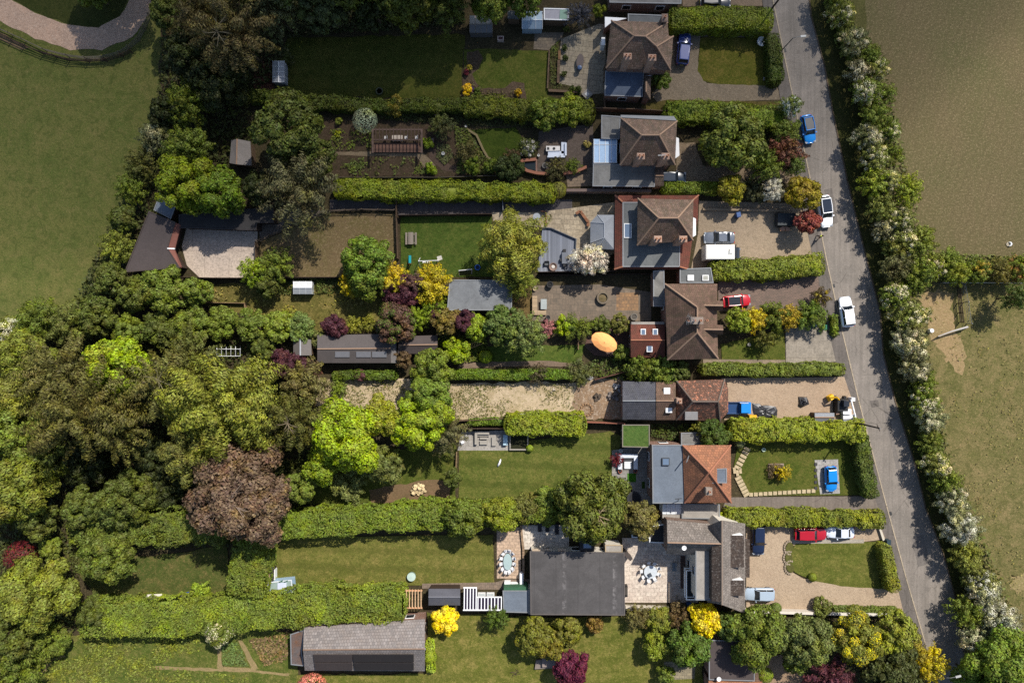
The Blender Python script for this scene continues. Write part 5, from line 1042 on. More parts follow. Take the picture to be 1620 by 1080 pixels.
T(1008, 976, 20, 3, rgb(108, 104, 56, 1), 'olive shrub below the cream terrace', 'spray')
T(1046, 978, 20, 3, LIMEO, 'yellow green shrub below the cream terrace', 'clump')
T(1076, 975, 22, 3.5, rgb(96, 82, 52, 1), 'brown shrub left of the brilliant yellow tree', 'spray')
T(1036, 1022, 22, 4, rgb(112, 132, 40, 1), 'light green tree on the bottom lawn edge', 'clump')
T(1090, 1022, 36, 6, rgb(72, 110, 40, 1), 'dense green tree left of the bottom bungalow', 'clump')
T(1054, 1066, 14, 3, GREEN, 'little green bush at the foot of the stone terrace')
T(1212, 1068, 12, 2, BRIGHT, 'bright clipped bush beside the bungalow forecourt', 'ball')
T(680, 1040, 12, 1.6, BRIGHT, 'bright lime clipped bush along the barn end', 'ball')
T(1160, 222, 54, 7, rgb(100, 116, 46, 1), 'large pale green tree filling the second front garden', 'round')
T(1212, 262, 26, 6, GREEN, 'green tree right of the large pale one in the second front garden', 'spray')
T(1242, 242, 27, 5, rgb(116, 80, 62, 1), 'red brown tree beside the lane', 'spray')
T(1246, 208, 20, 5, rgb(98, 124, 44, 1), 'lime green tree by the blue black roofed car', 'spray')
T(1250, 168, 19, 5, GREEN, 'green tree with white blossom where the hedge meets the lane', 'spray', col2=rgb(220, 224, 210, 1))
T(1254, 262, 18, 5, rgb(88, 112, 48, 1), 'green lane side tree below the red brown one', 'spray')
T(1156, 298, 24, 4, rgb(136, 134, 40, 1), 'yellow green bush in the third house hedge', 'clump')
T(1222, 300, 20, 4, rgb(186, 186, 170, 1), 'white flowering bush in the third house hedge', 'spray', col2=WHT)
T(1192, 302, 20, 3, rgb(80, 84, 52, 1), 'dull olive bush in the third house hedge', 'spray')
T(1272, 305, 31, 6, rgb(128, 120, 26, 1), 'golden bronze cypress beside the lane', 'thuja')
T(1279, 352, 20, 4.5, rgb(132, 72, 56, 1), 'copper red round tree beside the white parked car', 'clump')
T(577, 190, 20, 3.2, PALE, 'grey green clipped ball tree in the kitchen garden', 'ball')
T(1166, 506, 22, 4, rgb(112, 134, 40, 1), 'light green shrub tree by the red hatchback', 'clump')
T(1192, 505, 20, 3.6, GOLD, 'golden shrub right of the light green one by the red hatchback', 'spray')
T(1226, 501, 24, 3.2, GREEN, 'green shrub in the middle of the golden front hedge', 'spray')
T(1246, 501, 20, 3.4, rgb(160, 142, 34, 1), 'golden shrub in the middle of the golden front hedge', 'spray')
T(1282, 498, 26, 3.2, rgb(86, 116, 42, 1), 'green shrub at the lane end of the golden front hedge', 'spray')
T(1300, 470, 14, 2.4, rgb(88, 78, 44, 1), 'dark shrub with a yellow top on the drive corner', 'spray', col2=GOLD)
T(1212, 536, 17, 3, rgb(92, 98, 40, 1), 'olive shrub shading the little front lawn', 'spray')
T(1130, 690, 26, 5, rgb(62, 90, 34, 1), 'dark evergreen tree leaning on the orange roof', 'round')
T(1108, 676, 16, 3.5, rgb(112, 118, 44, 1), 'olive bush by the grey flat roofed shed', 'spray')
T(1170, 700, 9, 2, rgb(104, 116, 80, 1), 'grey green ball shrub by the stepping stones', 'ball')
T(1045, 585, 26, 4, rgb(100, 128, 44, 1), 'bright green tree between the brown house and the bungalow', 'spray')
T(1012, 580, 22, 4, GREEN, 'green tree below the red tiled extension', 'spray')
T(1075, 588, 18, 3.5, MID, 'dark green tree above the slate roof end', 'round')
T(918, 24, 20, 4, rgb(74, 76, 84, 1), 'blue grey cypress bush beside the white potting shed', 'feather')
T(947, 18, 12, 3, rgb(112, 128, 36, 1), 'lime bush beside the annexe wall', 'clump')
T(1046, 128, 15, 3, rgb(74, 98, 36, 1), 'green shrub at the corner of the top house', 'round')
T(864, 180, 26, 4, rgb(92, 114, 38, 1), 'bright green tree at the end of the top garden hedge', 'clump')
T(898, 172, 24, 4, rgb(112, 130, 38, 1), 'yellow green tree at the house end of the top garden hedge', 'clump')
T(884, 300, 13, 3, rgb(128, 130, 50, 1), 'round olive bush at the end of the lime hedge', 'ball')
T(698, 200, 20, 3.2, rgb(74, 84, 48, 1), 'grey green shrub in the kitchen garden beside the brown deck', 'spray')
T(738, 242, 17, 2.6, rgb(98, 94, 52, 1), 'olive shrub beside the curved lawn', 'spray')
T(745, 262, 14, 2.4, rgb(92, 118, 36, 1), 'lime shrub below the curved lawn', 'clump')
T(806, 266, 22, 3.6, rgb(58, 76, 34, 1), 'dark rounded shrub beside the curved brick wall', 'round')
T(778, 264, 13, 2.4, GREEN, 'small green shrub below the curved lawn', 'clump')
T(836, 234, 16, 1.8, rgb(86, 98, 50, 1), 'flowery green shrub beside the tarmac terrace', 'spray', col2=rgb(206, 200, 190, 1))
T(810, 247, 12, 2, rgb(98, 82, 54, 1), 'brown heathery shrub beside the brick wall', 'spray')
T(880, 267, 17, 2, rgb(92, 90, 52, 1), 'grey olive shrub on the curved brick wall', 'spray')
T(905, 262, 13, 1.6, GREEN, 'green shrub on the curved brick wall', 'spray')
T(1240, 748, 12, 2.2, GOLD, 'yellow flowering bush in the square lawn bed', 'spray')
T(1228, 746, 13, 1.2, rgb(104, 92, 58, 1), 'brownish shrub in the square lawn bed', 'spray')
T(1286, 913, 7, 1.0, GREEN, 'tiny green bush on the rim of the rounded lawn', 'ball')
T(1228, 962, 9, 1.4, rgb(86, 116, 44, 1), 'small round bush beside the silver blue car', 'ball')
T(1300, 960, 16, 1.8, rgb(96, 110, 48, 1), 'low grey green bush in front of the white wall', 'round')
T(975, 727, 10, 2, RED, 'dark red shrub beside the white garden sofa', 'spray')
T(838, 709, 6, 1.0, BRIGHT, 'little clipped green ball on the striped back lawn', 'ball')
T(768, 564, 11, 1.6, BRIGHT, 'bright green clipped dome beside the brown path', 'ball')
T(318, 932, 14, 2, rgb(112, 146, 50, 1), 'small bright sapling by the secluded lawn hedge', 'spray')
T(637, 566, 16, 3, rgb(94, 80, 54, 1), 'brown bush below the side lean-to of the corrugated shed', 'round')
T(570, 594, 9, 1.8, rgb(96, 60, 62, 1), 'little purple bush in the dry plot hedge', 'clump')
T(536, 612, 14, 1.5, rgb(96, 124, 44, 1), 'low green weed bush in the dry plot corner', 'spray')
T(916, 590, 20, 2, rgb(84, 92, 52, 1), 'ragged green bush at the house end of the low hedge', 'spray')
T(850, 592, 16, 2, rgb(84, 78, 56, 1), 'brownish bush in the low hedge above the dry plot', 'spray')
T(492, 1092, 26, 4, rgb(206, 128, 108, 1), 'salmon pink tree cut by the bottom edge below the barn', 'ball')
# shrubs of the belt above the corrugated shed
for i, (x, y, r, h, c, l) in enumerate(((205, 520, 34, 5, GREEN, 'fresh green shrub at the meadow end of the garden belt'), (256, 514, 36, 5, MID, 'second green shrub from the meadow in the garden belt'), (305, 512, 36, 5, GREEN, 'shrub of the garden belt just above the bare tunnel frame'),
        (352, 506, 34, 4.5, rgb(96, 118, 40, 1), 'yellowish shrub in the middle of the garden belt'), (398, 508, 34, 5, GREEN, 'tall green shrub right of the tunnel frame'), (440, 512, 32, 4.5, rgb(104, 128, 44, 1), 'bright shrub above the narrow brown shed'),
        (476, 514, 28, 4, rgb(92, 120, 58, 1), 'grey green shrub with cream flowers near the purple tree'), (418, 545, 26, 4, MID, 'shaded shrub between the tunnel frame and the narrow shed'), (508, 534, 18, 3, rgb(112, 124, 70, 1), 'pale shrub at the corner of the corrugated shed'))):
    shrub(x, y + 4, r * 0.84, h * 0.85, c, l, 'round', group='shrubs of the belt above the corrugated shed')
for x, y, r, l in ((560, 512, 14, 'lime shrub right of the compact purple tree'), (584, 510, 12, 'bright shrub above the middle of the corrugated shed'), (455, 498, 12, 'small tan shrub in the rough grass'), (550, 455, 10, 'little yellow bush below the paddock')):
    shrub(x, y, r, 1.6, rgb(128, 134, 48, 1), l, 'spray')
# hawthorns along the lane (crown place, radius, height, colour, how much blossom)
HW, HG, HL = rgb(112, 124, 56, 1), rgb(98, 120, 42, 1), rgb(120, 142, 42, 1); BL = rgb(224, 216, 176, 1)
for x, y, r, h, c, q, l in (
    (1318, -12, 24, 5, HG, None, 'green hedgerow tree at the top edge of the lane'), (1330, 22, 24, 5, HW, BL, 'white flecked hawthorn nearest the top edge of the lane'), (1350, 66, 26, 5, rgb(112, 120, 78, 1), BL, 'pale blossoming hawthorn opposite the leaning lamp'),
    (1374, 88, 20, 4, HG, None, 'green hedgerow bush right of the pale hawthorn opposite the lamp'), (1356, 112, 22, 5, rgb(88, 88, 50, 1), BL, 'dark twiggy hawthorn below the leaning lamp'), (1388, 110, 22, 4, HW, BL, 'hawthorn with white tips reaching over the stubble field'),
    (1372, 146, 26, 5, HG, BL, 'hawthorn with scattered cream flowers level with the gravel drive'), (1400, 150, 18, 3.5, HG, None, 'low green bush on the stubble side of the hedgerow'), (1384, 186, 26, 5, HG, None, 'green thorn above the blue black roofed car'),
    (1372, 218, 24, 5, rgb(108, 116, 72, 1), BL, 'white hawthorn across the lane from the blue black roofed car'), (1406, 206, 20, 4, HG, BL, 'thorn with a white side spray on the stubble side'), (1384, 250, 26, 5, HW, BL, 'frothy hawthorn halfway along the stubble field'),
    (1412, 244, 18, 3, HG, None, 'dull green bush leaning over the stubble'), (1382, 290, 26, 5, HL, None, 'yellow green thorn opposite the white glass roofed car'), (1406, 286, 20, 5, rgb(110, 118, 74, 1), BL, 'pale blossom spire between two lime thorns'),
    (1434, 302, 28, 5, HL, None, 'bright lime bush bulging into the stubble field'), (1394, 330, 24, 5, HW, None, 'dark thorn behind the person walking'), (1424, 348, 24, 5, HW, BL, 'white sprayed hawthorn opposite the person walking'), (1398, 362, 20, 4, rgb(112, 112, 78, 1), BL, 'twiggy white fronded hawthorn on the lane side'),
    (1430, 386, 28, 5, HW, BL, 'broad hawthorn with cream clusters above the hedge corner'), (1458, 382, 28, 5, rgb(104, 122, 42, 1), None, 'big green bush at the corner of the two hedgerows'), (1418, 424, 28, 5, rgb(88, 92, 54, 1), None, 'grey twiggy thorn at the hedge corner'),
    (1452, 436, 30, 5, HG, None, 'dense green thorn where the side hedge begins'), (1478, 424, 22, 4, HL, BL, 'lime thorn with white flowers in the side hedge'), (1416, 466, 24, 5, HG, BL, 'green hawthorn opposite the moving white car'),
    (1436, 500, 28, 5, HW, BL, 'cream flowered hawthorn beside the trodden gateway'), (1458, 498, 16, 4, HG, BL, 'small white tipped thorn on the gateway side'), (1440, 540, 30, 5, rgb(118, 124, 84, 1), BL, 'big white hawthorn below the gateway pole'),
    (1448, 582, 26, 5, rgb(112, 114, 76, 1), BL, 'grey white hawthorn above the dark lane post'), (1464, 600, 20, 4, HG, None, 'green thorn on the pasture side above the post'), (1462, 636, 26, 5, HG, BL, 'green thorn opposite the work yard'), (1472, 660, 26, 5, rgb(126, 132, 94, 1), BL, 'dense white hawthorn opposite the dark lane post'),
    (1472, 700, 22, 4, HG, None, 'olive green thorn below the dense white hawthorn'), (1482, 736, 24, 5, HW, BL, 'cream speckled thorn opposite the blue hatchback'), (1498, 762, 24, 5, HG, None, 'mid green thorn beyond the blue hatchback'), (1508, 792, 28, 5.5, rgb(126, 132, 96, 1), BL, 'white hawthorn level with the tarmac drive'),
    (1520, 832, 32, 6, rgb(140, 144, 112, 1), WHT, 'snow white hawthorn opposite the two hedge ends'), (1528, 880, 26, 5, rgb(116, 124, 52, 1), None, 'lime olive thorn below the snow white hawthorn'), (1550, 916, 24, 5, rgb(120, 128, 60, 1), None, 'lime thorn beside the worn pasture strip'),
    (1556, 932, 30, 5.5, rgb(136, 140, 108, 1), WHT, 'white hawthorn opposite the gravel sweep mouth'), (1530, 966, 28, 5, HG, None, 'mid green thorn shading the lower lane'), (1578, 980, 36, 6, rgb(136, 140, 108, 1), WHT, 'largest white hawthorn near the bottom right corner'),
    (1545, 1010, 30, 5.5, rgb(120, 126, 90, 1), BL, 'grey white thorn leaning over the lower lane')):
    tree(x, y, r * 0.9, h, c, l, 'spray', 'hawthorn' if q else 'thorn_tree', 'tree', 'hedgerow trees along the lane', q)
T(1590, 1050, 62, 9, rgb(96, 128, 42, 1), 'broad leafy tree filling the bottom right corner', 'clump')
T(1535, 1066, 30, 5, rgb(90, 122, 40, 1), 'green tree at the lane side of the bottom right corner', 'clump')
for x, y, r, h, c, q, l in ((1496, 412, 24, 4, HG, None, 'first green bush of the side hedge right of the corner'), (1514, 432, 24, 4, HL, None, 'lime bush of the side hedge above the wire fence'), (1546, 428, 26, 4, HG, rgb(170, 150, 60, 1), 'side hedge bush tinged with gold'), (1580, 430, 24, 4, rgb(112, 108, 48, 1), None, 'olive side hedge bush near the right edge'),
                            (1612, 424, 26, 4, HG, rgb(160, 120, 60, 1), 'rusty flecked side hedge bush at the right edge'), (1606, 470, 26, 6, rgb(66, 92, 34, 1), None, 'dark green tree at the right edge below the wire fence')):
    tree(x, y, r * 0.82, h, c, l, 'spray', 'thorn_tree', 'tree', 'side hedge between the stubble field and the pasture', q, 'tinted_leaves')
# hedges
HC1 = rgb(112, 132, 34, 1)
hedge([(1062, 30), (1140, 28), (1220, 32)], 34, 2.8, rgb(98, 116, 30, 1), 'broad clipped hedge along the top gravel parking strip')
hedge([(1222, 56), (1227, 92), (1229, 128)], 20, 2.2, rgb(66, 84, 28, 1), 'short dark hedge between the square lawn and the lane')
hedge([(1056, 177), (1140, 178), (1242, 188)], 32, 2.4, rgb(96, 120, 34, 1), 'thick green hedge between the two upper front gardens', lump=0.4)
hedge([(395, 150), (470, 160), (600, 166), (740, 166)], 20, 2.0, rgb(68, 86, 26, 1), 'long dark hedge between the top garden and the kitchen garden', 0.12)
hedge([(735, 166), (800, 170), (850, 175), (938, 176)], 28, 2.2, rgb(92, 104, 30, 1), 'olive lumpy hedge running to the patio of the top house', lump=0.45)
hedge([(530, 297), (620, 300), (760, 302), (876, 304)], 28, 2.6, HC1, 'long bright lime hedge above the tarmac path', lump=0.3)
hedge([(1052, 297), (1135, 296)], 17, 1.8, rgb(92, 120, 32, 1), 'short clipped hedge beside the dark parked car')
hedge([(1128, 428), (1210, 426), (1302, 418)], 30, 2.2, rgb(104, 122, 38, 1), 'rounded hedge below the camper van', lump=0.35)
hedge([(1112, 584), (1220, 585), (1335, 584)], 18, 1.8, rgb(92, 112, 42, 1), 'narrow hedge along the top of the work yard')
hedge([(714, 592), (790, 593), (905, 592)], 15, 1.6, rgb(76, 110, 28, 1), 'low bright hedge between the brown path and the dry plot', lump=0.12)
hedge([(528, 594), (570, 593), (625, 594)], 13, 1.5, rgb(72, 98, 30, 1), 'low dark hedge below the long corrugated shed')
hedge([(802, 672), (860, 670), (924, 674)], 32, 2.8, rgb(116, 136, 34, 1), 'square lime hedge block beside the churned earth', lump=0.3)
hedge([(1160, 681), (1230, 681), (1290, 682), (1366, 682)], 32, 2.8, rgb(122, 140, 38, 1), 'bright lime hedge below the work yard', lump=0.35)
hedge([(1364, 690), (1369, 735), (1380, 785)], 20, 2.6, rgb(74, 96, 38, 1), 'dark hedge beside the lane at the blue hatchback garden', lump=0.2)
hedge([(1152, 818), (1230, 820), (1310, 821), (1398, 824)], 24, 2.2, rgb(104, 120, 38, 1), 'long front hedge above the red and silver cars', lump=0.3, col2=rgb(132, 140, 38, 1))
hedge([(408, 832), (480, 829), (560, 824), (640, 818), (720, 814)], 40, 3.4, rgb(92, 118, 38, 1), 'very tall hedge along the top of the long striped lawn', 0.135, 0.3)
hedge([(720, 814), (790, 814), (900, 802)], 34, 2.6, rgb(94, 116, 36, 1), 'tall mixed hedge between the back lawn and the stone patio', 0.135, 0.4)
hedge([(402, 850), (394, 895), (390, 940)], 58, 4.0, rgb(90, 112, 38, 1), 'high block hedge closing the left end of the striped lawn', 0.135, 0.28)
hedge([(128, 980), (210, 978), (300, 976), (420, 966), (520, 958), (636, 957)], 54, 3.4, rgb(94, 116, 40, 1), 'huge clipped hedge above the grey barn', 0.135, 0.3, col2=rgb(122, 138, 40, 1))
hedge([(112, 836), (200, 834), (290, 834), (352, 838)], 50, 4.0, rgb(86, 106, 40, 1), 'tall dark hedge above the secluded lawn', 0.135, 0.4)
hedge([(1402, 866), (1408, 900), (1416, 934)], 17, 2.4, rgb(116, 126, 44, 1), 'upright block hedge between the rounded lawn and the lane', lump=0.12)
hedge([(1318, 964), (1368, 966), (1420, 966)], 10, 1.0, rgb(88, 108, 42, 1), 'low hedge strip in front of the white wall', 0.16, 0.1)
hedge([(1196, 962), (1222, 963)], 9, 0.9, rgb(92, 112, 48, 1), 'short low hedge strip beside the lowest house', 0.16, 0.1)
hedge([(742, 668), (800, 667)], 10, 1.2, rgb(76, 106, 34, 1), 'low ivy hedge above the sofa terrace', 0.16, 0.15)
hedge([(1320, 500), (1322, 530)], 10, 1.0, rgb(84, 110, 36, 1), 'short low hedge beside the green bin', 0.16, 0.1)
hedge([(680, 1016), (681, 1062)], 12, 1.4, rgb(128, 158, 40, 1), 'bright yellow green hedge strip along the barn gable', 0.16, 0.12)
hedge([(1180, 815), (1128, 818)], 12, 1.2, rgb(128, 146, 30, 1), 'lime creeper hedge over the tiled roof corner', 0.16, 0.2)
hedge([(1322, -20), (1342, 50), (1366, 120), (1384, 200), (1398, 290), (1414, 370), (1430, 440)], 17, 2.0, rgb(96, 110, 48, 1), 'tangled thorn understorey of the upper lane hedgerow', 0.2, 0.7, dens=0.8)
hedge([(1436, 490), (1448, 560), (1462, 630), (1478, 710), (1504, 790), (1528, 870), (1552, 950), (1560, 1010)], 18, 2.0, rgb(98, 112, 48, 1), 'tangled thorn understorey of the lower lane hedgerow', 0.2, 0.7, dens=0.8)
# ground cover nobody could count
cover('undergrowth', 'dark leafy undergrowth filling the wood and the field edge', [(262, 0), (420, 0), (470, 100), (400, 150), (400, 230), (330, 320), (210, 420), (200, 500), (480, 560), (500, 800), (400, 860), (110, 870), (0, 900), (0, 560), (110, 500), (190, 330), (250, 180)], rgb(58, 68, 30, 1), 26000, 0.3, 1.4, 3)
cover('undergrowth', 'brambles and nettles between the trees of the lower left corner', [(0, 850), (125, 862), (130, 930), (128, 985), (95, 1030), (0, 1080)], rgb(72, 84, 36, 1), 4500, 0.24, 1.0, 27)
cover('grass_tufts', 'straggling grass tufts over the dry parts of the pasture', [(1500, 600), (1640, 470), (1640, 1000), (1600, 980), (1560, 860), (1510, 740)], rgb(122, 116, 66, 1), 2600, 0.12, 0.12, 28, 0.3)
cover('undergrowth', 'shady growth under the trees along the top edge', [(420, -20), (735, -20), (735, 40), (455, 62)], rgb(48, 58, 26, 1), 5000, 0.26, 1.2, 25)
cover('grass_tufts', 'grass tufts creeping over the bare gateway soil', [(1446, 458), (1545, 458), (1560, 620), (1500, 610), (1450, 520)], rgb(104, 104, 54, 1), 1800, 0.13, 0.15, 26, 0.2)
cover('undergrowth', 'weedy growth at the foot of the lane hedgerow', [(1320, 0), (1395, 90), (1425, 230), (1455, 360), (1470, 440), (1450, 480), (1480, 640), (1510, 740), (1560, 860), (1600, 960), (1560, 1080), (1530, 960), (1490, 800), (1445, 640), (1415, 500), (1400, 380), (1372, 240), (1340, 100)], rgb(82, 92, 42, 1), 9000, 0.26, 1.0, 4)
cover('undergrowth', 'tangled weeds below the side hedge', [(1470, 400), (1620, 408), (1620, 445), (1475, 445)], rgb(92, 104, 44, 1), 2600, 0.24, 1.0, 5)
cover('weeds', 'scattered green weeds sprouting over the dry plot', [(510, 600), (640, 602), (720, 608), (912, 606), (925, 660), (730, 660), (640, 666), (510, 640)], rgb(100, 104, 52, 1), 12000, 0.1, 0.2, 6, 0.3)
cover('undergrowth', 'rough green growth across the allotment corner', [(60, 1010), (180, 1000), (330, 1000), (345, 1020), (240, 1050), (400, 1070), (390, 1085), (60, 1085)], rgb(104, 118, 46, 1), 14000, 0.16, 0.5, 7, 0.15)
cover('undergrowth', 'tall herbs in the allotment bed beside the barn', [(352, 1016), (378, 1014), (395, 1052), (354, 1050)], rgb(84, 112, 56, 1), 700, 0.17, 0.5, 8)
cover('undergrowth', 'dry seed heads left of the barn', [(395, 1010), (455, 1000), (458, 1040), (420, 1052)], rgb(122, 106, 72, 1), 900, 0.18, 0.5, 9)
cover('undergrowth', 'wild flowers and weeds in the rough grass', [(325, 452), (600, 448), (600, 470), (480, 525), (320, 482)], rgb(122, 116, 58, 1), 2200, 0.17, 0.35, 10, 0.2)
cover('vegetable_leaves', 'mixed low crops of the kitchen garden', [(530, 250), (665, 250), (690, 275), (530, 280)], rgb(88, 108, 48, 1), 3400, 0.15, 0.5, 11, 0.25)
cover('vegetable_leaves', 'leafy rows beside the ball tree', [(522, 205), (588, 205), (590, 238), (522, 238)], rgb(92, 112, 42, 1), 800, 0.15, 0.5, 12, 0.3)
cover('border_plants', 'low mixed plants in the raised border', [(868, 80), (884, 64), (882, 132), (920, 140), (918, 150), (872, 144)], rgb(84, 98, 46, 1), 900, 0.13, 0.4, 13, 0.1)
cover('border_plants', 'small flowering plants in the curved border', [(740, 82), (762, 84), (762, 104), (748, 118), (752, 134), (764, 142), (800, 142), (812, 132), (830, 134), (832, 156), (730, 152)], rgb(98, 92, 56, 1), 700, 0.13, 0.4, 14, 0.1)
cover('border_plants', 'herbs in the round earth bed', [(692, 226), (712, 230), (718, 250), (704, 262), (690, 250)], rgb(92, 104, 62, 1), 420, 0.13, 0.4, 15)
cover('border_plants', 'leafy edging between the kitchen garden and the curved lawn', [(718, 200), (740, 206), (768, 250), (790, 256), (780, 276), (722, 276), (726, 250)], rgb(80, 98, 42, 1), 1500, 0.15, 0.7, 16)
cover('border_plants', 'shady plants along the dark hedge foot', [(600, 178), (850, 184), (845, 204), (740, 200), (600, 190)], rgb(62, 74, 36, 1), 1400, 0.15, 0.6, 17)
cover('border_plants', 'low plants under the pale front tree', [(1105, 200), (1250, 190), (1268, 270), (1120, 262)], rgb(86, 96, 46, 1), 2000, 0.18, 0.6, 18)
cover('undergrowth', 'ivy and nettles behind the brown houses', [(930, 570), (1000, 560), (1070, 572), (1070, 600), (985, 602), (920, 590)], rgb(72, 92, 38, 1), 1500, 0.17, 0.6, 19)
cover('undergrowth', 'dark ivy between the bungalow and the orange roofed house', [(1028, 670), (1160, 668), (1150, 700), (1112, 702), (1030, 690)], rgb(60, 80, 34, 1), 1500, 0.17, 0.7, 20)
cover('undergrowth', 'leafy litter under the roadside tree row', [(1150, 974), (1440, 980), (1490, 1080), (1275, 1085), (1262, 1040), (1200, 1030)], rgb(64, 74, 36, 1), 2600, 0.18, 0.6, 21)
cover('undergrowth', 'scrubby plants below the cream terrace', [(990, 956), (1080, 956), (1110, 985), (1060, 996), (990, 975)], rgb(92, 92, 50, 1), 1200, 0.16, 0.5, 22)
cover('undergrowth', 'shaded shrubs behind the paddock fence', [(410, 440), (640, 440), (640, 462), (420, 466)], rgb(66, 84, 34, 1), 1500, 0.18, 0.7, 23)
cover('undergrowth', 'low growth around the garden arch', [(690, 530), (770, 530), (775, 570), (690, 575)], rgb(88, 106, 40, 1), 1000, 0.17, 0.6, 24)
# ------------------------------------------------------------------ vehicles
TYRE = plain(rgb(28, 28, 28), 0.9, 0.1); RIM = plain(rgb(150, 152, 156), 0.35, 0.5, 0.7); LAMP = plain(rgb(140, 146, 152), 0.25, 0.6); RLAMP = plain(rgb(160, 20, 20), 0.2, 0.5); BLACKP = plain(rgb(26, 26, 28), 0.5, 0.4)
def wheels(t, L, W, r=0.32, fx=0.3, bx=-0.3):
    for x in (fx * L, bx * L):
        for s in (-1, 1):
            y = s * (W / 2 - 0.12)
            w = MB().tube([(x, y - 0.1, r), (x, y + 0.1, r)], r, 14).build('wheel', TYRE, t, rel=False); MB().tube([(x, y - 0.115, r), (x, y + 0.115, r)], r * 0.6, 10).build('rim', RIM, w, rel=False)
def car(label, px, py, head, L, W, Hc, col, kind='hatch', roofm=None, cat='car', name='parked_car', group='cars parked in the gardens and lane', rough=0.22):
    p = P(px, py, Hc * 0.6); p.z = 0.1; t = thing(name, label, cat, p, R(head), group); m = paint(col, rough); h = Hc
    belt = 0.6 * h; z0 = 0.2
    if kind in ('hatch', 'suv'): st = [(-.5, .80, .42, .56), (-.47, .93, .28, .61), (-.38, 1, .2, .62), (-.1, 1, .2, .62), (.14, 1, .2, .61), (.24, .99, .2, .585), (.38, .95, .2, .53), (.46, .86, .26, .47), (.5, .70, .36, .40)]; cb = (-.46, -.36, .08, .22)
    elif kind == 'estate': st = [(-.5, .82, .42, .56), (-.47, .95, .28, .61), (-.38, 1, .2, .62), (-.1, 1, .2, .62), (.12, 1, .2, .61), (.2, .99, .2, .59), (.38, .95, .2, .54), (.46, .88, .26, .48), (.5, .72, .36, .42)]; cb = (-.47, -.40, .04, .19)
    else: st = [(-.5, .80, .42, .54), (-.46, .92, .28, .59), (-.36, 1, .2, .61), (-.1, 1, .2, .62), (.12, 1, .2, .61), (.2, .99, .2, .58), (.36, .95, .2, .53), (.46, .86, .26, .47), (.5, .68, .36, .40)]; cb = (-.36, -.2, .04, .2)
    mb = MB(); rows = []
    for x, w, zl, zb in st:
        X = x * L; w2 = w * W / 2; zb *= h; zl *= h * 0.72
        rows.append([(X, -w2 * .93, zl), (X, -w2, zl + (zb - zl) * .45), (X, -w2 * .96, zb - .05), (X, -w2 * .84, zb), (X, 0, zb + .035 * h), (X, w2 * .84, zb), (X, w2 * .96, zb - .05), (X, w2, zl + (zb - zl) * .45), (X, w2 * .93, zl)])
    vs = [p for r in rows for p in r]; k = 9; fs = [[i * k + j, i * k + j + 1, (i + 1) * k + j + 1, (i + 1) * k + j] for i in range(len(rows) - 1) for j in range(k - 1)]; fs += [[i * k + k - 1, i * k, (i + 1) * k, (i + 1) * k + k - 1] for i in range(len(rows) - 1)]; fs += [list(range(k)), [(len(rows) - 1) * k + j for j in range(k)][::-1]]
    mb.add(vs, fs); mb.build('body', m, t, True, rel=False)
    wb, wt = W * .45, W * .36; zb = .60 * h; zt = .965 * h; x0, x1, x2, x3 = [c * L for c in cb]
    B = [(x0, -wb * .9, zb), (x0, wb * .9, zb), (x3, wb * .92, zb), (x3, -wb * .92, zb)]; U = [(x1, -wt * .92, zt), (x1, wt * .92, zt), (x2, wt, zt), (x2, -wt, zt)]; xm = (x1 + x2) / 2
    g = MB().add(B + U, [[0, 3, 2, 1], [4, 5, 6, 7], [0, 1, 5, 4], [1, 2, 6, 5], [2, 3, 7, 6], [3, 0, 4, 7]]).build('windows', PANE, t, rel=False)
    q = [(x1 - .06, -wt * .94, zt), (x1 - .06, wt * .94, zt), (xm, wt * 1.03, zt + .02), (x2 + .06, wt * .98, zt), (x2 + .06, -wt * .98, zt), (xm, -wt * 1.03, zt + .02)]
    rf = MB().add(q + [(a * 0.93 + xm * .07, b * .8, zt + .025) for a, b, c in q], [[i, (i + 1) % 6, 6 + (i + 1) % 6, 6 + i] for i in range(6)] + [[11, 10, 9, 8, 7, 6][::-1]] + [[5, 4, 3, 2, 1, 0]]).build('roof_panel', roofm or m, t, rel=False)
    mb = MB()
    for s in (-1, 1):
        mb.tube([(x3, s * wb * .92, zb), (x2, s * wt, zt)], .045, 5); mb.tube([(x0, s * wb * .9, zb), (x1, s * wt * .92, zt)], .06, 5); mb.tube([(xm, s * wb * .96, zb), (xm, s * wt * 1.02, zt)], .04, 5)
        if roofm is not None: mb.tube([(x1, s * wt * .98, zt + .03), (xm, s * wt * 1.05, zt + .045), (x2, s * wt * 1.0, zt + .03)], .06, 5)
    if roofm is not None: mb.tube([(x2, -wt, zt + .03), (x2, wt, zt + .03)], .07, 5); mb.tube([(x1, -wt, zt + .03), (x1, wt, zt + .03)], .07, 5)
    mb.build('pillars', m, t, rel=False)
    wheels(t, L, W)
    for s in (-1, 1):
        MB().box((.455 * L, s * W * .35, .44 * h), (.30, .34, .13), s * -.45).build('headlight', LAMP, t, rel=False); MB().box((-.488 * L, s * W * .37, .52 * h), (.12, .24, .16), s * .2).build('tail_light', RLAMP, t, rel=False)
        MB().box((x3 - .22, s * (W * .5 + .06), .62 * h), (.16, .22, .13), s * .15).build('door_mirror', m, t, rel=False)
    MB().box((-.497 * L, 0, .36 * h), (.05, .5, .11)).build('number_plate', plain(rgb(220, 200, 60), .5), t, rel=False)
    return t
BLUE, SKYB, NAVY, RED_P, WHT_P, SIL, GRY, DKG = rgb(46, 62, 118, 1), rgb(18, 120, 196, 1), rgb(24, 34, 58, 1), rgb(166, 24, 34, 1), rgb(232, 234, 236, 1), rgb(176, 182, 188, 1), rgb(92, 98, 108, 1), rgb(34, 38, 44, 1)
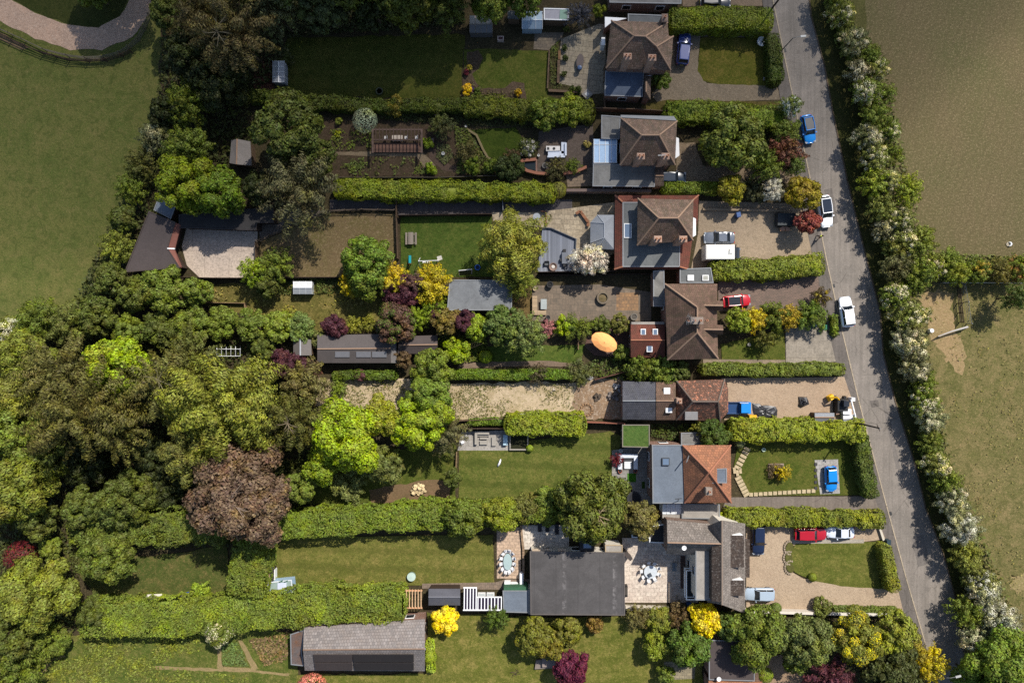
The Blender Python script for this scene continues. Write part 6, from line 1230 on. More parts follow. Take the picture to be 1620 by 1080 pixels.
car('royal blue van on the top gravel drive', 1082, 77, 84, 4.6, 1.85, 1.85, BLUE, 'estate', cat='van', name='parked_van')
car('black car cut by the top edge of the picture', 1132, 2, 0, 4.5, 1.8, 1.5, DKG, 'estate')
car('bright blue hatchback with a black roof on the lane', 1279, 204, -79, 4.1, 1.76, 1.5, SKYB, 'suv', paint(rgb(18, 22, 30, 1)))
car('dark car tucked beside the brown tiled porch', 1063, 281, 0, 4.2, 1.75, 1.5, rgb(28, 40, 52, 1), 'hatch')
car('white car with a dark glass roof on the lane', 1306, 334, -82, 4.6, 1.85, 1.6, WHT_P, 'suv', glass((0.012, 0.018, 0.03, 1)))
car('dark grey saloon beside the camper van', 1138, 376, 180, 4.4, 1.8, 1.5, GRY, 'saloon')
car('red hatchback half under the light green shrub', 1166, 476, 5, 4.0, 1.72, 1.45, RED_P, 'hatch', glass((0.02, 0.022, 0.025, 1)))
car('white car driving along the lane', 1340, 493, 98, 4.4, 1.85, 1.6, WHT_P, 'estate', name='moving_car')
car('small bright blue hatchback on the slab parking pad', 1315, 757, -87, 3.7, 1.7, 1.45, SKYB, 'hatch')
car('navy black estate beside the porch of the lowest house', 1200, 853, -90, 4.5, 1.85, 1.6, NAVY, 'estate')
car('dark red estate under the long front hedge', 1283, 845, 0, 4.6, 1.82, 1.6, rgb(156, 20, 34, 1), 'estate')
car('silver white saloon nearest the lane on the gravel sweep', 1330, 842, 180, 3.9, 1.72, 1.45, rgb(206, 212, 222, 1), 'saloon')
car('pale silver blue car on the lower gravel drive', 1202, 940, 180, 4.3, 1.8, 1.55, rgb(150, 164, 178, 1), 'estate')
# camper van
p = P(1143, 400, 1.5); p.z = 0.1; t = thing('camper_van', 'white camper van with a dark cab', 'van', p, 0, 'cars parked in the gardens and lane'); L, W = 5.5, 2.1
mb = MB(); mb.box((-.65, 0, 1.45), (4.2, W, 2.1), taper=.97); mb.build('body', paint(rgb(226, 224, 218, 1), .5), t, rel=False); MB().box((-.65, 0, 2.53), (4.0, W * .92, .08), taper=.95).build('roof_panel', plain(rgb(220, 216, 206), .6), t, rel=False)
MB().add([(1.45, -1, .4), (2.72, -.8, .4), (2.72, .8, .4), (1.45, 1, .4), (1.45, -1, 1.5), (2.6, -.78, 1.05), (2.6, .78, 1.05), (1.45, 1, 1.5)], [[3, 2, 1, 0], [4, 5, 6, 7], [0, 1, 5, 4], [1, 2, 6, 5], [2, 3, 7, 6], [3, 0, 4, 7]]).build('bonnet', paint(rgb(40, 44, 50, 1)), t, rel=False)
MB().add([(1.45, -.98, 1.5), (2.2, -.84, 1.25), (2.2, .84, 1.25), (1.45, .98, 1.5), (1.45, -.9, 2.35), (1.62, -.8, 2.3), (1.62, .8, 2.3), (1.45, .9, 2.35)], [[3, 2, 1, 0], [4, 5, 6, 7], [0, 1, 5, 4], [1, 2, 6, 5], [2, 3, 7, 6], [3, 0, 4, 7]]).build('windscreen', PANE, t, rel=False)
MB().box((.75, -.1, 2.6), (.55, .5, .08)).build('roof_hatch', plain(rgb(200, 200, 196)), t, rel=False); mb = MB(); mb.tube([(.6, -.25, 2.62), (.6, .35, 2.62)], .04, 5); mb.tube([(.6, -.25, 2.62), (1.0, -.25, 2.62)], .04, 5); mb.build('roof_rack', BLACKP, t, rel=False)
wheels(t, L, W, .34, .31, -.3)
for s in (-1, 1): MB().box((2.66, s * .62, .85), (.14, .3, .18)).build('headlight', LAMP, t, rel=False); MB().box((1.9, s * 1.08, 1.5), (.14, .2, .25)).build('door_mirror', BLACKP, t, rel=False)
# pickup and plant in the work yard
p = P(1167, 645, 1); p.z = .1; t = thing('pickup_truck', 'blue pickup with a dark open load bed', 'pickup', p, 0, 'cars parked in the gardens and lane'); m = paint(SKYB)
mb = MB(); mb.box((-.9, 0, .55), (2.5, 1.7, .4)); 
for y in (-.82, .82): mb.box((-.95, y, .9), (2.4, .08, .4))
mb.box((-2.13, 0, .9), (.08, 1.7, .4)); mb.build('load_bed', paint(rgb(30, 58, 96, 1)), t, rel=False)
MB().box((1.05, 0, .75), (1.7, 1.72, .8), taper=.95).build('cab', m, t, rel=False); MB().box((.85, 0, 1.35), (1.3, 1.5, .42), taper=.86).build('windows', PANE, t, rel=False); MB().box((.85, 0, 1.6), (1.15, 1.35, .07), taper=.95).build('roof_panel', m, t, rel=False); wheels(t, 4.2, 1.75, .31, .31, -.3)
for s in (-1, 1): MB().box((1.88, s * .6, .75), (.1, .3, .16)).build('headlight', LAMP, t, rel=False)
p = P(1190, 660, .5); t = thing('mini_dumper', 'yellow machine standing by the black tarpaulin', 'machine', (p.x, p.y, .1)); YM = plain(rgb(224, 172, 30), .5, .4)
MB().box((0, .1, .55), (1.3, .55, .5), taper=.8).build('hopper', YM, t, rel=False); MB().box((0, -.35, .4), (1.2, .25, .35)).build('chassis', YM, t, rel=False); mb = MB(); mb.tube([(-.5, -.4, .5), (-.5, -.55, 1)], .03); mb.tube([(.5, -.4, .5), (.5, -.55, 1)], .03); mb.tube([(-.5, -.55, 1), (.5, -.55, 1)], .03); mb.build('handle', BLACKP, t, rel=False); wheels(t, 1.2, .8, .2)
def sheet(name, label, cat, pts, m, h=.3, seed=1, n=16):
    """A crumpled sheet over something: uneven heights, thick edge."""
    rg = random.Random(seed); q = PP(wob(pts, 1.2, 6, seed), 0); c = sum(q, Vector()) / len(q); mb = MB(); vs = []; k = len(q); rings = 6
    for r in range(rings):
        f = r / (rings - 1)
        for p in q: vs.append(Vector((c.x + (p.x - c.x) * (1 - f * .93), c.y + (p.y - c.y) * (1 - f * .93), .1 + (0 if r == 0 else h * (.35 + .65 * f) * rg.uniform(.55, 1.35)))))
    fs = [[r * k + i, r * k + (i + 1) % k, (r + 1) * k + (i + 1) % k, (r + 1) * k + i] for r in range(rings - 1) for i in range(k)] + [[(rings - 1) * k + i for i in range(k)]]
    mb.add(vs, fs); o = mb.build(name, m, None); return tag(o, label, cat)
TARP = plain(rgb(44, 44, 48), .45, .5, 0, .4)
sheet('tarpaulin', 'crumpled black tarpaulin lying in front of the blue pickup', 'tarpaulin', [(1188, 636), (1206, 640), (1226, 642), (1230, 650), (1229, 662), (1205, 662), (1190, 654)], TARP, .25, 3)
sheet('covered_heap', 'small black covered heap in the middle of the work yard', 'heap', [(1262, 628), (1277, 628), (1279, 640), (1268, 645), (1262, 640)], TARP, .7, 4)
p = P(1335, 645, 1); t = thing('excavator', 'yellow armed digger with a black engine at the work yard gate', 'digger', (p.x - .3, p.y + .5, .1))
for s in (-.7, .7):
    k = MB().box((s, 0, .3), (.4, 2.4, .5), taper=.9).build('track', BLACKP, t, rel=False)
MB().box((0, -.1, .9), (1.7, 1.9, .7), taper=.88).build('engine_cover', BLACKP, t, rel=False); MB().box((.2, .2, 1.5), (.9, 1.0, .9), taper=.85).build('cab', glass((.02, .022, .026, 1)), t, rel=False)
mb = MB(); mb.tube([(-.5, .7, 1.1), (-1.2, 1.1, 2.0), (-1.9, 1.0, 1.2)], [.16, .14, .1], 6); mb.build('boom', YM, t, rel=False); mb = MB(); mb.box((-1.5, 1.0, .7), (.9, .8, .6), .5, .3, .8); mb.build('bucket', YM, t, rel=False)
t = bld('site_cabin', 'white site box with a grey step beside the work yard gate', 'cabin', 1343, 655)
MB().prism(PP([(1334, 647), (1347, 647), (1347, 655), (1334, 655)], 1.3), .1).build('lid', WHITE_M, t); MB().prism(PP([(1334, 656), (1354, 656), (1355, 662), (1334, 663)], 1.0), .1).build('box', plain(rgb(214, 214, 218)), t); MB().prism(PP([(1334, 663.5), (1355, 662.5), (1355, 667), (1334, 667)], .8), .1).build('step', plain(rgb(150, 154, 168)), t)
mb = MB(); mb.tube([P(1346, 632, 1.2), P(1353, 658, 1.2)], .12, 5); mb.box(P(1347, 631, .7), (.5, .5, 1.2)); mb.build('gate_post', WHITE_M, t); MB().prism(PP([(1324, 640), (1328, 640), (1328, 655), (1323, 656)], .8), .1).build('brick_stack', BRICK, t)
p = P(1242, 349, .8); t = thing('trailer', 'dark covered trailer beside the copper red tree', 'trailer', (p.x, p.y, .1)); MB().box((0, .1, .85), (2.8, 1.9, .9), taper=.92).build('cover', plain(rgb(44, 50, 54), .6), t, rel=False); wheels(t, 2.2, 1.9, .3); mb = MB(); mb.tube([(1.4, 0, .5), (2.3, 0, .5)], .05); mb.build('drawbar', METAL, t, rel=False)
for i, (x, l) in enumerate(((1238, 'left one of the two pinkish crates below the covered trailer'), (1246, 'right one of the two pinkish crates below the covered trailer'))):
    q = P(x, 362, .5); t = thing('crate', l, 'crate', (q.x, q.y, .1), 0, 'crates beside the trailer'); MB().box((0, 0, .22), (.62, .55, .44)).build('box', TIMBER_P, t, rel=False); MB().box((0, 0, .46), (.66, .59, .04)).build('lid', plain(rgb(190, 142, 116)), t, rel=False)
# ------------------------------------------------------------------ street furniture
def wheelie(px, py, col, label, rz=0.0):
    q = P(px, py, .9); t = thing('wheelie_bin', label, 'bin', (q.x, q.y, .12), rz, 'wheelie bins'); m = plain(col, .55)
    MB().box((0, 0, .5), (.58, .62, .92), taper=1.0).build('body', m, t, rel=False); MB().box((0, .03, 1.0), (.64, .72, .07), 0, 0, .9).build('lid', m, t, rel=False); MB().tube([(-.2, -.32, .1), (.2, -.32, .1)], .1, 10).build('wheel', TYRE, t, rel=False); MB().tube([(-.25, -.36, .93), (.25, -.36, .93)], .03, 6).build('handle', m, t, rel=False); return t
wheelie(1304, 518, rgb(40, 112, 84), 'green wheelie bin standing on the cracked concrete slab'); wheelie(1168, 340, rgb(58, 88, 138), 'blue bin against the wall above the grey saloon', .2); wheelie(1288, 514, rgb(76, 110, 150), 'light blue bin at the shrub edge above the concrete slab', .4)
wheelie(1405, 857, rgb(44, 60, 66), 'dark bin beside the pavement at the rounded lawn'); wheelie(1091, 957, rgb(30, 74, 130), 'blue bin beside the balcony of the lowest house', .2)
def lamp(px, py, h, arm, label):
    q = P(px, py, 0); t = thing('street_lamp', label, 'street lamp', q); mb = MB(); mb.tube([(0, 0, 0), (0, 0, 1.2), (0, 0, h)], [.11, .08, .055], 8); mb.build('post', plain(rgb(74, 74, 72), .6), t, rel=False)
    a = Vector(arm); mb = MB(); mb.tube([(0, 0, h - .1), (a.x * .3, a.y * .3, h + .15), (a.x, a.y, h + .25)], .04, 6); mb.build('arm', plain(rgb(110, 110, 108), .5), t, rel=False); MB().box((a.x * 1.15, a.y * 1.15, h + .24), (.75, .26, .12), math.atan2(a.y, a.x)).build('lamp_head', plain(rgb(168, 168, 164), .5), t, rel=False)
lamp(1231, 86, 5.4, (1.1, .1, 0), 'grey street lamp leaning its head over the upper lane')
lamp(1457, 1040, 6.0, (1.2, .3, 0), 'grey street lamp among the golden conifers at the lower lane')
def pole(px, py, h, label, cross=True):
    t = thing('telegraph_pole', label, 'pole', P(px, py, 0)); MB().tube([(0, 0, 0), (0, 0, h)], [.15, .1], 8).build('post', plain(rgb(58, 48, 42), .9), t, rel=False)
    if cross: MB().box((0, 0, h - .3), (.1, .9, .1), .4).build('crossarm', plain(rgb(70, 60, 52)), t, rel=False); MB().tube([(0, 0, h - .05), (0, 0, h + .12)], .07, 6).build('cap', METAL, t, rel=False)
    return t
pole(1344, 666, 8.2, 'dark telegraph pole standing in the lime hedge by the work yard'); pole(1213, 24, 8.5, 'dark telegraph pole at the end of the broad clipped hedge')
t = bld('planter', 'white ring shaped pot on the square front lawn corner', 'planter', 1203, 67); c = P(1206.5, 64.5, .8); MB().lathe([(.45, 0), (.7, .35), (.72, .62), (.55, .66), (.45, .4)], (c.x, c.y, .1), 16).build('bowl', WHITE, t); MB().lathe([(.4, .3), (.02, .42)], (c.x, c.y, .1), 12).build('soil', BLACKP, t)
t = bld('drain_cover', 'pale square cover in the top front lawn', 'drain cover', 1210, 125); MB().box(P(1210, 125, .18), (.5, .45, .12)).build('plate', CONC, t); MB().box(P(1210, 125, .25), (.36, .3, .03)).build('lid', METAL, t)
# ------------------------------------------------------------------ garden furniture
def chair(col, label):
    t = thing('garden_chair', label, 'chair', (0, 0, 0)); m = plain(col, .5); MB().box((0, 0, .44), (.46, .46, .07)).build('seat', m, t, rel=False); MB().box((0, -.23, .7), (.46, .07, .5)).build('backrest', m, t, rel=False)
    for x in (-.2, .2):
        for y in (-.2, .2): MB().tube([(x, y, 0), (x, y, .42)], .022, 5).build('leg', METAL, t, rel=False)
    return t
def table_set(px, py, kind, n, lt, lc, g, colt, colc, rx, ry):
    c = P(px, py, .75); c.z = .12; t = thing('garden_table', lt, 'table', c)
    MB().lathe([(1, .69), (1.02, .72), (1.0, .75), (.02, .752)], (0, 0, 0), 22, rx, ry).build('table_top', plain(colt, .3, .5), t, rel=False)
    for x in (-.5, .5):
        for y in (-.5, .5): MB().tube([(x * rx, y * ry, 0), (x * rx, y * ry, .69)], .03, 6).build('leg', METAL, t, rel=False)
    first = None
    for i in range(n):
        a = 2 * math.pi * (i + .5) / n; loc = (c.x + math.cos(a) * (rx + .32), c.y + math.sin(a) * (ry + .3), .12); rz = math.atan2(math.sin(a), math.cos(a)) + math.pi / 2
        if first is None: first = chair(colc, lc); first['group'] = g; first.location = loc; first.rotation_euler = (0, 0, rz)
        else: dup(first, loc, rz)
    return t
table_set(803, 888, 'oval', 12, 'oval pale green garden table on the pink and cream patio', 'white garden chair drawn up to the oval table', 'chairs around the oval table', rgb(160, 178, 176), rgb(206, 206, 208), .62, 1.2)
table_set(1029, 904, 'round', 9, 'round pale garden table on the cream terrace', 'white garden chair drawn up to the round table', 'chairs around the round table', rgb(190, 196, 200), rgb(214, 214, 214), .95, .95)
t = bld('storage_box', 'small dark box on the round garden table', 'box', 1029, 904); c = P(1028, 909, .9); MB().box((c.x, c.y, .98), (.5, .5, .2), .5).build('box', plain(rgb(56, 62, 70)), t); MB().box((c.x, c.y, 1.1), (.4, .4, .05), .5).build('lid', plain(rgb(70, 76, 84)), t)
# orange parasol
c = P(956, 541, 2.4); t = thing('parasol', 'big orange oval parasol on the red terrace', 'parasol', (c.x, c.y, .1)); n = 12; vs = []; q = []
for r, z in ((.0, 2.75), (.5, 2.6), (1.0, 2.25)):
    for k in range(n):
        a = 2 * math.pi * k / n; x, y = 2.0 * r * math.cos(a), 1.25 * r * math.sin(a); th = R(-28); vs.append((x * math.cos(th) - y * math.sin(th), x * math.sin(th) + y * math.cos(th), z))
up = vs + [(x, y, z - .05) for x, y, z in vs]; m3 = 3 * n
fs = [[r * n + k, r * n + (k + 1) % n, (r + 1) * n + (k + 1) % n, (r + 1) * n + k] for r in range(2) for k in range(n)]; fs += [[m3 + i for i in f[::-1]] for f in fs]; fs += [[2 * n + k, 2 * n + (k + 1) % n, m3 + 2 * n + (k + 1) % n, m3 + 2 * n + k] for k in range(n)]
MB().add(up, fs).build('canopy', plain(rgb(232, 160, 98, 1), .85, .1, 0, .1), t, rel=False); MB().tube([(0, 0, 0), (0, 0, 2.85)], .04, 8).build('pole', TIMBER_P, t, rel=False); MB().lathe([(.35, 0), (.3, .15), (.05, .2)], (0, 0, 0), 14).build('base', BLACKP, t, rel=False)
for k in range(n): MB().tube([(0, 0, 2.68), vs[2 * n + k]], .018, 4).build('rib', TIMBER_P, t, rel=False)
# stone ring
c = P(954, 471, .7); t = thing('stone_planter', 'round stone ring planter on the weathered patio', 'planter', (c.x, c.y, .1)); MB().lathe([(.86, 0), (.92, .35), (.9, .6), (.66, .62), (.62, .3), (.02, .3)], (0, 0, 0), 24).build('ring', earth(rgb(124, 112, 96), rgb(104, 94, 80), rgb(84, 76, 62)), t, rel=False); MB().lathe([(.6, .36), (.02, .48)], (0, 0, 0), 14).build('soil', earth(rgb(120, 104, 78), rgb(98, 86, 62), rgb(80, 78, 46)), t, rel=False)
def sofa(label, pts, h, m, name='garden_sofa', cush=None, px=0, py=0):
    t = bld(name, label, 'sofa', px, py); c = Vector(t.location)
    for i, (x0, y0, x1, y1, z, nm, mm) in enumerate(pts): MB().prism(PP([(x0, y0), (x1, y0), (x1, y1), (x0, y1)], z), .12 if nm != 'cushion' else z - .14).build(nm, mm or m, t)
    return t
WD = planks(rgb(168, 146, 118), .12); GS = plain(rgb(150, 144, 134), .8); GD = plain(rgb(92, 94, 96), .8); SW = plain(rgb(206, 212, 222), .8, .1)
sofa('L shaped pale timber bench on the weathered patio', [(842, 468, 850, 498, .45, 'seat', WD), (850.2, 491, 864, 498, .45, 'seat', WD), (842, 468, 843.5, 498, .8, 'backrest', WD)], .45, WD, 'corner_bench', None, 850, 485)
t = bld('garden_table', 'rectangular grey table inside the L shaped timber bench', 'table', 860, 481); MB().prism(PP([(855.5, 473), (865, 473), (865, 489), (855.5, 489)], .72), .66).build('table_top', plain(rgb(152, 158, 156), .4), t)
for x, y in ((856.5, 474), (864, 474), (856.5, 488), (864, 488)): MB().tube([P(x, y, .1), P(x, y, .66)], .03, 5).build('leg', METAL, t)
sofa('white L shaped outdoor sofa on the tarmac terrace', [(867, 239, 892, 248, .55, 'seat', SW), (888, 225, 896, 243, .55, 'seat', SW), (866, 246.5, 894, 249, .85, 'backrest', SW), (893.5, 226, 896.5, 246, .85, 'backrest', SW)], .5, SW, px=880, py=238)
t = bld('fire_table', 'white fire table with a black burner on the tarmac terrace', 'table', 877, 234); MB().prism(PP([(864, 231), (886, 231), (886, 238.5), (864, 239)], .7), .1).build('table_top', plain(rgb(222, 216, 208), .5), t); c = P(876.5, 235, .75); MB().lathe([(.2, 0), (.2, .04), (.02, .04)], (c.x, c.y, .71), 12).build('burner', BLACKP, t); MB().prism(PP([(865.5, 233), (869, 233), (869, 237), (865.5, 237)], .73), .69).build('hatch', BLACKP, t)
sofa('grey U shaped sofa on the pale slab terrace', [(751, 682, 755, 703, .7, 'armrest', GS), (755.2, 682, 774, 687, .75, 'backrest', GS), (755.2, 687.2, 774, 690, .45, 'seat', GS)], .5, GS, px=762, py=690)
for l, x0, y0, x1, y1 in (('long grey low table in the U shaped sofa', 759, 691.5, 771, 694.5), ('grey bench closing the U shaped sofa', 759, 697, 771, 703), ('grey armchair right of the U shaped sofa', 778, 691, 785, 705)):
    t = bld('garden_bench' if 'table' not in l else 'coffee_table', l, 'seat' if 'table' not in l else 'table', (x0 + x1) / 2, (y0 + y1) / 2); MB().prism(PP([(x0, y0), (x1, y0), (x1, y1), (x0, y1)], .45), .3).build('top', GS, t)
    for x, y in ((x0 + .8, y0 + .6), (x1 - .8, y0 + .6), (x0 + .8, y1 - .6), (x1 - .8, y1 - .6)): MB().tube([P(x, y, .1), P(x, y, .3)], .04, 5).build('leg', GD, t)
t = bld('garden_table', 'pale blue table at the right end of the sofa terrace', 'table', 799, 696); MB().prism(PP([(796, 688), (803, 688), (803, 704), (796, 704)], .75), .68).build('table_top', plain(rgb(160, 184, 196), .3), t)
for x, y in ((797, 689), (802, 689), (797, 703), (802, 703)): MB().tube([P(x, y, .1), P(x, y, .68)], .03, 5).build('leg', METAL, t)
for l, x, y in (('upper white scissor legged stool beside the yew', 737, 690), ('lower white scissor legged stool beside the yew', 732, 699)):
    c = P(x, y, .3); t = thing('folding_stool', l, 'stool', (c.x, c.y, .1), .5, 'folding stools on the sofa terrace'); MB().box((0, 0, .42), (.4, .35, .04)).build('seat', WHITE_M, t, rel=False)
    for s in (-1, 1):
        for yy in (-.15, .15): MB().tube([(-.28 * s, yy + s * .02, 0), (.28 * s, yy + s * .02, .42)], .03, 5).build('leg', WHITE_M, t, rel=False)
t = bld('raised_bed', 'square dark raised bed with a pale rim beside the lime hedge block', 'planter', 822, 698)
for i, q in enumerate(([(806, 684), (808, 684), (808, 712), (806, 712)], [(834, 684), (836, 684), (836, 712), (834, 712)], [(808, 710), (834, 710), (834, 712), (808, 712)], [(808, 684), (834, 684), (834, 686), (808, 686)])): MB().prism(PP(q, .6), 0).build('side_board', planks(rgb(146, 140, 130), .2), t)
MB().prism(PP([(808, 686), (834, 686), (834, 710), (808, 710)], .4), 0).build('soil', earth(rgb(46, 44, 34), rgb(40, 46, 26), rgb(58, 60, 34)), t)
sofa('white U shaped garden sofa under the dark red shrub', [(978, 718, 984, 742, .75, 'armrest', SW), (1003, 718, 1009, 742, .75, 'armrest', SW), (984.2, 718, 1002.8, 724, .8, 'backrest', SW), (986.5, 724.2, 1000.5, 730, .5, 'cushion', plain(rgb(60, 62, 66), .8))], .5, SW, px=993, py=730)
t = bld('coffee_table', 'white low table inside the white garden sofa', 'table', 993, 737); MB().prism(PP([(988, 730), (999, 730), (999, 741), (988, 741)], .5), .42).build('table_top', WHITE_M, t); MB().prism(PP([(990, 732), (997, 732), (997, 739), (990, 739)], .42), .1).build('base', GD, t)
for l, x in (('terracotta pot left of the white garden sofa', 981), ('terracotta pot right of the white garden sofa', 1005)):
    c = P(x, 745, .4); t = thing('plant_pot', l, 'plant pot', (c.x, c.y, .1), 0, 'terracotta pots by the white sofa'); MB().lathe([(.2, 0), (.3, .4), (.26, .4), (.2, .3), (.02, .3)], (0, 0, 0), 12).build('pot', plain(rgb(156, 84, 60), .8), t, rel=False); MB().lathe([(.24, .34), (.02, .38)], (0, 0, 0), 10).build('soil', BLACKP, t, rel=False)
def trampoline(px, py, r, h, label, pad, mat_c):
    c = P(px, py, h); t = thing('trampoline', label, 'trampoline', (c.x, c.y, .1)); MB().lathe([(r * .72, h - .02), (.02, h - .03)], (0, 0, 0), 24).build('mat', plain(mat_c, .7), t, rel=False); MB().lathe([(r * .72, h - .04), (r * .72, h + .03), (r, h + .03), (r, h - .04)], (0, 0, 0), 24).build('safety_pad', plain(pad, .6), t, rel=False)
    for k in range(5): a = 2 * math.pi * k / 5; MB().tube([(r * .93 * math.cos(a), r * .93 * math.sin(a), 0), (r * .93 * math.cos(a), r * .93 * math.sin(a), h)], .03, 5).build('leg', METAL, t, rel=False)
    return t
trampoline(1003, 788, 1.05, .75, 'round black trampoline at the foot of the slab patio', rgb(46, 46, 50), rgb(34, 34, 38)); trampoline(755.5, 423, .42, .3, 'tiny blue trampoline on the play lawn', rgb(40, 100, 180), rgb(26, 34, 60))
# play lawn
c = P(650, 377, .7); t = thing('picnic_table', 'grey wooden picnic table on the play lawn', 'picnic table', (c.x, c.y, .08)); GW = planks(rgb(150, 138, 124), .14, R(90)); MB().box((0, 0, .72), (.75, 1.75, .06)).build('table_top', GW, t, rel=False)
for s in (-1, 1): MB().box((s * .68, 0, .44), (.28, 1.75, .05)).build('bench_seat', GW, t, rel=False)
for y in (-.6, .6):
    MB().box((0, y, .42), (1.5, .08, .09)).build('crossbar', GW, t, rel=False)
    for s in (-1, 1): MB().tube([(s * .75, y, 0), (s * .2, y, .7)], .05, 5).build('leg', GW, t, rel=False)
t = bld('swing_set', 'white metal swing set with a ladder frame on the play lawn', 'swing set', 683, 412); m = WHITE_M
A, B = P(662, 413, 2.0), P(692, 412, 2.0); MB().tube([A, B], .05, 6).build('top_bar', m, t)
for q, d in ((A, -.7), (A, .7), (B, -.7), (B, .7)): MB().tube([q, (q.x, q.y + d, .08)], .045, 6).build('leg', m, t)
mb = MB(); mb.prism(PP([(691, 406), (698, 404), (700, 410), (693, 413)], 1.5), 1.42); mb.build('platform', plain(rgb(190, 184, 172)), t)
for x in (669, 676): q = P(x, 413, 2.0); s = MB().box((q.x, q.y, .6), (.45, .2, .05)).build('swing_seat', m, t); MB().tube([(q.x - .2, q.y, .62), (q.x - .2, q.y, 2.0)], .015, 4).build('rope', m, s); MB().tube([(q.x + .2, q.y, .62), (q.x + .2, q.y, 2.0)], .015, 4).build('rope', m, s)
t = bld('slide', 'turquoise plastic slide at the edge of the play lawn', 'slide', 648, 412); mb = MB(); mb.add([P(646.5, 404, .25), P(650.5, 404, .25), P(650.5, 416, 1.3), P(646.5, 416, 1.3), P(646.5, 404, .15), P(650.5, 404, .15), P(650.5, 416, 1.15), P(646.5, 416, 1.15)], [[0, 1, 2, 3], [7, 6, 5, 4], [0, 4, 5, 1], [1, 5, 6, 2], [2, 6, 7, 3], [3, 7, 4, 0]]); mb.build('chute', plain(rgb(36, 140, 150), .4), t); mb = MB(); mb.tube([P(647, 418, .1), P(647, 417, 1.3)], .06); mb.tube([P(650, 418, .1), P(650, 417, 1.3)], .06); mb.build('ladder', plain(rgb(120, 70, 60), .5), t)
t = bld('goal', 'small white football goal below the play lawn', 'goal', 735, 429); mb = MB(); A, B = P(726, 428, 1), P(746, 426, 1); mb.tube([A, B], .05); 
for q in (A, B): mb.tube([q, (q.x, q.y, .08)], .05); mb.tube([q, (q.x, q.y - .6, .08)], .04)
mb.build('goal_frame', WHITE_M, t); MB().add([A, B, (B.x, B.y - .6, .1), (A.x, A.y - .6, .1), A + Vector((0, -.02, 0)), B + Vector((0, -.02, 0)), (B.x, B.y - .62, .1), (A.x, A.y - .62, .1)], [[0, 1, 2, 3], [7, 6, 5, 4], [0, 4, 5, 1], [1, 5, 6, 2], [2, 6, 7, 3], [3, 7, 4, 0]]).build('net', plain(rgb(70, 84, 52), .9), t)
# deck furniture
t = bld('storage_box', 'grey outdoor table block with dark chairs on the deck', 'table', 895, 407); MB().prism(PP([(889, 399), (898, 399), (898, 417), (889, 417)], 1.0), .3).build('table_top', plain(rgb(104, 108, 116), .5), t)
for x, y in ((893, 396.5), (899.5, 406), (888, 411), (893, 419.5)): c = P(x, y, .7); MB().box((c.x, c.y, .6), (.42, .42, .5)).build('seat', BLACKP, t)
c = P(875, 422, .6); t = thing('basket_chair', 'round rattan basket chair on the grey deck', 'chair', (c.x, c.y, .3)); MB().lathe([(.3, 0), (.55, .25), (.6, .45), (.5, .42), (.3, .2), (.02, .16)], (0, 0, 0), 16).build('seat', plain(rgb(132, 110, 100), .8), t, rel=False); MB().lathe([(.28, .22), (.2, .3), (.02, .3)], (0, 0, 0), 12).build('cushion', plain(rgb(206, 200, 192), .8), t, rel=False)
c = P(865, 417, .5); t = thing('armchair', 'small black armchair on the grey deck', 'chair', (c.x, c.y, .3)); MB().box((0, 0, .25), (.55, .55, .3)).build('seat', GD, t, rel=False); MB().box((0, .3, .4), (.6, .1, .6)).build('backrest', BLACKP, t, rel=False)
for s in (-1, 1): MB().box((s * .32, 0, .35), (.1, .6, .45)).build('armrest', BLACKP, t, rel=False)
c = P(849, 343, .75); t = thing('garden_table', 'round grey table at the top of the cream patio', 'table', (c.x, c.y, .1)); MB().lathe([(.55, .68), (.55, .72), (.02, .72)], (0, 0, 0), 18).build('table_top', plain(rgb(160, 164, 168), .4), t, rel=False); MB().tube([(0, 0, 0), (0, 0, .68)], .06).build('leg', METAL, t, rel=False)
t = bld('deck_edge', 'dark framed glass balustrade along the deck rim', 'balustrade', 893, 378); mb = MB(); pl = [(858, 360), (872, 361), (911, 378), (910, 398)]
for a, b2 in zip(pl, pl[1:]):
    A, B = P(*a, .65), P(*b2, .65); MB().tube([A, B], .09, 5).build('handrail', plain(rgb(72, 76, 84)), t); d = Vector((0, 0, .3)); MB().add([A, B, B - d, A - d, A + Vector((.02, .02, 0)), B + Vector((.02, .02, 0)), B - d + Vector((.02, .02, 0)), A - d + Vector((.02, .02, 0))], [[0, 1, 2, 3], [7, 6, 5, 4], [0, 4, 5, 1], [1, 5, 6, 2], [2, 6, 7, 3], [3, 7, 4, 0]]).build('pane', POLY, t)
for l, pl in (('angled timber bench beside the summerhouse', [(911, 338), (918, 334), (931, 352), (930, 358)]), ('short rust red screen on the cream patio', [(855, 334), (864, 335), (864, 358)])):
    t = bld('garden_bench' if 'bench' in l else 'screen', l, 'bench' if 'bench' in l else 'screen', *pl[1])
    for a, b2 in zip(pl, pl[1:]): A, B = P(*a, .5), P(*b2, .5); d = B - A; MB().box(((A.x + B.x) / 2, (A.y + B.y) / 2, .5), (d.length, .4 if 'bench' in l else .15, .12), math.atan2(d.y, d.x)).build('seat' if 'bench' in l else 'board', planks(rgb(150, 104, 76), .12), t); MB().box(((A.x + B.x) / 2, (A.y + B.y) / 2, .27), (d.length * .8, .12, .4), math.atan2(d.y, d.x)).build('base', TIMBER, t)
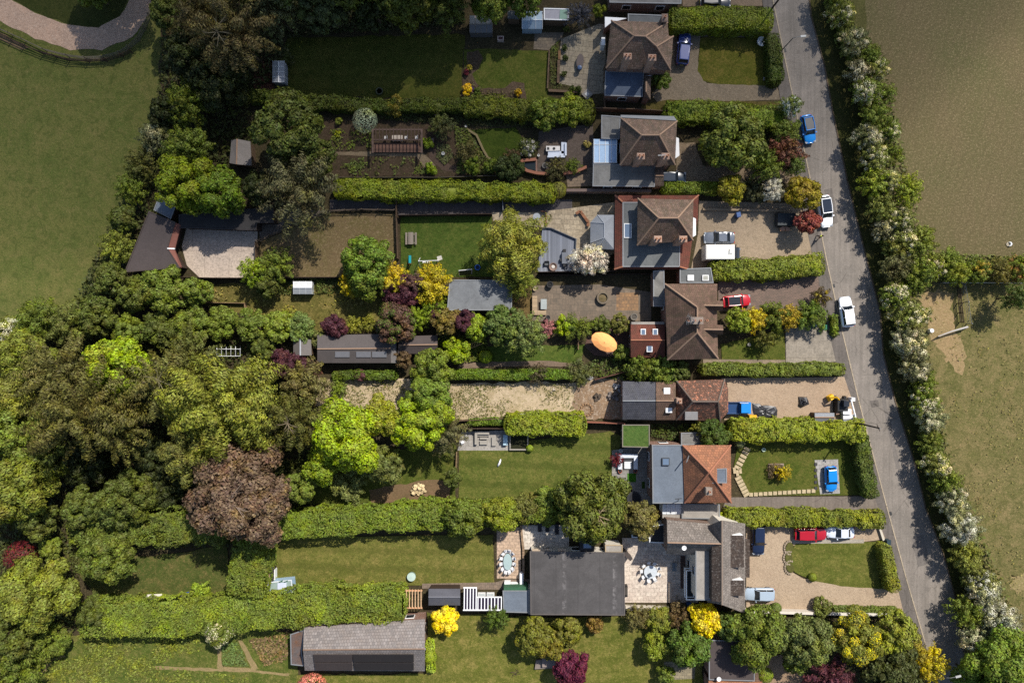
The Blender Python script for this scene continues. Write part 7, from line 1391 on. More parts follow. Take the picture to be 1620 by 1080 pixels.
# top garden patio
c = P(918, 96, 1.0); t = thing('lounger', 'padded brown lounger on the crazy paved patio', 'lounger', (c.x, c.y, .1), R(-6)); MB().lathe([(1, .35), (1, .5), (.94, .55), (.02, .56)], (0, 0, 0), 20, .55, 1.15).build('cushion', plain(rgb(98, 88, 84), .8), t, rel=False); MB().lathe([(1, .2), (1, .35)], (0, 0, 0), 18, .5, 1.05).build('frame', METAL, t, rel=False)
for x, y in ((-.35, .7), (.35, .7), (-.35, -.7), (.35, -.7)): MB().tube([(x, y, 0), (x, y, .3)], .03, 5).build('leg', METAL, t, rel=False)
c = P(917, 107, 1.0); t = thing('barbecue', 'round blue lidded barbecue on the crazy paved patio', 'barbecue', (c.x, c.y, .1)); MB().lathe([(.12, .45), (.34, .6), (.38, .8)], (0, 0, 0), 16).build('bowl', plain(rgb(40, 52, 74), .4), t, rel=False); MB().lathe([(.38, .81), (.3, 1.0), (.05, 1.08)], (0, 0, 0), 16).build('lid', plain(rgb(72, 92, 124), .25, .6), t, rel=False)
for k in range(3): a = 2.1 * k; MB().tube([(.4 * math.cos(a), .4 * math.sin(a), 0), (.15 * math.cos(a), .15 * math.sin(a), .55)], .02, 5).build('leg', METAL, t, rel=False)
t = bld('sleeper_bed', 'timber edged planter along the crazy paved patio', 'planter', 884, 106)
for i, q in enumerate(([(883, 80), (887, 80), (887, 94), (883, 94)], [(882, 95), (886, 95), (885, 131), (881, 131)], [(868, 79), (870, 79), (867, 140), (865, 140)], [(867, 141), (918, 144), (918, 147), (868, 145)])): MB().prism(PP(q, .5), 0).build('side_board', planks(rgb(128, 96, 66), .2) if i == 0 else TIMBER, t)
t = bld('paving_slab_stack', 'grey diamond laid slab at the patio corner', 'slab', 928, 149); MB().prism(PP([(920, 149), (929, 140), (938, 149), (929, 158)], .3), 0).build('slab', CONC, t); MB().prism(PP([(925, 149), (929, 145), (933, 149), (929, 153)], .34), .29).build('grate', METAL, t)
t = bld('planter_box', 'small white box planter on the dim top lawn', 'planter', 792, 60); MB().prism(PP([(787, 57), (797, 57), (797, 64), (787, 64)], .7), 0).build('box', plain(rgb(186, 164, 152)), t); MB().prism(PP([(788.5, 58.5), (795.5, 58.5), (795.5, 62.5), (788.5, 62.5)], .73), .6).build('soil', plain(rgb(80, 50, 50)), t)
t = bld('bird_bath', 'dark stone ring on the long dim lawn', 'bird bath', 600, 144); c = P(600, 144, .3); MB().lathe([(.5, .05), (.55, .3), (.4, .3), (.35, .2)], (c.x, c.y, 0), 16).build('bowl', plain(rgb(66, 70, 50)), t); MB().lathe([(.36, .22), (.02, .22)], (c.x, c.y, 0), 12).build('water', glass(), t)
for l, x, y, r, cc, c2 in (('yellow flowering clump in the curved border', 738, 142, 9, rgb(240, 210, 40, 1), None), ('purple flower clump beside the yellow one', 747, 142, 4, rgb(104, 70, 140, 1), None), ('small yellow flowers at the right end of the curved border', 820, 146, 6, rgb(200, 170, 30, 1), None), ('dark red plant in the curved border', 738, 115, 5, rgb(110, 40, 44, 1), None), ('green plant right of the purple flowers', 755, 145, 6, GREEN, None), ('pale yellow plant above the dark red one', 743, 107, 5, rgb(160, 150, 50, 1), None),
                          ('pale pink flowers in the dark hedge foot', 692, 178, 6, rgb(170, 140, 150, 1), None), ('yellow upright plant by the ball tree', 534, 212, 5, rgb(150, 160, 30, 1), None), ('bushy yellow plant under the dark hedge', 626, 168, 16, rgb(112, 108, 38, 1), None), ('light green plant left of the ball tree', 536, 192, 6, rgb(116, 130, 50, 1), None),
                          ('green bush at the deck corner of the kitchen garden', 677, 226, 9, BRIGHT, None), ('bright green bush below the earth path', 682, 267, 10, BRIGHT, None), ('pampas like pale plant on the tarmac terrace wall', 929, 228, 6, rgb(160, 150, 90, 1), None)):
    shrub(x, y, r, max(.5, r * .13), cc, l, 'clump', 'garden_plant', 'plant')
for i, (x, y) in enumerate(((896, 46), (893, 76), (894, 92), (892, 118), (905, 141), (915, 141), (1, 1))[:6]): shrub(x, y, 5, .9, rgb(70, 88, 40, 1), 'small potted green plant along the crazy paved patio edge', 'clump', 'potted_plant', 'plant', group='pot plants edging the crazy paved patio')
# kitchen garden deck
t = bld('dining_deck', 'low brown timber deck with a pergola frame in the kitchen garden', 'deck', 628, 228); MB().prism(PP([(588, 226), (668, 226), (668, 241), (588, 241)], .35), 0).build('boards', planks(rgb(104, 78, 66), .18), t)
for x0, x1, y0, y1, z in ((590, 667, 204, 206, 2.3), (590, 667, 220, 222, 2.3), (588, 591, 204, 242, 2.3), (665.5, 668.5, 204, 242, 2.3)): MB().prism(PP([(x0, y0), (x1, y0), (x1, y1), (x0, y1)], z + x0 * .0001), z - .12).build('beam', planks(rgb(96, 78, 68), .2), t)
for i in range(13): x = 594 + i * 5.6; MB().prism(PP([(x, 202), (x + 1, 202), (x + 1, 224), (x, 224)], 2.42), 2.33).build('rafter', planks(rgb(84, 66, 58), .2), t)
for x, y in ((589.5, 205), (667, 205), (589.5, 241), (667, 241)): MB().tube([P(x, y, 0), P(x, y, 2.3)], .06, 5).build('post', TIMBER, t)
t = bld('garden_table', 'square pale table under the pergola of the brown deck', 'table', 628, 218); MB().prism(PP([(620, 214), (637, 214), (637, 223), (620, 223)], .78), .7).build('table_top', plain(rgb(182, 168, 152)), t)
for x, y in ((621, 215), (636, 215), (621, 222), (636, 222)): MB().tube([P(x, y, .1), P(x, y, .7)], .03, 5).build('leg', METAL, t)
for l, x in (('white chair left of the square pale table', 611), ('white chair right of the square pale table', 643), ('white chair at the right end of the brown deck', 659)): c = chair(rgb(200, 196, 190), l); q = P(x, 219, .5); c.location = (q.x, q.y, .36); c.rotation_euler = (0, 0, 1.57); c['group'] = 'chairs on the brown deck'
for l, x0, y0, x1, y1, h, m in (('small glazed cold frame by the terrace hedge', 904, 184, 920, 191, .6, plain(rgb(104, 120, 130), .2, .5)), ('little pinkish bench box near the herb bed', 680, 219, 686, 227, .5, plain(rgb(150, 120, 110)))):
    t = bld('cold_frame' if 'cold' in l else 'box_seat', l, 'box', (x0 + x1) / 2, (y0 + y1) / 2); MB().prism(PP([(x0, y0), (x1, y0), (x1, y1), (x0, y1)], h), 0).build('body', TIMBER, t); MB().prism(PP([(x0 - .3, y0 - .3), (x1 + .3, y0 - .3), (x1 + .3, y1 + .3), (x0 - .3, y1 + .3)], h + .06), h + .01).build('lid', m, t)
def wall_line(name, label, pts, w, h, m, cat='wall', cap=None, step=None):
    t = bld(name, label, cat, *pts[0])
    mb = MB(); mc = MB()
    for i, (a, b2) in enumerate(zip(pts, pts[1:])):
        A, B = P(*a, h), P(*b2, h); d = B - A; an = math.atan2(d.y, d.x); mb.box(((A.x + B.x) / 2, (A.y + B.y) / 2, h / 2 + i * .003), (d.length + w * .2, w, h), an); mc.box(((A.x + B.x) / 2, (A.y + B.y) / 2, h + .04 + i * .003), (d.length + w * .2, w + .06, .07), an)
    mb.build('masonry' if cat == 'wall' else 'panel', m, t); mc.build('coping' if cat == 'wall' else 'capping_rail', cap or m, t); return t
RB = plain(rgb(150, 100, 78), .9)
wall_line('garden_wall', 'curved brick wall round the tarmac terrace', [(848, 252), (826, 254), (822, 262), (834, 270), (850, 274), (868, 275)], .35, .9, BRICK, cap=RB); wall_line('garden_wall', 'curved brick wall closing the tarmac terrace by the house', [(892, 274), (910, 272), (928, 264)], .35, .9, BRICK, cap=RB)
wall_line('garden_wall', 'long white boundary wall below the gravel drive', [(1181, 967), (1260, 969), (1340, 971), (1412, 972)], .3, 1.2, plain(rgb(196, 186, 172), .9), cap=plain(rgb(206, 198, 186), .9)); wall_line('garden_wall', 'brown brick wall above the cream patio', [(896, 301), (960, 301), (1030, 302)], .35, 1.6, BRICK_D, cap=plain(rgb(112, 92, 82)))
wall_line('garden_wall', 'low white wall under the cream terrace', [(990, 960), (1030, 961), (1058, 962)], .3, .7, plain(rgb(190, 180, 164), .9)); wall_line('garden_wall', 'low stone edge beside the curved lawn', [(738, 204), (754, 214), (764, 236), (772, 250), (790, 258)], .25, .3, plain(rgb(122, 108, 76), .9)); wall_line('garden_wall', 'low drive wall above the gravel parking area', [(1112, 331), (1180, 332), (1240, 334)], .25, .5, plain(rgb(140, 122, 100), .9))
wall_line('garden_wall', 'short white gate wall on the lane by the red car hedge', [(1384, 811), (1398, 854)], .25, .5, plain(rgb(190, 182, 166), .9)); wall_line('garden_wall', 'cream terrace side wall beside the dark paving', [(1060, 922), (1060, 952)], .3, .5, plain(rgb(184, 166, 146), .9)); wall_line('garden_wall', 'timber sleeper wall between the oval table and the flagstones', [(824, 830), (828, 870), (828, 915)], .25, .5, planks(rgb(146, 122, 98), .2))
t = bld('brick_pond', 'small dark pond ringed by the curved brick wall', 'pond', 838, 261); MB().prism(PP([(829, 254), (847, 254), (848, 270), (836, 268), (828, 262)], .45), 0).build('water', glass((.01, .014, .01, 1)), t); MB().prism(PP([(847.5, 252), (850, 252), (850, 273), (847.5, 272)], .55), 0).build('rim', BRICK, t)
# ------------------------------------------------------------------ fences
def fence(label, pts, h, style='panel', m=None, sp=1.9, name='fence', width=.07):
    m = m or TIMBER; t = bld(name, label, 'fence', *pts[0])
    for i, (a, b2) in enumerate(zip(pts, pts[1:])):
        A, B = P(*a, 0), P(*b2, 0); d = B - A; L = d.length; an = math.atan2(d.y, d.x); k = max(1, int(L / sp)); c = (A + B) / 2
        for j in range(k + (1 if i == len(pts) - 2 else 0)): q = A + d * (j / k); MB().box((q.x, q.y, h / 2 + .05), (.11, .11, h + .1), an).build('post', m, t)
        if style == 'panel': MB().box((c.x, c.y, h / 2), (L, width, h - .06), an).build('panel', m, t)
        elif style == 'rail':
            for z in (.35, .7, 1.05): MB().box((c.x, c.y, min(z, h - .05) + i * .002), (L, .06, .12), an).build('rail', m, t)
        else:
            for z in (.4, .8, h - .05): MB().tube([(A.x, A.y, z), (B.x, B.y, z)], .02 if z < h - .1 else .035, 4).build('wire', m, t)
    return t
fence('weathered post and rail fence curving along the track', [(-20, 42), (0, 47), (42, 66), (75, 82), (111, 91), (140, 95), (167, 94), (194, 87), (208, 78), (222, 66), (232, 48), (240, 27), (246, 8), (250, -12)], 1.25, 'rail', planks(rgb(112, 104, 88), .1))
fence('lower dark rail fence running beside the track fence', [(0, 56), (40, 74), (70, 86), (111, 97), (142, 99), (170, 98), (196, 91), (210, 84)], 1.2, 'rail', TIMBER_D)
fence('silvery wire fence between the side hedge and the pasture', [(1484, 448), (1520, 448), (1570, 448), (1640, 449)], 1.2, 'wire', METAL, 3.2); fence('thin wire fence running down beside the green strip', [(1519, 449), (1524, 478), (1529, 512)], 1.2, 'wire', METAL, 2.4)
fence('dark board fence above the play lawn', [(632, 343), (700, 342), (778, 341)], 1.5, 'panel', TIMBER_D); fence('grey board fence between the paddock and the play lawn', [(629, 320), (629, 345), (630, 378), (631, 410)], 1.4, 'panel', TIMBER); fence('rail fence along the top of the paddock', [(410, 382), (470, 358), (522, 335), (575, 333), (626, 334)], 1.3, 'rail', planks(rgb(96, 84, 72), .1))
fence('dark fence below the concrete yard and paddock', [(292, 440), (350, 441), (412, 441), (480, 440), (600, 440)], 1.7, 'panel', TIMBER_D); fence('dark fence below the deck and the white blossom tree', [(852, 432), (910, 431), (972, 430)], 1.8, 'panel', TIMBER_D); fence('tall dark fence above the weathered patio', [(852, 436), (1030, 434)], .9, 'panel', TIMBER_D)
fence('short fence beside the yard and the paddock corner', [(409, 384), (409, 440)], 1.4, 'panel', TIMBER); fence('pale fence beside the churned earth', [(926, 666), (985, 668)], 1.7, 'panel', planks(rgb(150, 96, 78), .14)); fence('brown fence above the sofa terrace', [(728, 664), (802, 660)], 1.3, 'panel', TIMBER); fence('dark panel fence behind the sofa terrace', [(732, 676), (804, 676)], 1.6, 'panel', TIMBER_D)
fence('thin fence between the shaded grass and the striped lawn', [(723, 714), (722, 742)], 1.1, 'panel', planks(rgb(150, 124, 92), .14)); fence('timber fence between the two upper houses', [(925, 176), (1000, 178), (1052, 181)], 1.6, 'panel', planks(rgb(112, 92, 76), .14)); fence('garden fence left of the top house wall', [(955, 110), (955, 175)], 1.5, 'panel', TIMBER)
fence('dark fence at the kitchen garden foot', [(540, 283), (700, 283), (790, 280)], 1.0, 'panel', planks(rgb(96, 88, 78), .16)); fence('narrow grey gate across the tarmac path', [(795, 318), (796, 334)], 1.2, 'panel', METAL, 1.4, 'path_gate'); fence('timber fence at the end of the narrow lawn', [(914, 534), (914, 552)], 1.1, 'rail', planks(rgb(140, 112, 86), .1), .5)
fence('long low rail fence above the secluded hedge lawn', [(300, 478), (390, 480), (392, 500)], .9, 'panel', planks(rgb(150, 122, 92), .14)); fence('dark fence beside the slate roof wing', [(940, 600), (985, 588), (1000, 586)], 1.3, 'panel', planks(rgb(104, 72, 60), .14)); fence('rail fence at the green strip of the pasture gate', [(1512, 455), (1514, 480), (1517, 510)], 1.1, 'rail', TIMBER_D, 1.2)
fence('thin white rail beneath the pool house terrace', [(986, 962), (1058, 965)], .5, 'rail', WHITE, 1.5)
# field gate pole
t = bld('barrier_pole', 'pale grey pole lying across the pasture gateway', 'pole', 1508, 524); MB().tube([P(1484, 532, .9), P(1506, 524, .9), P(1531, 517, .9)], [.07, .12, .16], 8).build('beam', plain(rgb(170, 164, 158)), t)
for x, y in ((1486, 531.5), (1529, 518)): MB().tube([P(x, y, 0), P(x, y, .9)], .1, 6).build('post', TIMBER, t)
t = bld('salt_lick', 'white crescent shaped trough in the stubble field', 'trough', 1597, 386); mb = MB()
c = P(1597, 386, .3); mb.tube([(c.x + .3 * math.cos(a), c.y + .3 * math.sin(a), .25) for a in (-1.6, -.8, 0, .8, 1.6)], [.04, .12, .15, .12, .04], 8); mb.build('rim', WHITE, t); MB().lathe([(.34, .1), (.02, .12)], (c.x, c.y, .02), 12).build('base', plain(rgb(150, 140, 120)), t)
c = P(1473, 523, .5); t = thing('water_drum', 'small white drum by the pasture gateway', 'drum', (c.x, c.y, 0)); MB().lathe([(.3, 0), (.33, .3), (.3, .7)], (0, 0, 0), 14).build('body', WHITE_M, t, rel=False); MB().lathe([(.31, .71), (.28, .76), (.02, .77)], (0, 0, 0), 14).build('lid', WHITE_M, t, rel=False)
# ------------------------------------------------------------------ pergolas, frames, tanks
t = bld('pergola', 'white L shaped pergola over dark panels', 'pergola', 764, 950)
for i in range(5): x = 734 + i * 4.7; MB().prism(PP([(x, 930), (x + 1.4, 930), (x + 1, 964), (x - .4, 964)], 2.4), 2.28).build('rafter', WHITE_M, t)
for i in range(8): x = 755.5 + i * 5.3; MB().prism(PP([(x, 945), (x + 1.4, 945), (x + 1.2, 964), (x - .2, 964)], 2.4), 2.28).build('rafter', WHITE_M, t)
for q in ([(733, 928.5), (754.5, 928.5), (754.5, 930), (733, 930)], [(754.6, 943.5), (794, 943.5), (794, 945), (754.6, 945)], [(732.5, 964), (794, 964), (794, 965.5), (732.5, 965.5)], [(753.2, 930.1), (754.5, 930.1), (754.5, 943.4), (753.2, 943.4)]): MB().prism(PP(q, 2.42), 2.26).build('beam', WHITE_M, t)
MB().prism(PP([(734, 931), (753, 931), (753, 945.5), (793, 945.5), (793, 963.5), (734, 963.5)], 2.2), 2.12).build('roof_sheet', plain(rgb(44, 34, 52), .4, .4), t)
for x, y in ((734, 930), (753, 930), (734, 964), (793, 964), (793, 945)): MB().tube([P(x, y, 0), P(x, y, 2.1)], .06, 5).build('post', WHITE_M, t)
for l, x in (('left white crate beside the L pergola', 762), ('right white crate beside the L pergola', 776)): t = bld('cold_frame', l, 'box', x, 940, 'white crates beside the pergola'); MB().prism(PP([(x - 6, 938), (x + 6, 938), (x + 6, 942.5), (x - 6, 942.5)], .6), .1).build('frame', WHITE, t); MB().prism(PP([(x - 5, 938.7), (x + 5, 938.7), (x + 5, 941.8), (x - 5, 941.8)], .63), .55).build('pane', plain(rgb(170, 176, 176), .3), t)
t = bld('pergola', 'new orange timber pergola beside the dark gabled shed', 'pergola', 654, 948); OT = planks(rgb(214, 176, 136), .2)
for i in range(6): x = 642.5 + i * 4.6; MB().prism(PP([(x, 932), (x + 1.3, 932), (x + 1.3, 962), (x, 962)], 2.3), 2.18).build('rafter', OT, t)
for y in (933, 960.5): MB().prism(PP([(640, y), (668, y), (668, y + 1.8), (640, y + 1.8)], 2.16), 2.0).build('beam', plain(rgb(204, 150, 110)), t)
for x, y in ((641, 934), (667, 934), (641, 961), (667, 961)): MB().tube([P(x, y, 0), P(x, y, 2.0)], .06, 5).build('post', OT, t)
for i in range(2): x = 621 + i * 10; c = P(x + 3, 932, .6); t = thing('garden_chair', ('left', 'right')[i] + ' grey chair against the hedge by the new pergola', 'chair', (c.x, c.y, .1)); MB().box((0, 0, .42), (.55, .5, .08)).build('seat', plain(rgb(150, 148, 150)), t, rel=False); MB().box((0, .25, .7), (.55, .08, .5)).build('backrest', GD, t, rel=False); [MB().tube([(a, b2, 0), (a, b2, .4)], .025, 5).build('leg', METAL, t, rel=False) for a in (-.22, .22) for b2 in (-.2, .2)]
c = P(650.5, 912.5, .8); t = thing('water_tank', 'round pale green lidded tank on the striped lawn', 'tank', (c.x, c.y, .08)); MB().lathe([(.58, 0), (.6, .6)], (0, 0, 0), 22).build('drum', plain(rgb(120, 140, 132), .5), t, rel=False); MB().lathe([(.64, .6), (.62, .68), (.02, .72)], (0, 0, 0), 22).build('lid', plain(rgb(172, 190, 178), .5), t, rel=False)
t = bld('tunnel_frame', 'bare pale tunnel frame in the shady belt', 'frame', 362, 556)
for i in range(6): x = 343 + i * 7.4; MB().tube([P(x, 566, .1), P(x, 563, 1.3), P(x, 552, 1.9), P(x, 548, 1.2), P(x, 547, .1)], .035, 5).build('hoop', WHITE_M, t)
for y, z in ((552, 1.93), (563, 1.33)): MB().tube([P(343, y, z), P(380, y, z)], .035, 5).build('rail', WHITE_M, t)
t = bld('garden_arch', 'weathered trellis arch between the lime shrub and the green dome', 'arch', 750, 548)
for i in range(5): MB().tube([P(741 + i * 4.2, 552 - i * 1.5, 1.9), P(744 + i * 4.2, 543 - i * 1.5, 1.9)], .04, 5).build('slat', planks(rgb(176, 146, 96), .1), t)
for dy in (0, 8): MB().tube([P(739 + dy * .4, 553 - dy, 1.85), P(762 + dy * .4, 544 - dy, 1.85)], .05, 5).build('beam', planks(rgb(166, 136, 92), .1), t); [MB().tube([P(a + dy * .4, b2 - dy, 0), P(a + dy * .4, b2 - dy, 1.85)], .05, 5).build('post', TIMBER, t) for a, b2 in ((740, 552.5), (761, 544.5))]
t = bld('garden_swing', 'white canopied garden swing on the secluded lawn', 'garden swing', 245, 943); mb = MB(); q = PP([(233, 940), (256, 939), (256, 947), (234, 948)], 1.9); MB().prism(q, 1.8).build('canopy', plain(rgb(214, 206, 192), .8), t); MB().prism(PP([(235, 943), (255, 943), (255, 947), (235, 947)], .5), .4).build('seat', GS, t)
for x, y in ((232, 944), (257, 944)): MB().tube([P(x, y + 3, .1), P(x, y, 1.8), P(x, y - 4, .1)], .04, 5).build('frame', WHITE_M, t)
t = bld('lounger', 'grey folding lounger beside the garden swing', 'lounger', 286, 945); MB().prism(PP([(278, 943), (292, 940), (294, 945), (279, 948)], .4), .32).build('seat', plain(rgb(150, 142, 140)), t); MB().prism(PP([(291, 938), (298, 936), (299, 942), (293, 943)], .8), .5).build('backrest', plain(rgb(60, 80, 150)), t); [MB().tube([P(x, y, .1), P(x, y, .32)], .03, 5).build('leg', METAL, t) for x, y in ((279, 944), (293, 941), (280, 947), (293, 945))]
t = bld('side_table', 'small white slatted table beside the garden swing', 'table', 267, 946); MB().prism(PP([(262, 944), (272, 944), (272, 948), (262, 948)], .4), .33).build('table_top', WHITE, t); [MB().tube([P(x, y, .1), P(x, y, .33)], .03, 5).build('leg', WHITE, t) for x, y in ((263, 945), (271, 945), (263, 947), (271, 947))]
t = bld('basketball_hoop', 'grey basketball hoop on a post in the hedge corner', 'hoop', 428, 872); MB().tube([P(429, 884, 0), P(428, 855, 2.6)], .06, 6).build('post', METAL, t); c = P(434, 857, 2.5); MB().tube([(c.x + .3 * math.cos(a * .63), c.y + .3 * math.sin(a * .63), 2.5) for a in range(11)], .03, 5).build('hoop_ring', METAL, t); MB().prism(PP([(425, 851), (430, 850), (430, 855), (425, 856)], 2.9), 2.8).build('backboard', plain(rgb(140, 140, 144)), t); MB().box(P(428, 876, .2), (.8, .35, .3)).build('base', WHITE, t)
# white sculpture on the striped back lawn
c = P(790, 733, .5); t = thing('sculpture', 'slender white stone sculpture on the striped back lawn', 'sculpture', (c.x, c.y, .08)); MB().tube([(-.25, -.55, .1), (-.12, -.2, .3), (.02, .1, .5), (.14, .4, .4), (.2, .65, .2)], [.06, .16, .12, .13, .04], 8).build('figure', WHITE_M, t, True, rel=False); MB().lathe([(.22, 0), (.2, .12), (.02, .13)], (0, 0, 0), 12).build('base', CONC, t, rel=False)
# logs
rg = random.Random(5); proto_log = None
for i in range(24):
    a = i * 2.4; rr = 11 * math.sqrt((i + .5) / 24); x, y = 662 + math.cos(a) * rr, 774 + math.sin(a) * rr * .8; c = P(x, y, .3)
    if proto_log is None:
        proto_log = thing('log', 'sawn pale log round in the heap on the brown earth', 'log', c, 0, 'logs heaped on the brown earth'); MB().lathe([(.22, 0), (.24, .1), (.23, .4)], (0, 0, 0), 12).build('bark', BARK, proto_log, rel=False); MB().lathe([(.215, .401), (.21, .42), (.02, .42)], (0, 0, 0), 12).build('cut_face', plain(rgb(208, 184, 140), .8), proto_log, rel=False); proto_log.location = (c.x, c.y, .05)
    else: o = dup(proto_log, (c.x, c.y, .05 + rg.uniform(0, .15)), rg.uniform(0, 6), scale=(rg.uniform(.8, 1.35),) * 3); o.rotation_euler = (rg.uniform(-.35, .35), rg.uniform(-.35, .35), rg.uniform(0, 6))
# stepping stones
def stones(label, group, pts, w, h, m, rot=0.0):
    first = None
    for x, y, r in pts:
        c = P(x, y, .2); 
        if first is None: first = MB().box((0, 0, .1), (w, h, .2), 0, 0, .94).build('stepping_stone', m, None, rel=False); tag(first, label, 'stepping stone', group); first.location = (c.x, c.y, .06); first.rotation_euler = (0, 0, r)
        else: o = first.copy(); COL.objects.link(o); o.location = (c.x, c.y, .06); o.rotation_euler = (0, 0, r)
SST = earth(rgb(190, 172, 138), rgb(178, 160, 130), rgb(160, 144, 116))
stones('square cream stepping stone in the row along the foot of the front lawn', 'stepping stones along the lawn foot', [(1188 + i * 7.6, 782 - i * .45, 0) for i in range(14)], .58, .55, SST)
stones('cream slab step in the path slanting up from the orange roofed house', 'slab steps of the upper slanting path', [(1182 - i * 3.0, 710 + i * 5.8, R(-28)) for i in range(6)], 1.0, .45, SST); stones('cream slab step in the path slanting down to the tarmac drive', 'slab steps of the lower slanting path', [(1168 + i * 2.6, 756 + i * 5.2, R(28)) for i in range(6)], 1.0, .45, SST); stones('cream paving slab in front of the orange roofed house door', 'paving slabs at the door', [(1162 + i * 4.5, 744 + (i % 2) * 4, R(8)) for i in range(3)], .42, .9, SST)
stones('dark square slab in the edge of the slab parking pad', 'dark slabs edging the parking pad', [(1290.5, 734 + i * 9.5, 0) for i in range(5)], .42, .42, plain(rgb(60, 58, 58)))
# square bed on the front lawn
t = bld('raised_bed', 'square timber edged bed in the middle of the front lawn', 'planter', 1230, 746)
for q in ([(1216, 733), (1240, 733), (1240, 735), (1216, 735)], [(1216, 735), (1218, 735), (1218, 756), (1216, 756)], [(1238, 735), (1240, 735), (1240, 752), (1238, 752)]): MB().prism(PP(q, .3), 0).build('side_board', planks(rgb(142, 124, 112), .2), t)
MB().prism(PP([(1218, 735), (1238, 735), (1238, 754), (1218, 756)], .22), 0).build('soil', earth(rgb(96, 82, 62), rgb(84, 74, 52), rgb(76, 78, 40)), t)
# stone edged bed on the gravel sweep
for i, (x, y, l) in enumerate(((1249, 866, 'upper scalloped stone bed on the lip of the rounded lawn'), (1248, 882, 'middle scalloped stone bed on the lip of the rounded lawn'), (1250, 897, 'lower scalloped stone bed on the lip of the rounded lawn'))):
    t = bld('flower_bed', l, 'flower bed', x, y); c = P(x, y, .3); rg = random.Random(i); MB().lathe([(1, 0), (1, .3), (.8, .32), (.02, .3)], (c.x, c.y, .05), 12, .55, .8, (-.35, 0, .4)[i]).build('soil', earth(rgb(86, 84, 46), rgb(96, 96, 50), rgb(70, 80, 36)), t)
    mb = MB()
    for k in range(11): a = 1.2 + k * .36; mb.box((c.x + math.cos(a) * .75, c.y + math.sin(a) * .95, .2), (.32, .3, .35), a + rg.uniform(-.3, .3), 0, .7)
    mb.build('stone_edging', earth(rgb(166, 150, 130), rgb(150, 136, 116), rgb(124, 112, 94)), t)
# debris and heaps on the dry plot
for l, x, y, s, cc in (('pale boulder on the dry plot', 876, 619, .55, rgb(176, 164, 146)), ('grey rubble heap at the churned earth edge', 970, 626, .8, rgb(120, 112, 108)), ('silver sheet of scrap beside the slate roof', 976, 612, .7, rgb(160, 162, 166)), ('dark rubble heap on the churned earth', 946, 628, .6, rgb(92, 82, 72)), ('white scrap heap at the top of the churned earth', 930, 602, .7, rgb(168, 166, 166))):
    c = P(x, y, .3); t = thing('boulder' if 'boulder' in l else 'rubble_heap', l, 'boulder' if 'boulder' in l else 'heap', (c.x, c.y, .05)); rg = random.Random(int(x)); mb = MB()
    for k in range(9 if 'boulder' not in l else 3): mb.box((rg.uniform(-s, s) * .8, rg.uniform(-s, s) * .8, .12 + rg.uniform(0, .25)), (s * rg.uniform(.35, .9), s * rg.uniform(.3, .8), s * rg.uniform(.2, .6)), rg.uniform(0, 3), rg.uniform(-.4, .4), rg.uniform(.5, .9))
    mb.build('stones', earth(cc, mulc(cc, .8), mulc(cc, .55)), t, rel=False)
t = bld('trench', 'dark dug hole with a spoil rim in the churned earth', 'hole', 927, 648); MB().prism(PP(wob([(921, 640), (934, 641), (936, 648), (931, 656), (923, 652)], 1, 5, 3), .12), 0).build('hole_floor', plain(rgb(30, 22, 18), 1, 0), t); mb = MB(); rg = random.Random(2)
for k in range(14): a = k * .45; c = P(928 + 9 * math.cos(a), 648 + 9 * math.sin(a), .2); mb.box((c.x, c.y, .15), (.5, .4, .35), rg.uniform(0, 3), .2, .6)
mb.build('spoil', earth(rgb(156, 126, 96), rgb(138, 110, 84), rgb(110, 90, 70)), t)
t = bld('door_panel', 'white panel leaning on the lime hedge block', 'panel', 826, 656); MB().prism(PP([(820, 655), (832, 653), (832, 657), (820, 659)], .9), .5).build('panel', WHITE_M, t); MB().tube([P(822, 657, .1), P(822, 656, .7)], .05).build('prop', TIMBER, t)
# a few small things on patios
for l, nm, ct, x, y, r, h, cc in (('white lantern pot on the edge of the curved lawn', 'lantern', 'lantern', 852, 246, .2, .5, rgb(220, 216, 206)), ('white lamp globe at the top of the stone edging', 'lantern', 'lantern', 737, 200, .16, .5, rgb(210, 206, 196)), ('round grey bowl planter beside the curved brick wall', 'planter', 'planter', 862, 262, .45, .4, rgb(110, 106, 100)), ('white bird bath in the herb bed', 'bird_bath', 'bird bath', 701, 243, .25, .6, rgb(190, 190, 186)),
                              ('dark kettle barbecue at the foot of the timber bench', 'barbecue', 'barbecue', 867, 502, .35, .9, rgb(60, 58, 58)), ('black pot by the weathered patio top', 'plant_pot', 'plant pot', 870, 450, .5, .7, rgb(34, 34, 36)), ('cream pot at the corner of the weathered patio', 'plant_pot', 'plant pot', 846, 457, .28, .4, rgb(206, 186, 150)), ('round wire table at the patio corner by the extension', 'garden_table', 'table', 1003, 501, .55, .6, rgb(104, 98, 90)),
                              ('pale pot beside the garden sofa', 'plant_pot', 'plant pot', 982, 713, .3, .5, rgb(186, 192, 188)), ('white pot on the front lawn of the orange roofed house', 'plant_pot', 'plant pot', 1208, 711, .3, .3, rgb(180, 200, 180)), ('grey chimney pot planter on the little front lawn', 'planter', 'planter', 1185, 545, .25, .4, rgb(160, 156, 148))):
    c = P(x, y, h); t = thing(nm, l, ct, (c.x, c.y, .1)); MB().lathe([(r * .7, 0), (r, h * .7), (r * .95, h), (r * .7, h), (r * .6, h * .8)], (0, 0, 0), 14).build('bowl', plain(cc, .6), t, rel=False); MB().lathe([(r * .62, h * .82), (.02, h * .86)], (0, 0, 0), 10).build('filling', plain(mulc(cc, .55), .8), t, rel=False)
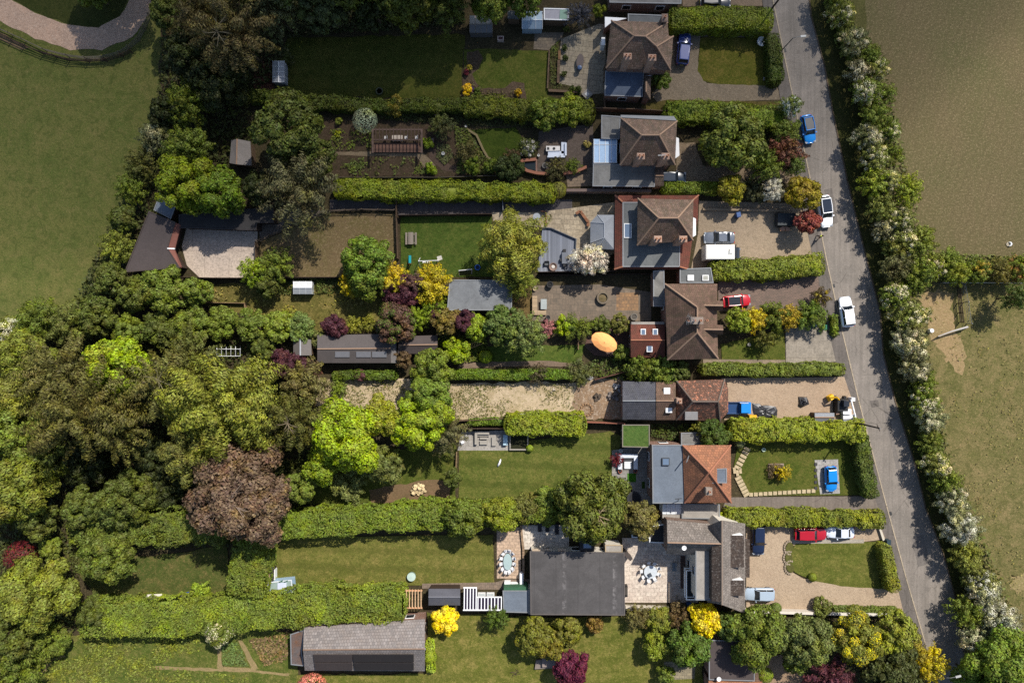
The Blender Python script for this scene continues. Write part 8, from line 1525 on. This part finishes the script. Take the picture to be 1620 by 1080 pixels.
t = bld('garden_bench', 'grey bench on the dark paving beside the cream terrace', 'bench', 1067, 897); MB().prism(PP([(1064, 890), (1069, 890), (1069, 903), (1064, 903)], .45), .38).build('seat', plain(rgb(110, 118, 124)), t); MB().prism(PP([(1069, 890), (1070.5, 890), (1070.5, 903), (1069, 903)], .85), .38).build('backrest', plain(rgb(120, 128, 134)), t); [MB().tube([P(x, y, .1), P(x, y, .38)], .03, 5).build('leg', METAL, t) for x in (1065, 1068.5) for y in (891, 902)]
t = bld('barbecue', 'black gas barbecue against the pool house wall', 'barbecue', 991, 935); MB().prism(PP([(988, 926), (993, 926), (993, 944), (988, 944)], .9), .1).build('cabinet', BLACKP, t); MB().prism(PP([(988.5, 929), (992.5, 929), (992.5, 941), (988.5, 941)], 1.15), .91).build('lid', plain(rgb(70, 66, 60), .4), t)
t = bld('open_door', 'brown open door leaf at the pool house corner', 'door', 994, 879); A, B = P(988, 874, 2), P(999, 885, 2); d = B - A; MB().box(((A.x + B.x) / 2, (A.y + B.y) / 2, 1.1), (d.length, .5, 2.0), math.atan2(d.y, d.x)).build('panel', plain(rgb(72, 64, 60)), t); MB().tube([A - Vector((0, 0, 1.9)), A], .05).build('hinge_post', METAL, t)
for l, x, y in (('dark sun lounger left under the hedge on the flagstones', 854, 834), ('dark sun lounger right under the hedge on the flagstones', 866, 834), ('dark box planter beside the loungers on the flagstones', 881, 838)):
    t = bld('lounger' if 'lounger' in l else 'planter', l, 'lounger' if 'lounger' in l else 'planter', x, y); MB().prism(PP([(x - 3, y - 8), (x + 3, y - 8), (x + 3, y + 7), (x - 3, y + 7)], .4), .3).build('seat' if 'lounger' in l else 'box', plain(rgb(38, 36, 40)), t); MB().prism(PP([(x - 3, y - 9), (x + 3, y - 9), (x + 3, y - 5), (x - 3, y - 5)], .75), .42).build('backrest' if 'lounger' in l else 'shrub_ball', plain(rgb(46, 44, 48)), t); [MB().tube([P(x + a, y + c2, .08), P(x + a, y + c2, .3)], .04, 5).build('leg', METAL, t) for a in (-2.4, 2.4) for c2 in (-7, 6)]
t = bld('stone_block', 'weathered stone plinth beside the purple maple', 'plinth', 862, 1048); MB().prism(PP([(848, 1044), (880, 1040), (882, 1056), (846, 1058)], .6), 0).build('plinth', plain(rgb(122, 112, 104), .9), t); MB().prism(PP([(857, 1036), (884, 1034), (884, 1054), (858, 1055)], 1.1), .61).build('slab', plain(rgb(130, 118, 112), .9), t)
t = bld('branch_pile', 'dark fallen branch pile on the bottom lawn', 'branch pile', 817, 1066); mb = MB(); rg = random.Random(9)
for k in range(14): c = P(817 + rg.uniform(-4, 4), 1066 + rg.uniform(-4, 4), .2); a = rg.uniform(0, 6); mb.tube([(c.x, c.y, .1), (c.x + math.cos(a) * .6, c.y + math.sin(a) * .6, .1 + rg.uniform(0, .4))], [.06, .02], 5)
mb.build('branches', BARK, t)
# ------------------------------------------------------------------ the person on the pavement
def skin(name, verts, edges, radii, m, parent, sub=1):
    me = bpy.data.meshes.new(name); me.from_pydata(verts, edges, []); me.materials.append(m); o = bpy.data.objects.new(name, me); COL.objects.link(o); o.parent = parent
    bm_ = o.modifiers.new('skin', 'SKIN'); bm_.use_smooth_shade = True; sv = me.skin_vertices[0].data if me.skin_vertices else None
    if sv is None:
        import bmesh
        b = bmesh.new(); b.from_mesh(me); b.verts.layers.skin.verify(); b.to_mesh(me); b.free(); sv = me.skin_vertices[0].data
    for i, r in enumerate(radii): sv[i].radius = (r, r)
    sv[0].use_root = True; s = o.modifiers.new('sub', 'SUBSURF'); s.levels = sub; s.render_levels = sub
    return o
c = P(1298.5, 373.5, 1.2); pr = thing('person', 'person in a lime yellow vest walking along the pavement', 'person', (c.x, c.y, .12), R(-80))
SK = plain(rgb(196, 150, 122), .6); V = [(0, 0, .95)]; E = []; RAD = [.13]
def chain(root, pts, rad):
    i = root
    for p_, r in zip(pts, rad): V.append(p_); RAD.append(r); E.append((i, len(V) - 1)); i = len(V) - 1
    return i
ch = chain(0, [(.01, 0, 1.15), (.02, 0, 1.38)], [.13, .14]); nk = chain(ch, [(.03, 0, 1.5), (.05, 0, 1.58), (.06, 0, 1.7)], [.06, .085, .095])
for s in (-1, 1):
    w = chain(ch, [(.02, s * .19, 1.38), (s * -.14, s * .25, 1.12), (s * -.02 + .1, s * .24, .9)], [.06, .045, .034]); h = chain(w, [(s * -.02 + .14, s * .24, .84)], [.036])
    for k in range(4): x, y, z = V[h]; chain(h, [(x + .02, y + (k - 1.5) * .02, z - .05), (x + .045, y + (k - 1.5) * .02, z - .09 - .008 * (k in (1, 2)))], [.009, .008])
    x, y, z = V[h]; chain(h, [(x + .05, y - s * .03, z - .02), (x + .075, y - s * .035, z - .05)], [.011, .009])
    chain(0, [(0, s * .09, .88), (s * .17 + .02, s * .1, .5), (s * .25 - .05, s * .1, .1), (s * .25 + .1, s * .1, .04)], [.095, .065, .045, .04])
skin('body', V, E, RAD, SK, pr)
skin('safety_vest', [(0, 0, .88), (.01, 0, 1.15), (.02, 0, 1.42), (.02, -.17, 1.4), (.02, .17, 1.4)], [(0, 1), (1, 2), (2, 3), (2, 4)], [.16, .155, .14, .085, .085], plain(rgb(190, 226, 40, 1), .7), pr)
skin('trousers', [(0, 0, .93), (0, -.09, .86), (-.15, -.1, .5), (-.28, -.1, .14), (0, .09, .86), (.19, .1, .5), (.2, .1, .14)], [(0, 1), (1, 2), (2, 3), (0, 4), (4, 5), (5, 6)], [.14, .11, .085, .068, .11, .085, .068], plain(rgb(34, 36, 44), .8), pr)
MB().lathe([(.1, -.03), (.115, .04), (.09, .09), (.02, .115)], (.045, 0, 1.72), 14).build('hair', plain(rgb(44, 34, 28), .9), pr, True, rel=False); mb = MB()
mb.box((.165, 0, 1.67), (.04, .025, .05)); mb.build('nose', SK, pr, rel=False)
for s in (-1, 1): MB().lathe([(.012, 0), (.002, .01)], (.15, s * .035, 1.695), 8).build('eye', BLACKP, pr, rel=False)
MB().box((.15, 0, 1.625), (.02, .05, .01)).build('mouth', plain(rgb(150, 80, 76)), pr, rel=False)
# ------------------------------------------------------------------ the cloud whose edge dims the upper gardens
def cloud(cx, cy, rx, ry, h, dens, thick):
    rg = np.random.default_rng(4); off = sd / sd.z * h; nu, nv = 48, 20; vs = []
    for j in range(nv + 1):
        ph = math.pi * j / nv - math.pi / 2
        for i in range(nu):
            a = 2 * math.pi * i / nu; k = 1 + 0.07 * math.sin(3 * a + 1) + 0.05 * math.sin(5 * a + 2.3) + 0.03 * math.sin(9 * a) * math.cos(3 * ph)
            vs.append((rx * k * math.cos(ph) * math.cos(a), ry * k * math.cos(ph) * math.sin(a), thick * (math.sin(ph) * (1 + 0.12 * math.sin(4 * a) * math.cos(ph)))))
    fs = [[j * nu + i, j * nu + (i + 1) % nu, (j + 1) * nu + (i + 1) % nu, (j + 1) * nu + i] for j in range(nv) for i in range(nu)]
    me = bpy.data.meshes.new('cloud'); me.from_pydata(vs, [], fs); m = bpy.data.materials.new('cloud_vapour'); m.use_nodes = True; t = m.node_tree; t.nodes.clear()
    o_ = t.nodes.new('ShaderNodeOutputMaterial'); v = t.nodes.new('ShaderNodeVolumePrincipled'); v.inputs['Density'].default_value = dens; v.inputs['Color'].default_value = (0.95, 0.95, 0.96, 1); t.links.new(v.outputs[0], o_.inputs['Volume'])
    me.materials.append(m); o = bpy.data.objects.new('cloud', me); COL.objects.link(o); o.location = (cx + off.x, cy + off.y, h); tag(o, 'thin fair weather cloud drifting over the upper gardens', None, None, 'stuff')
cloud(-25, 115, 190, 100, 500, 0.0145, 34)
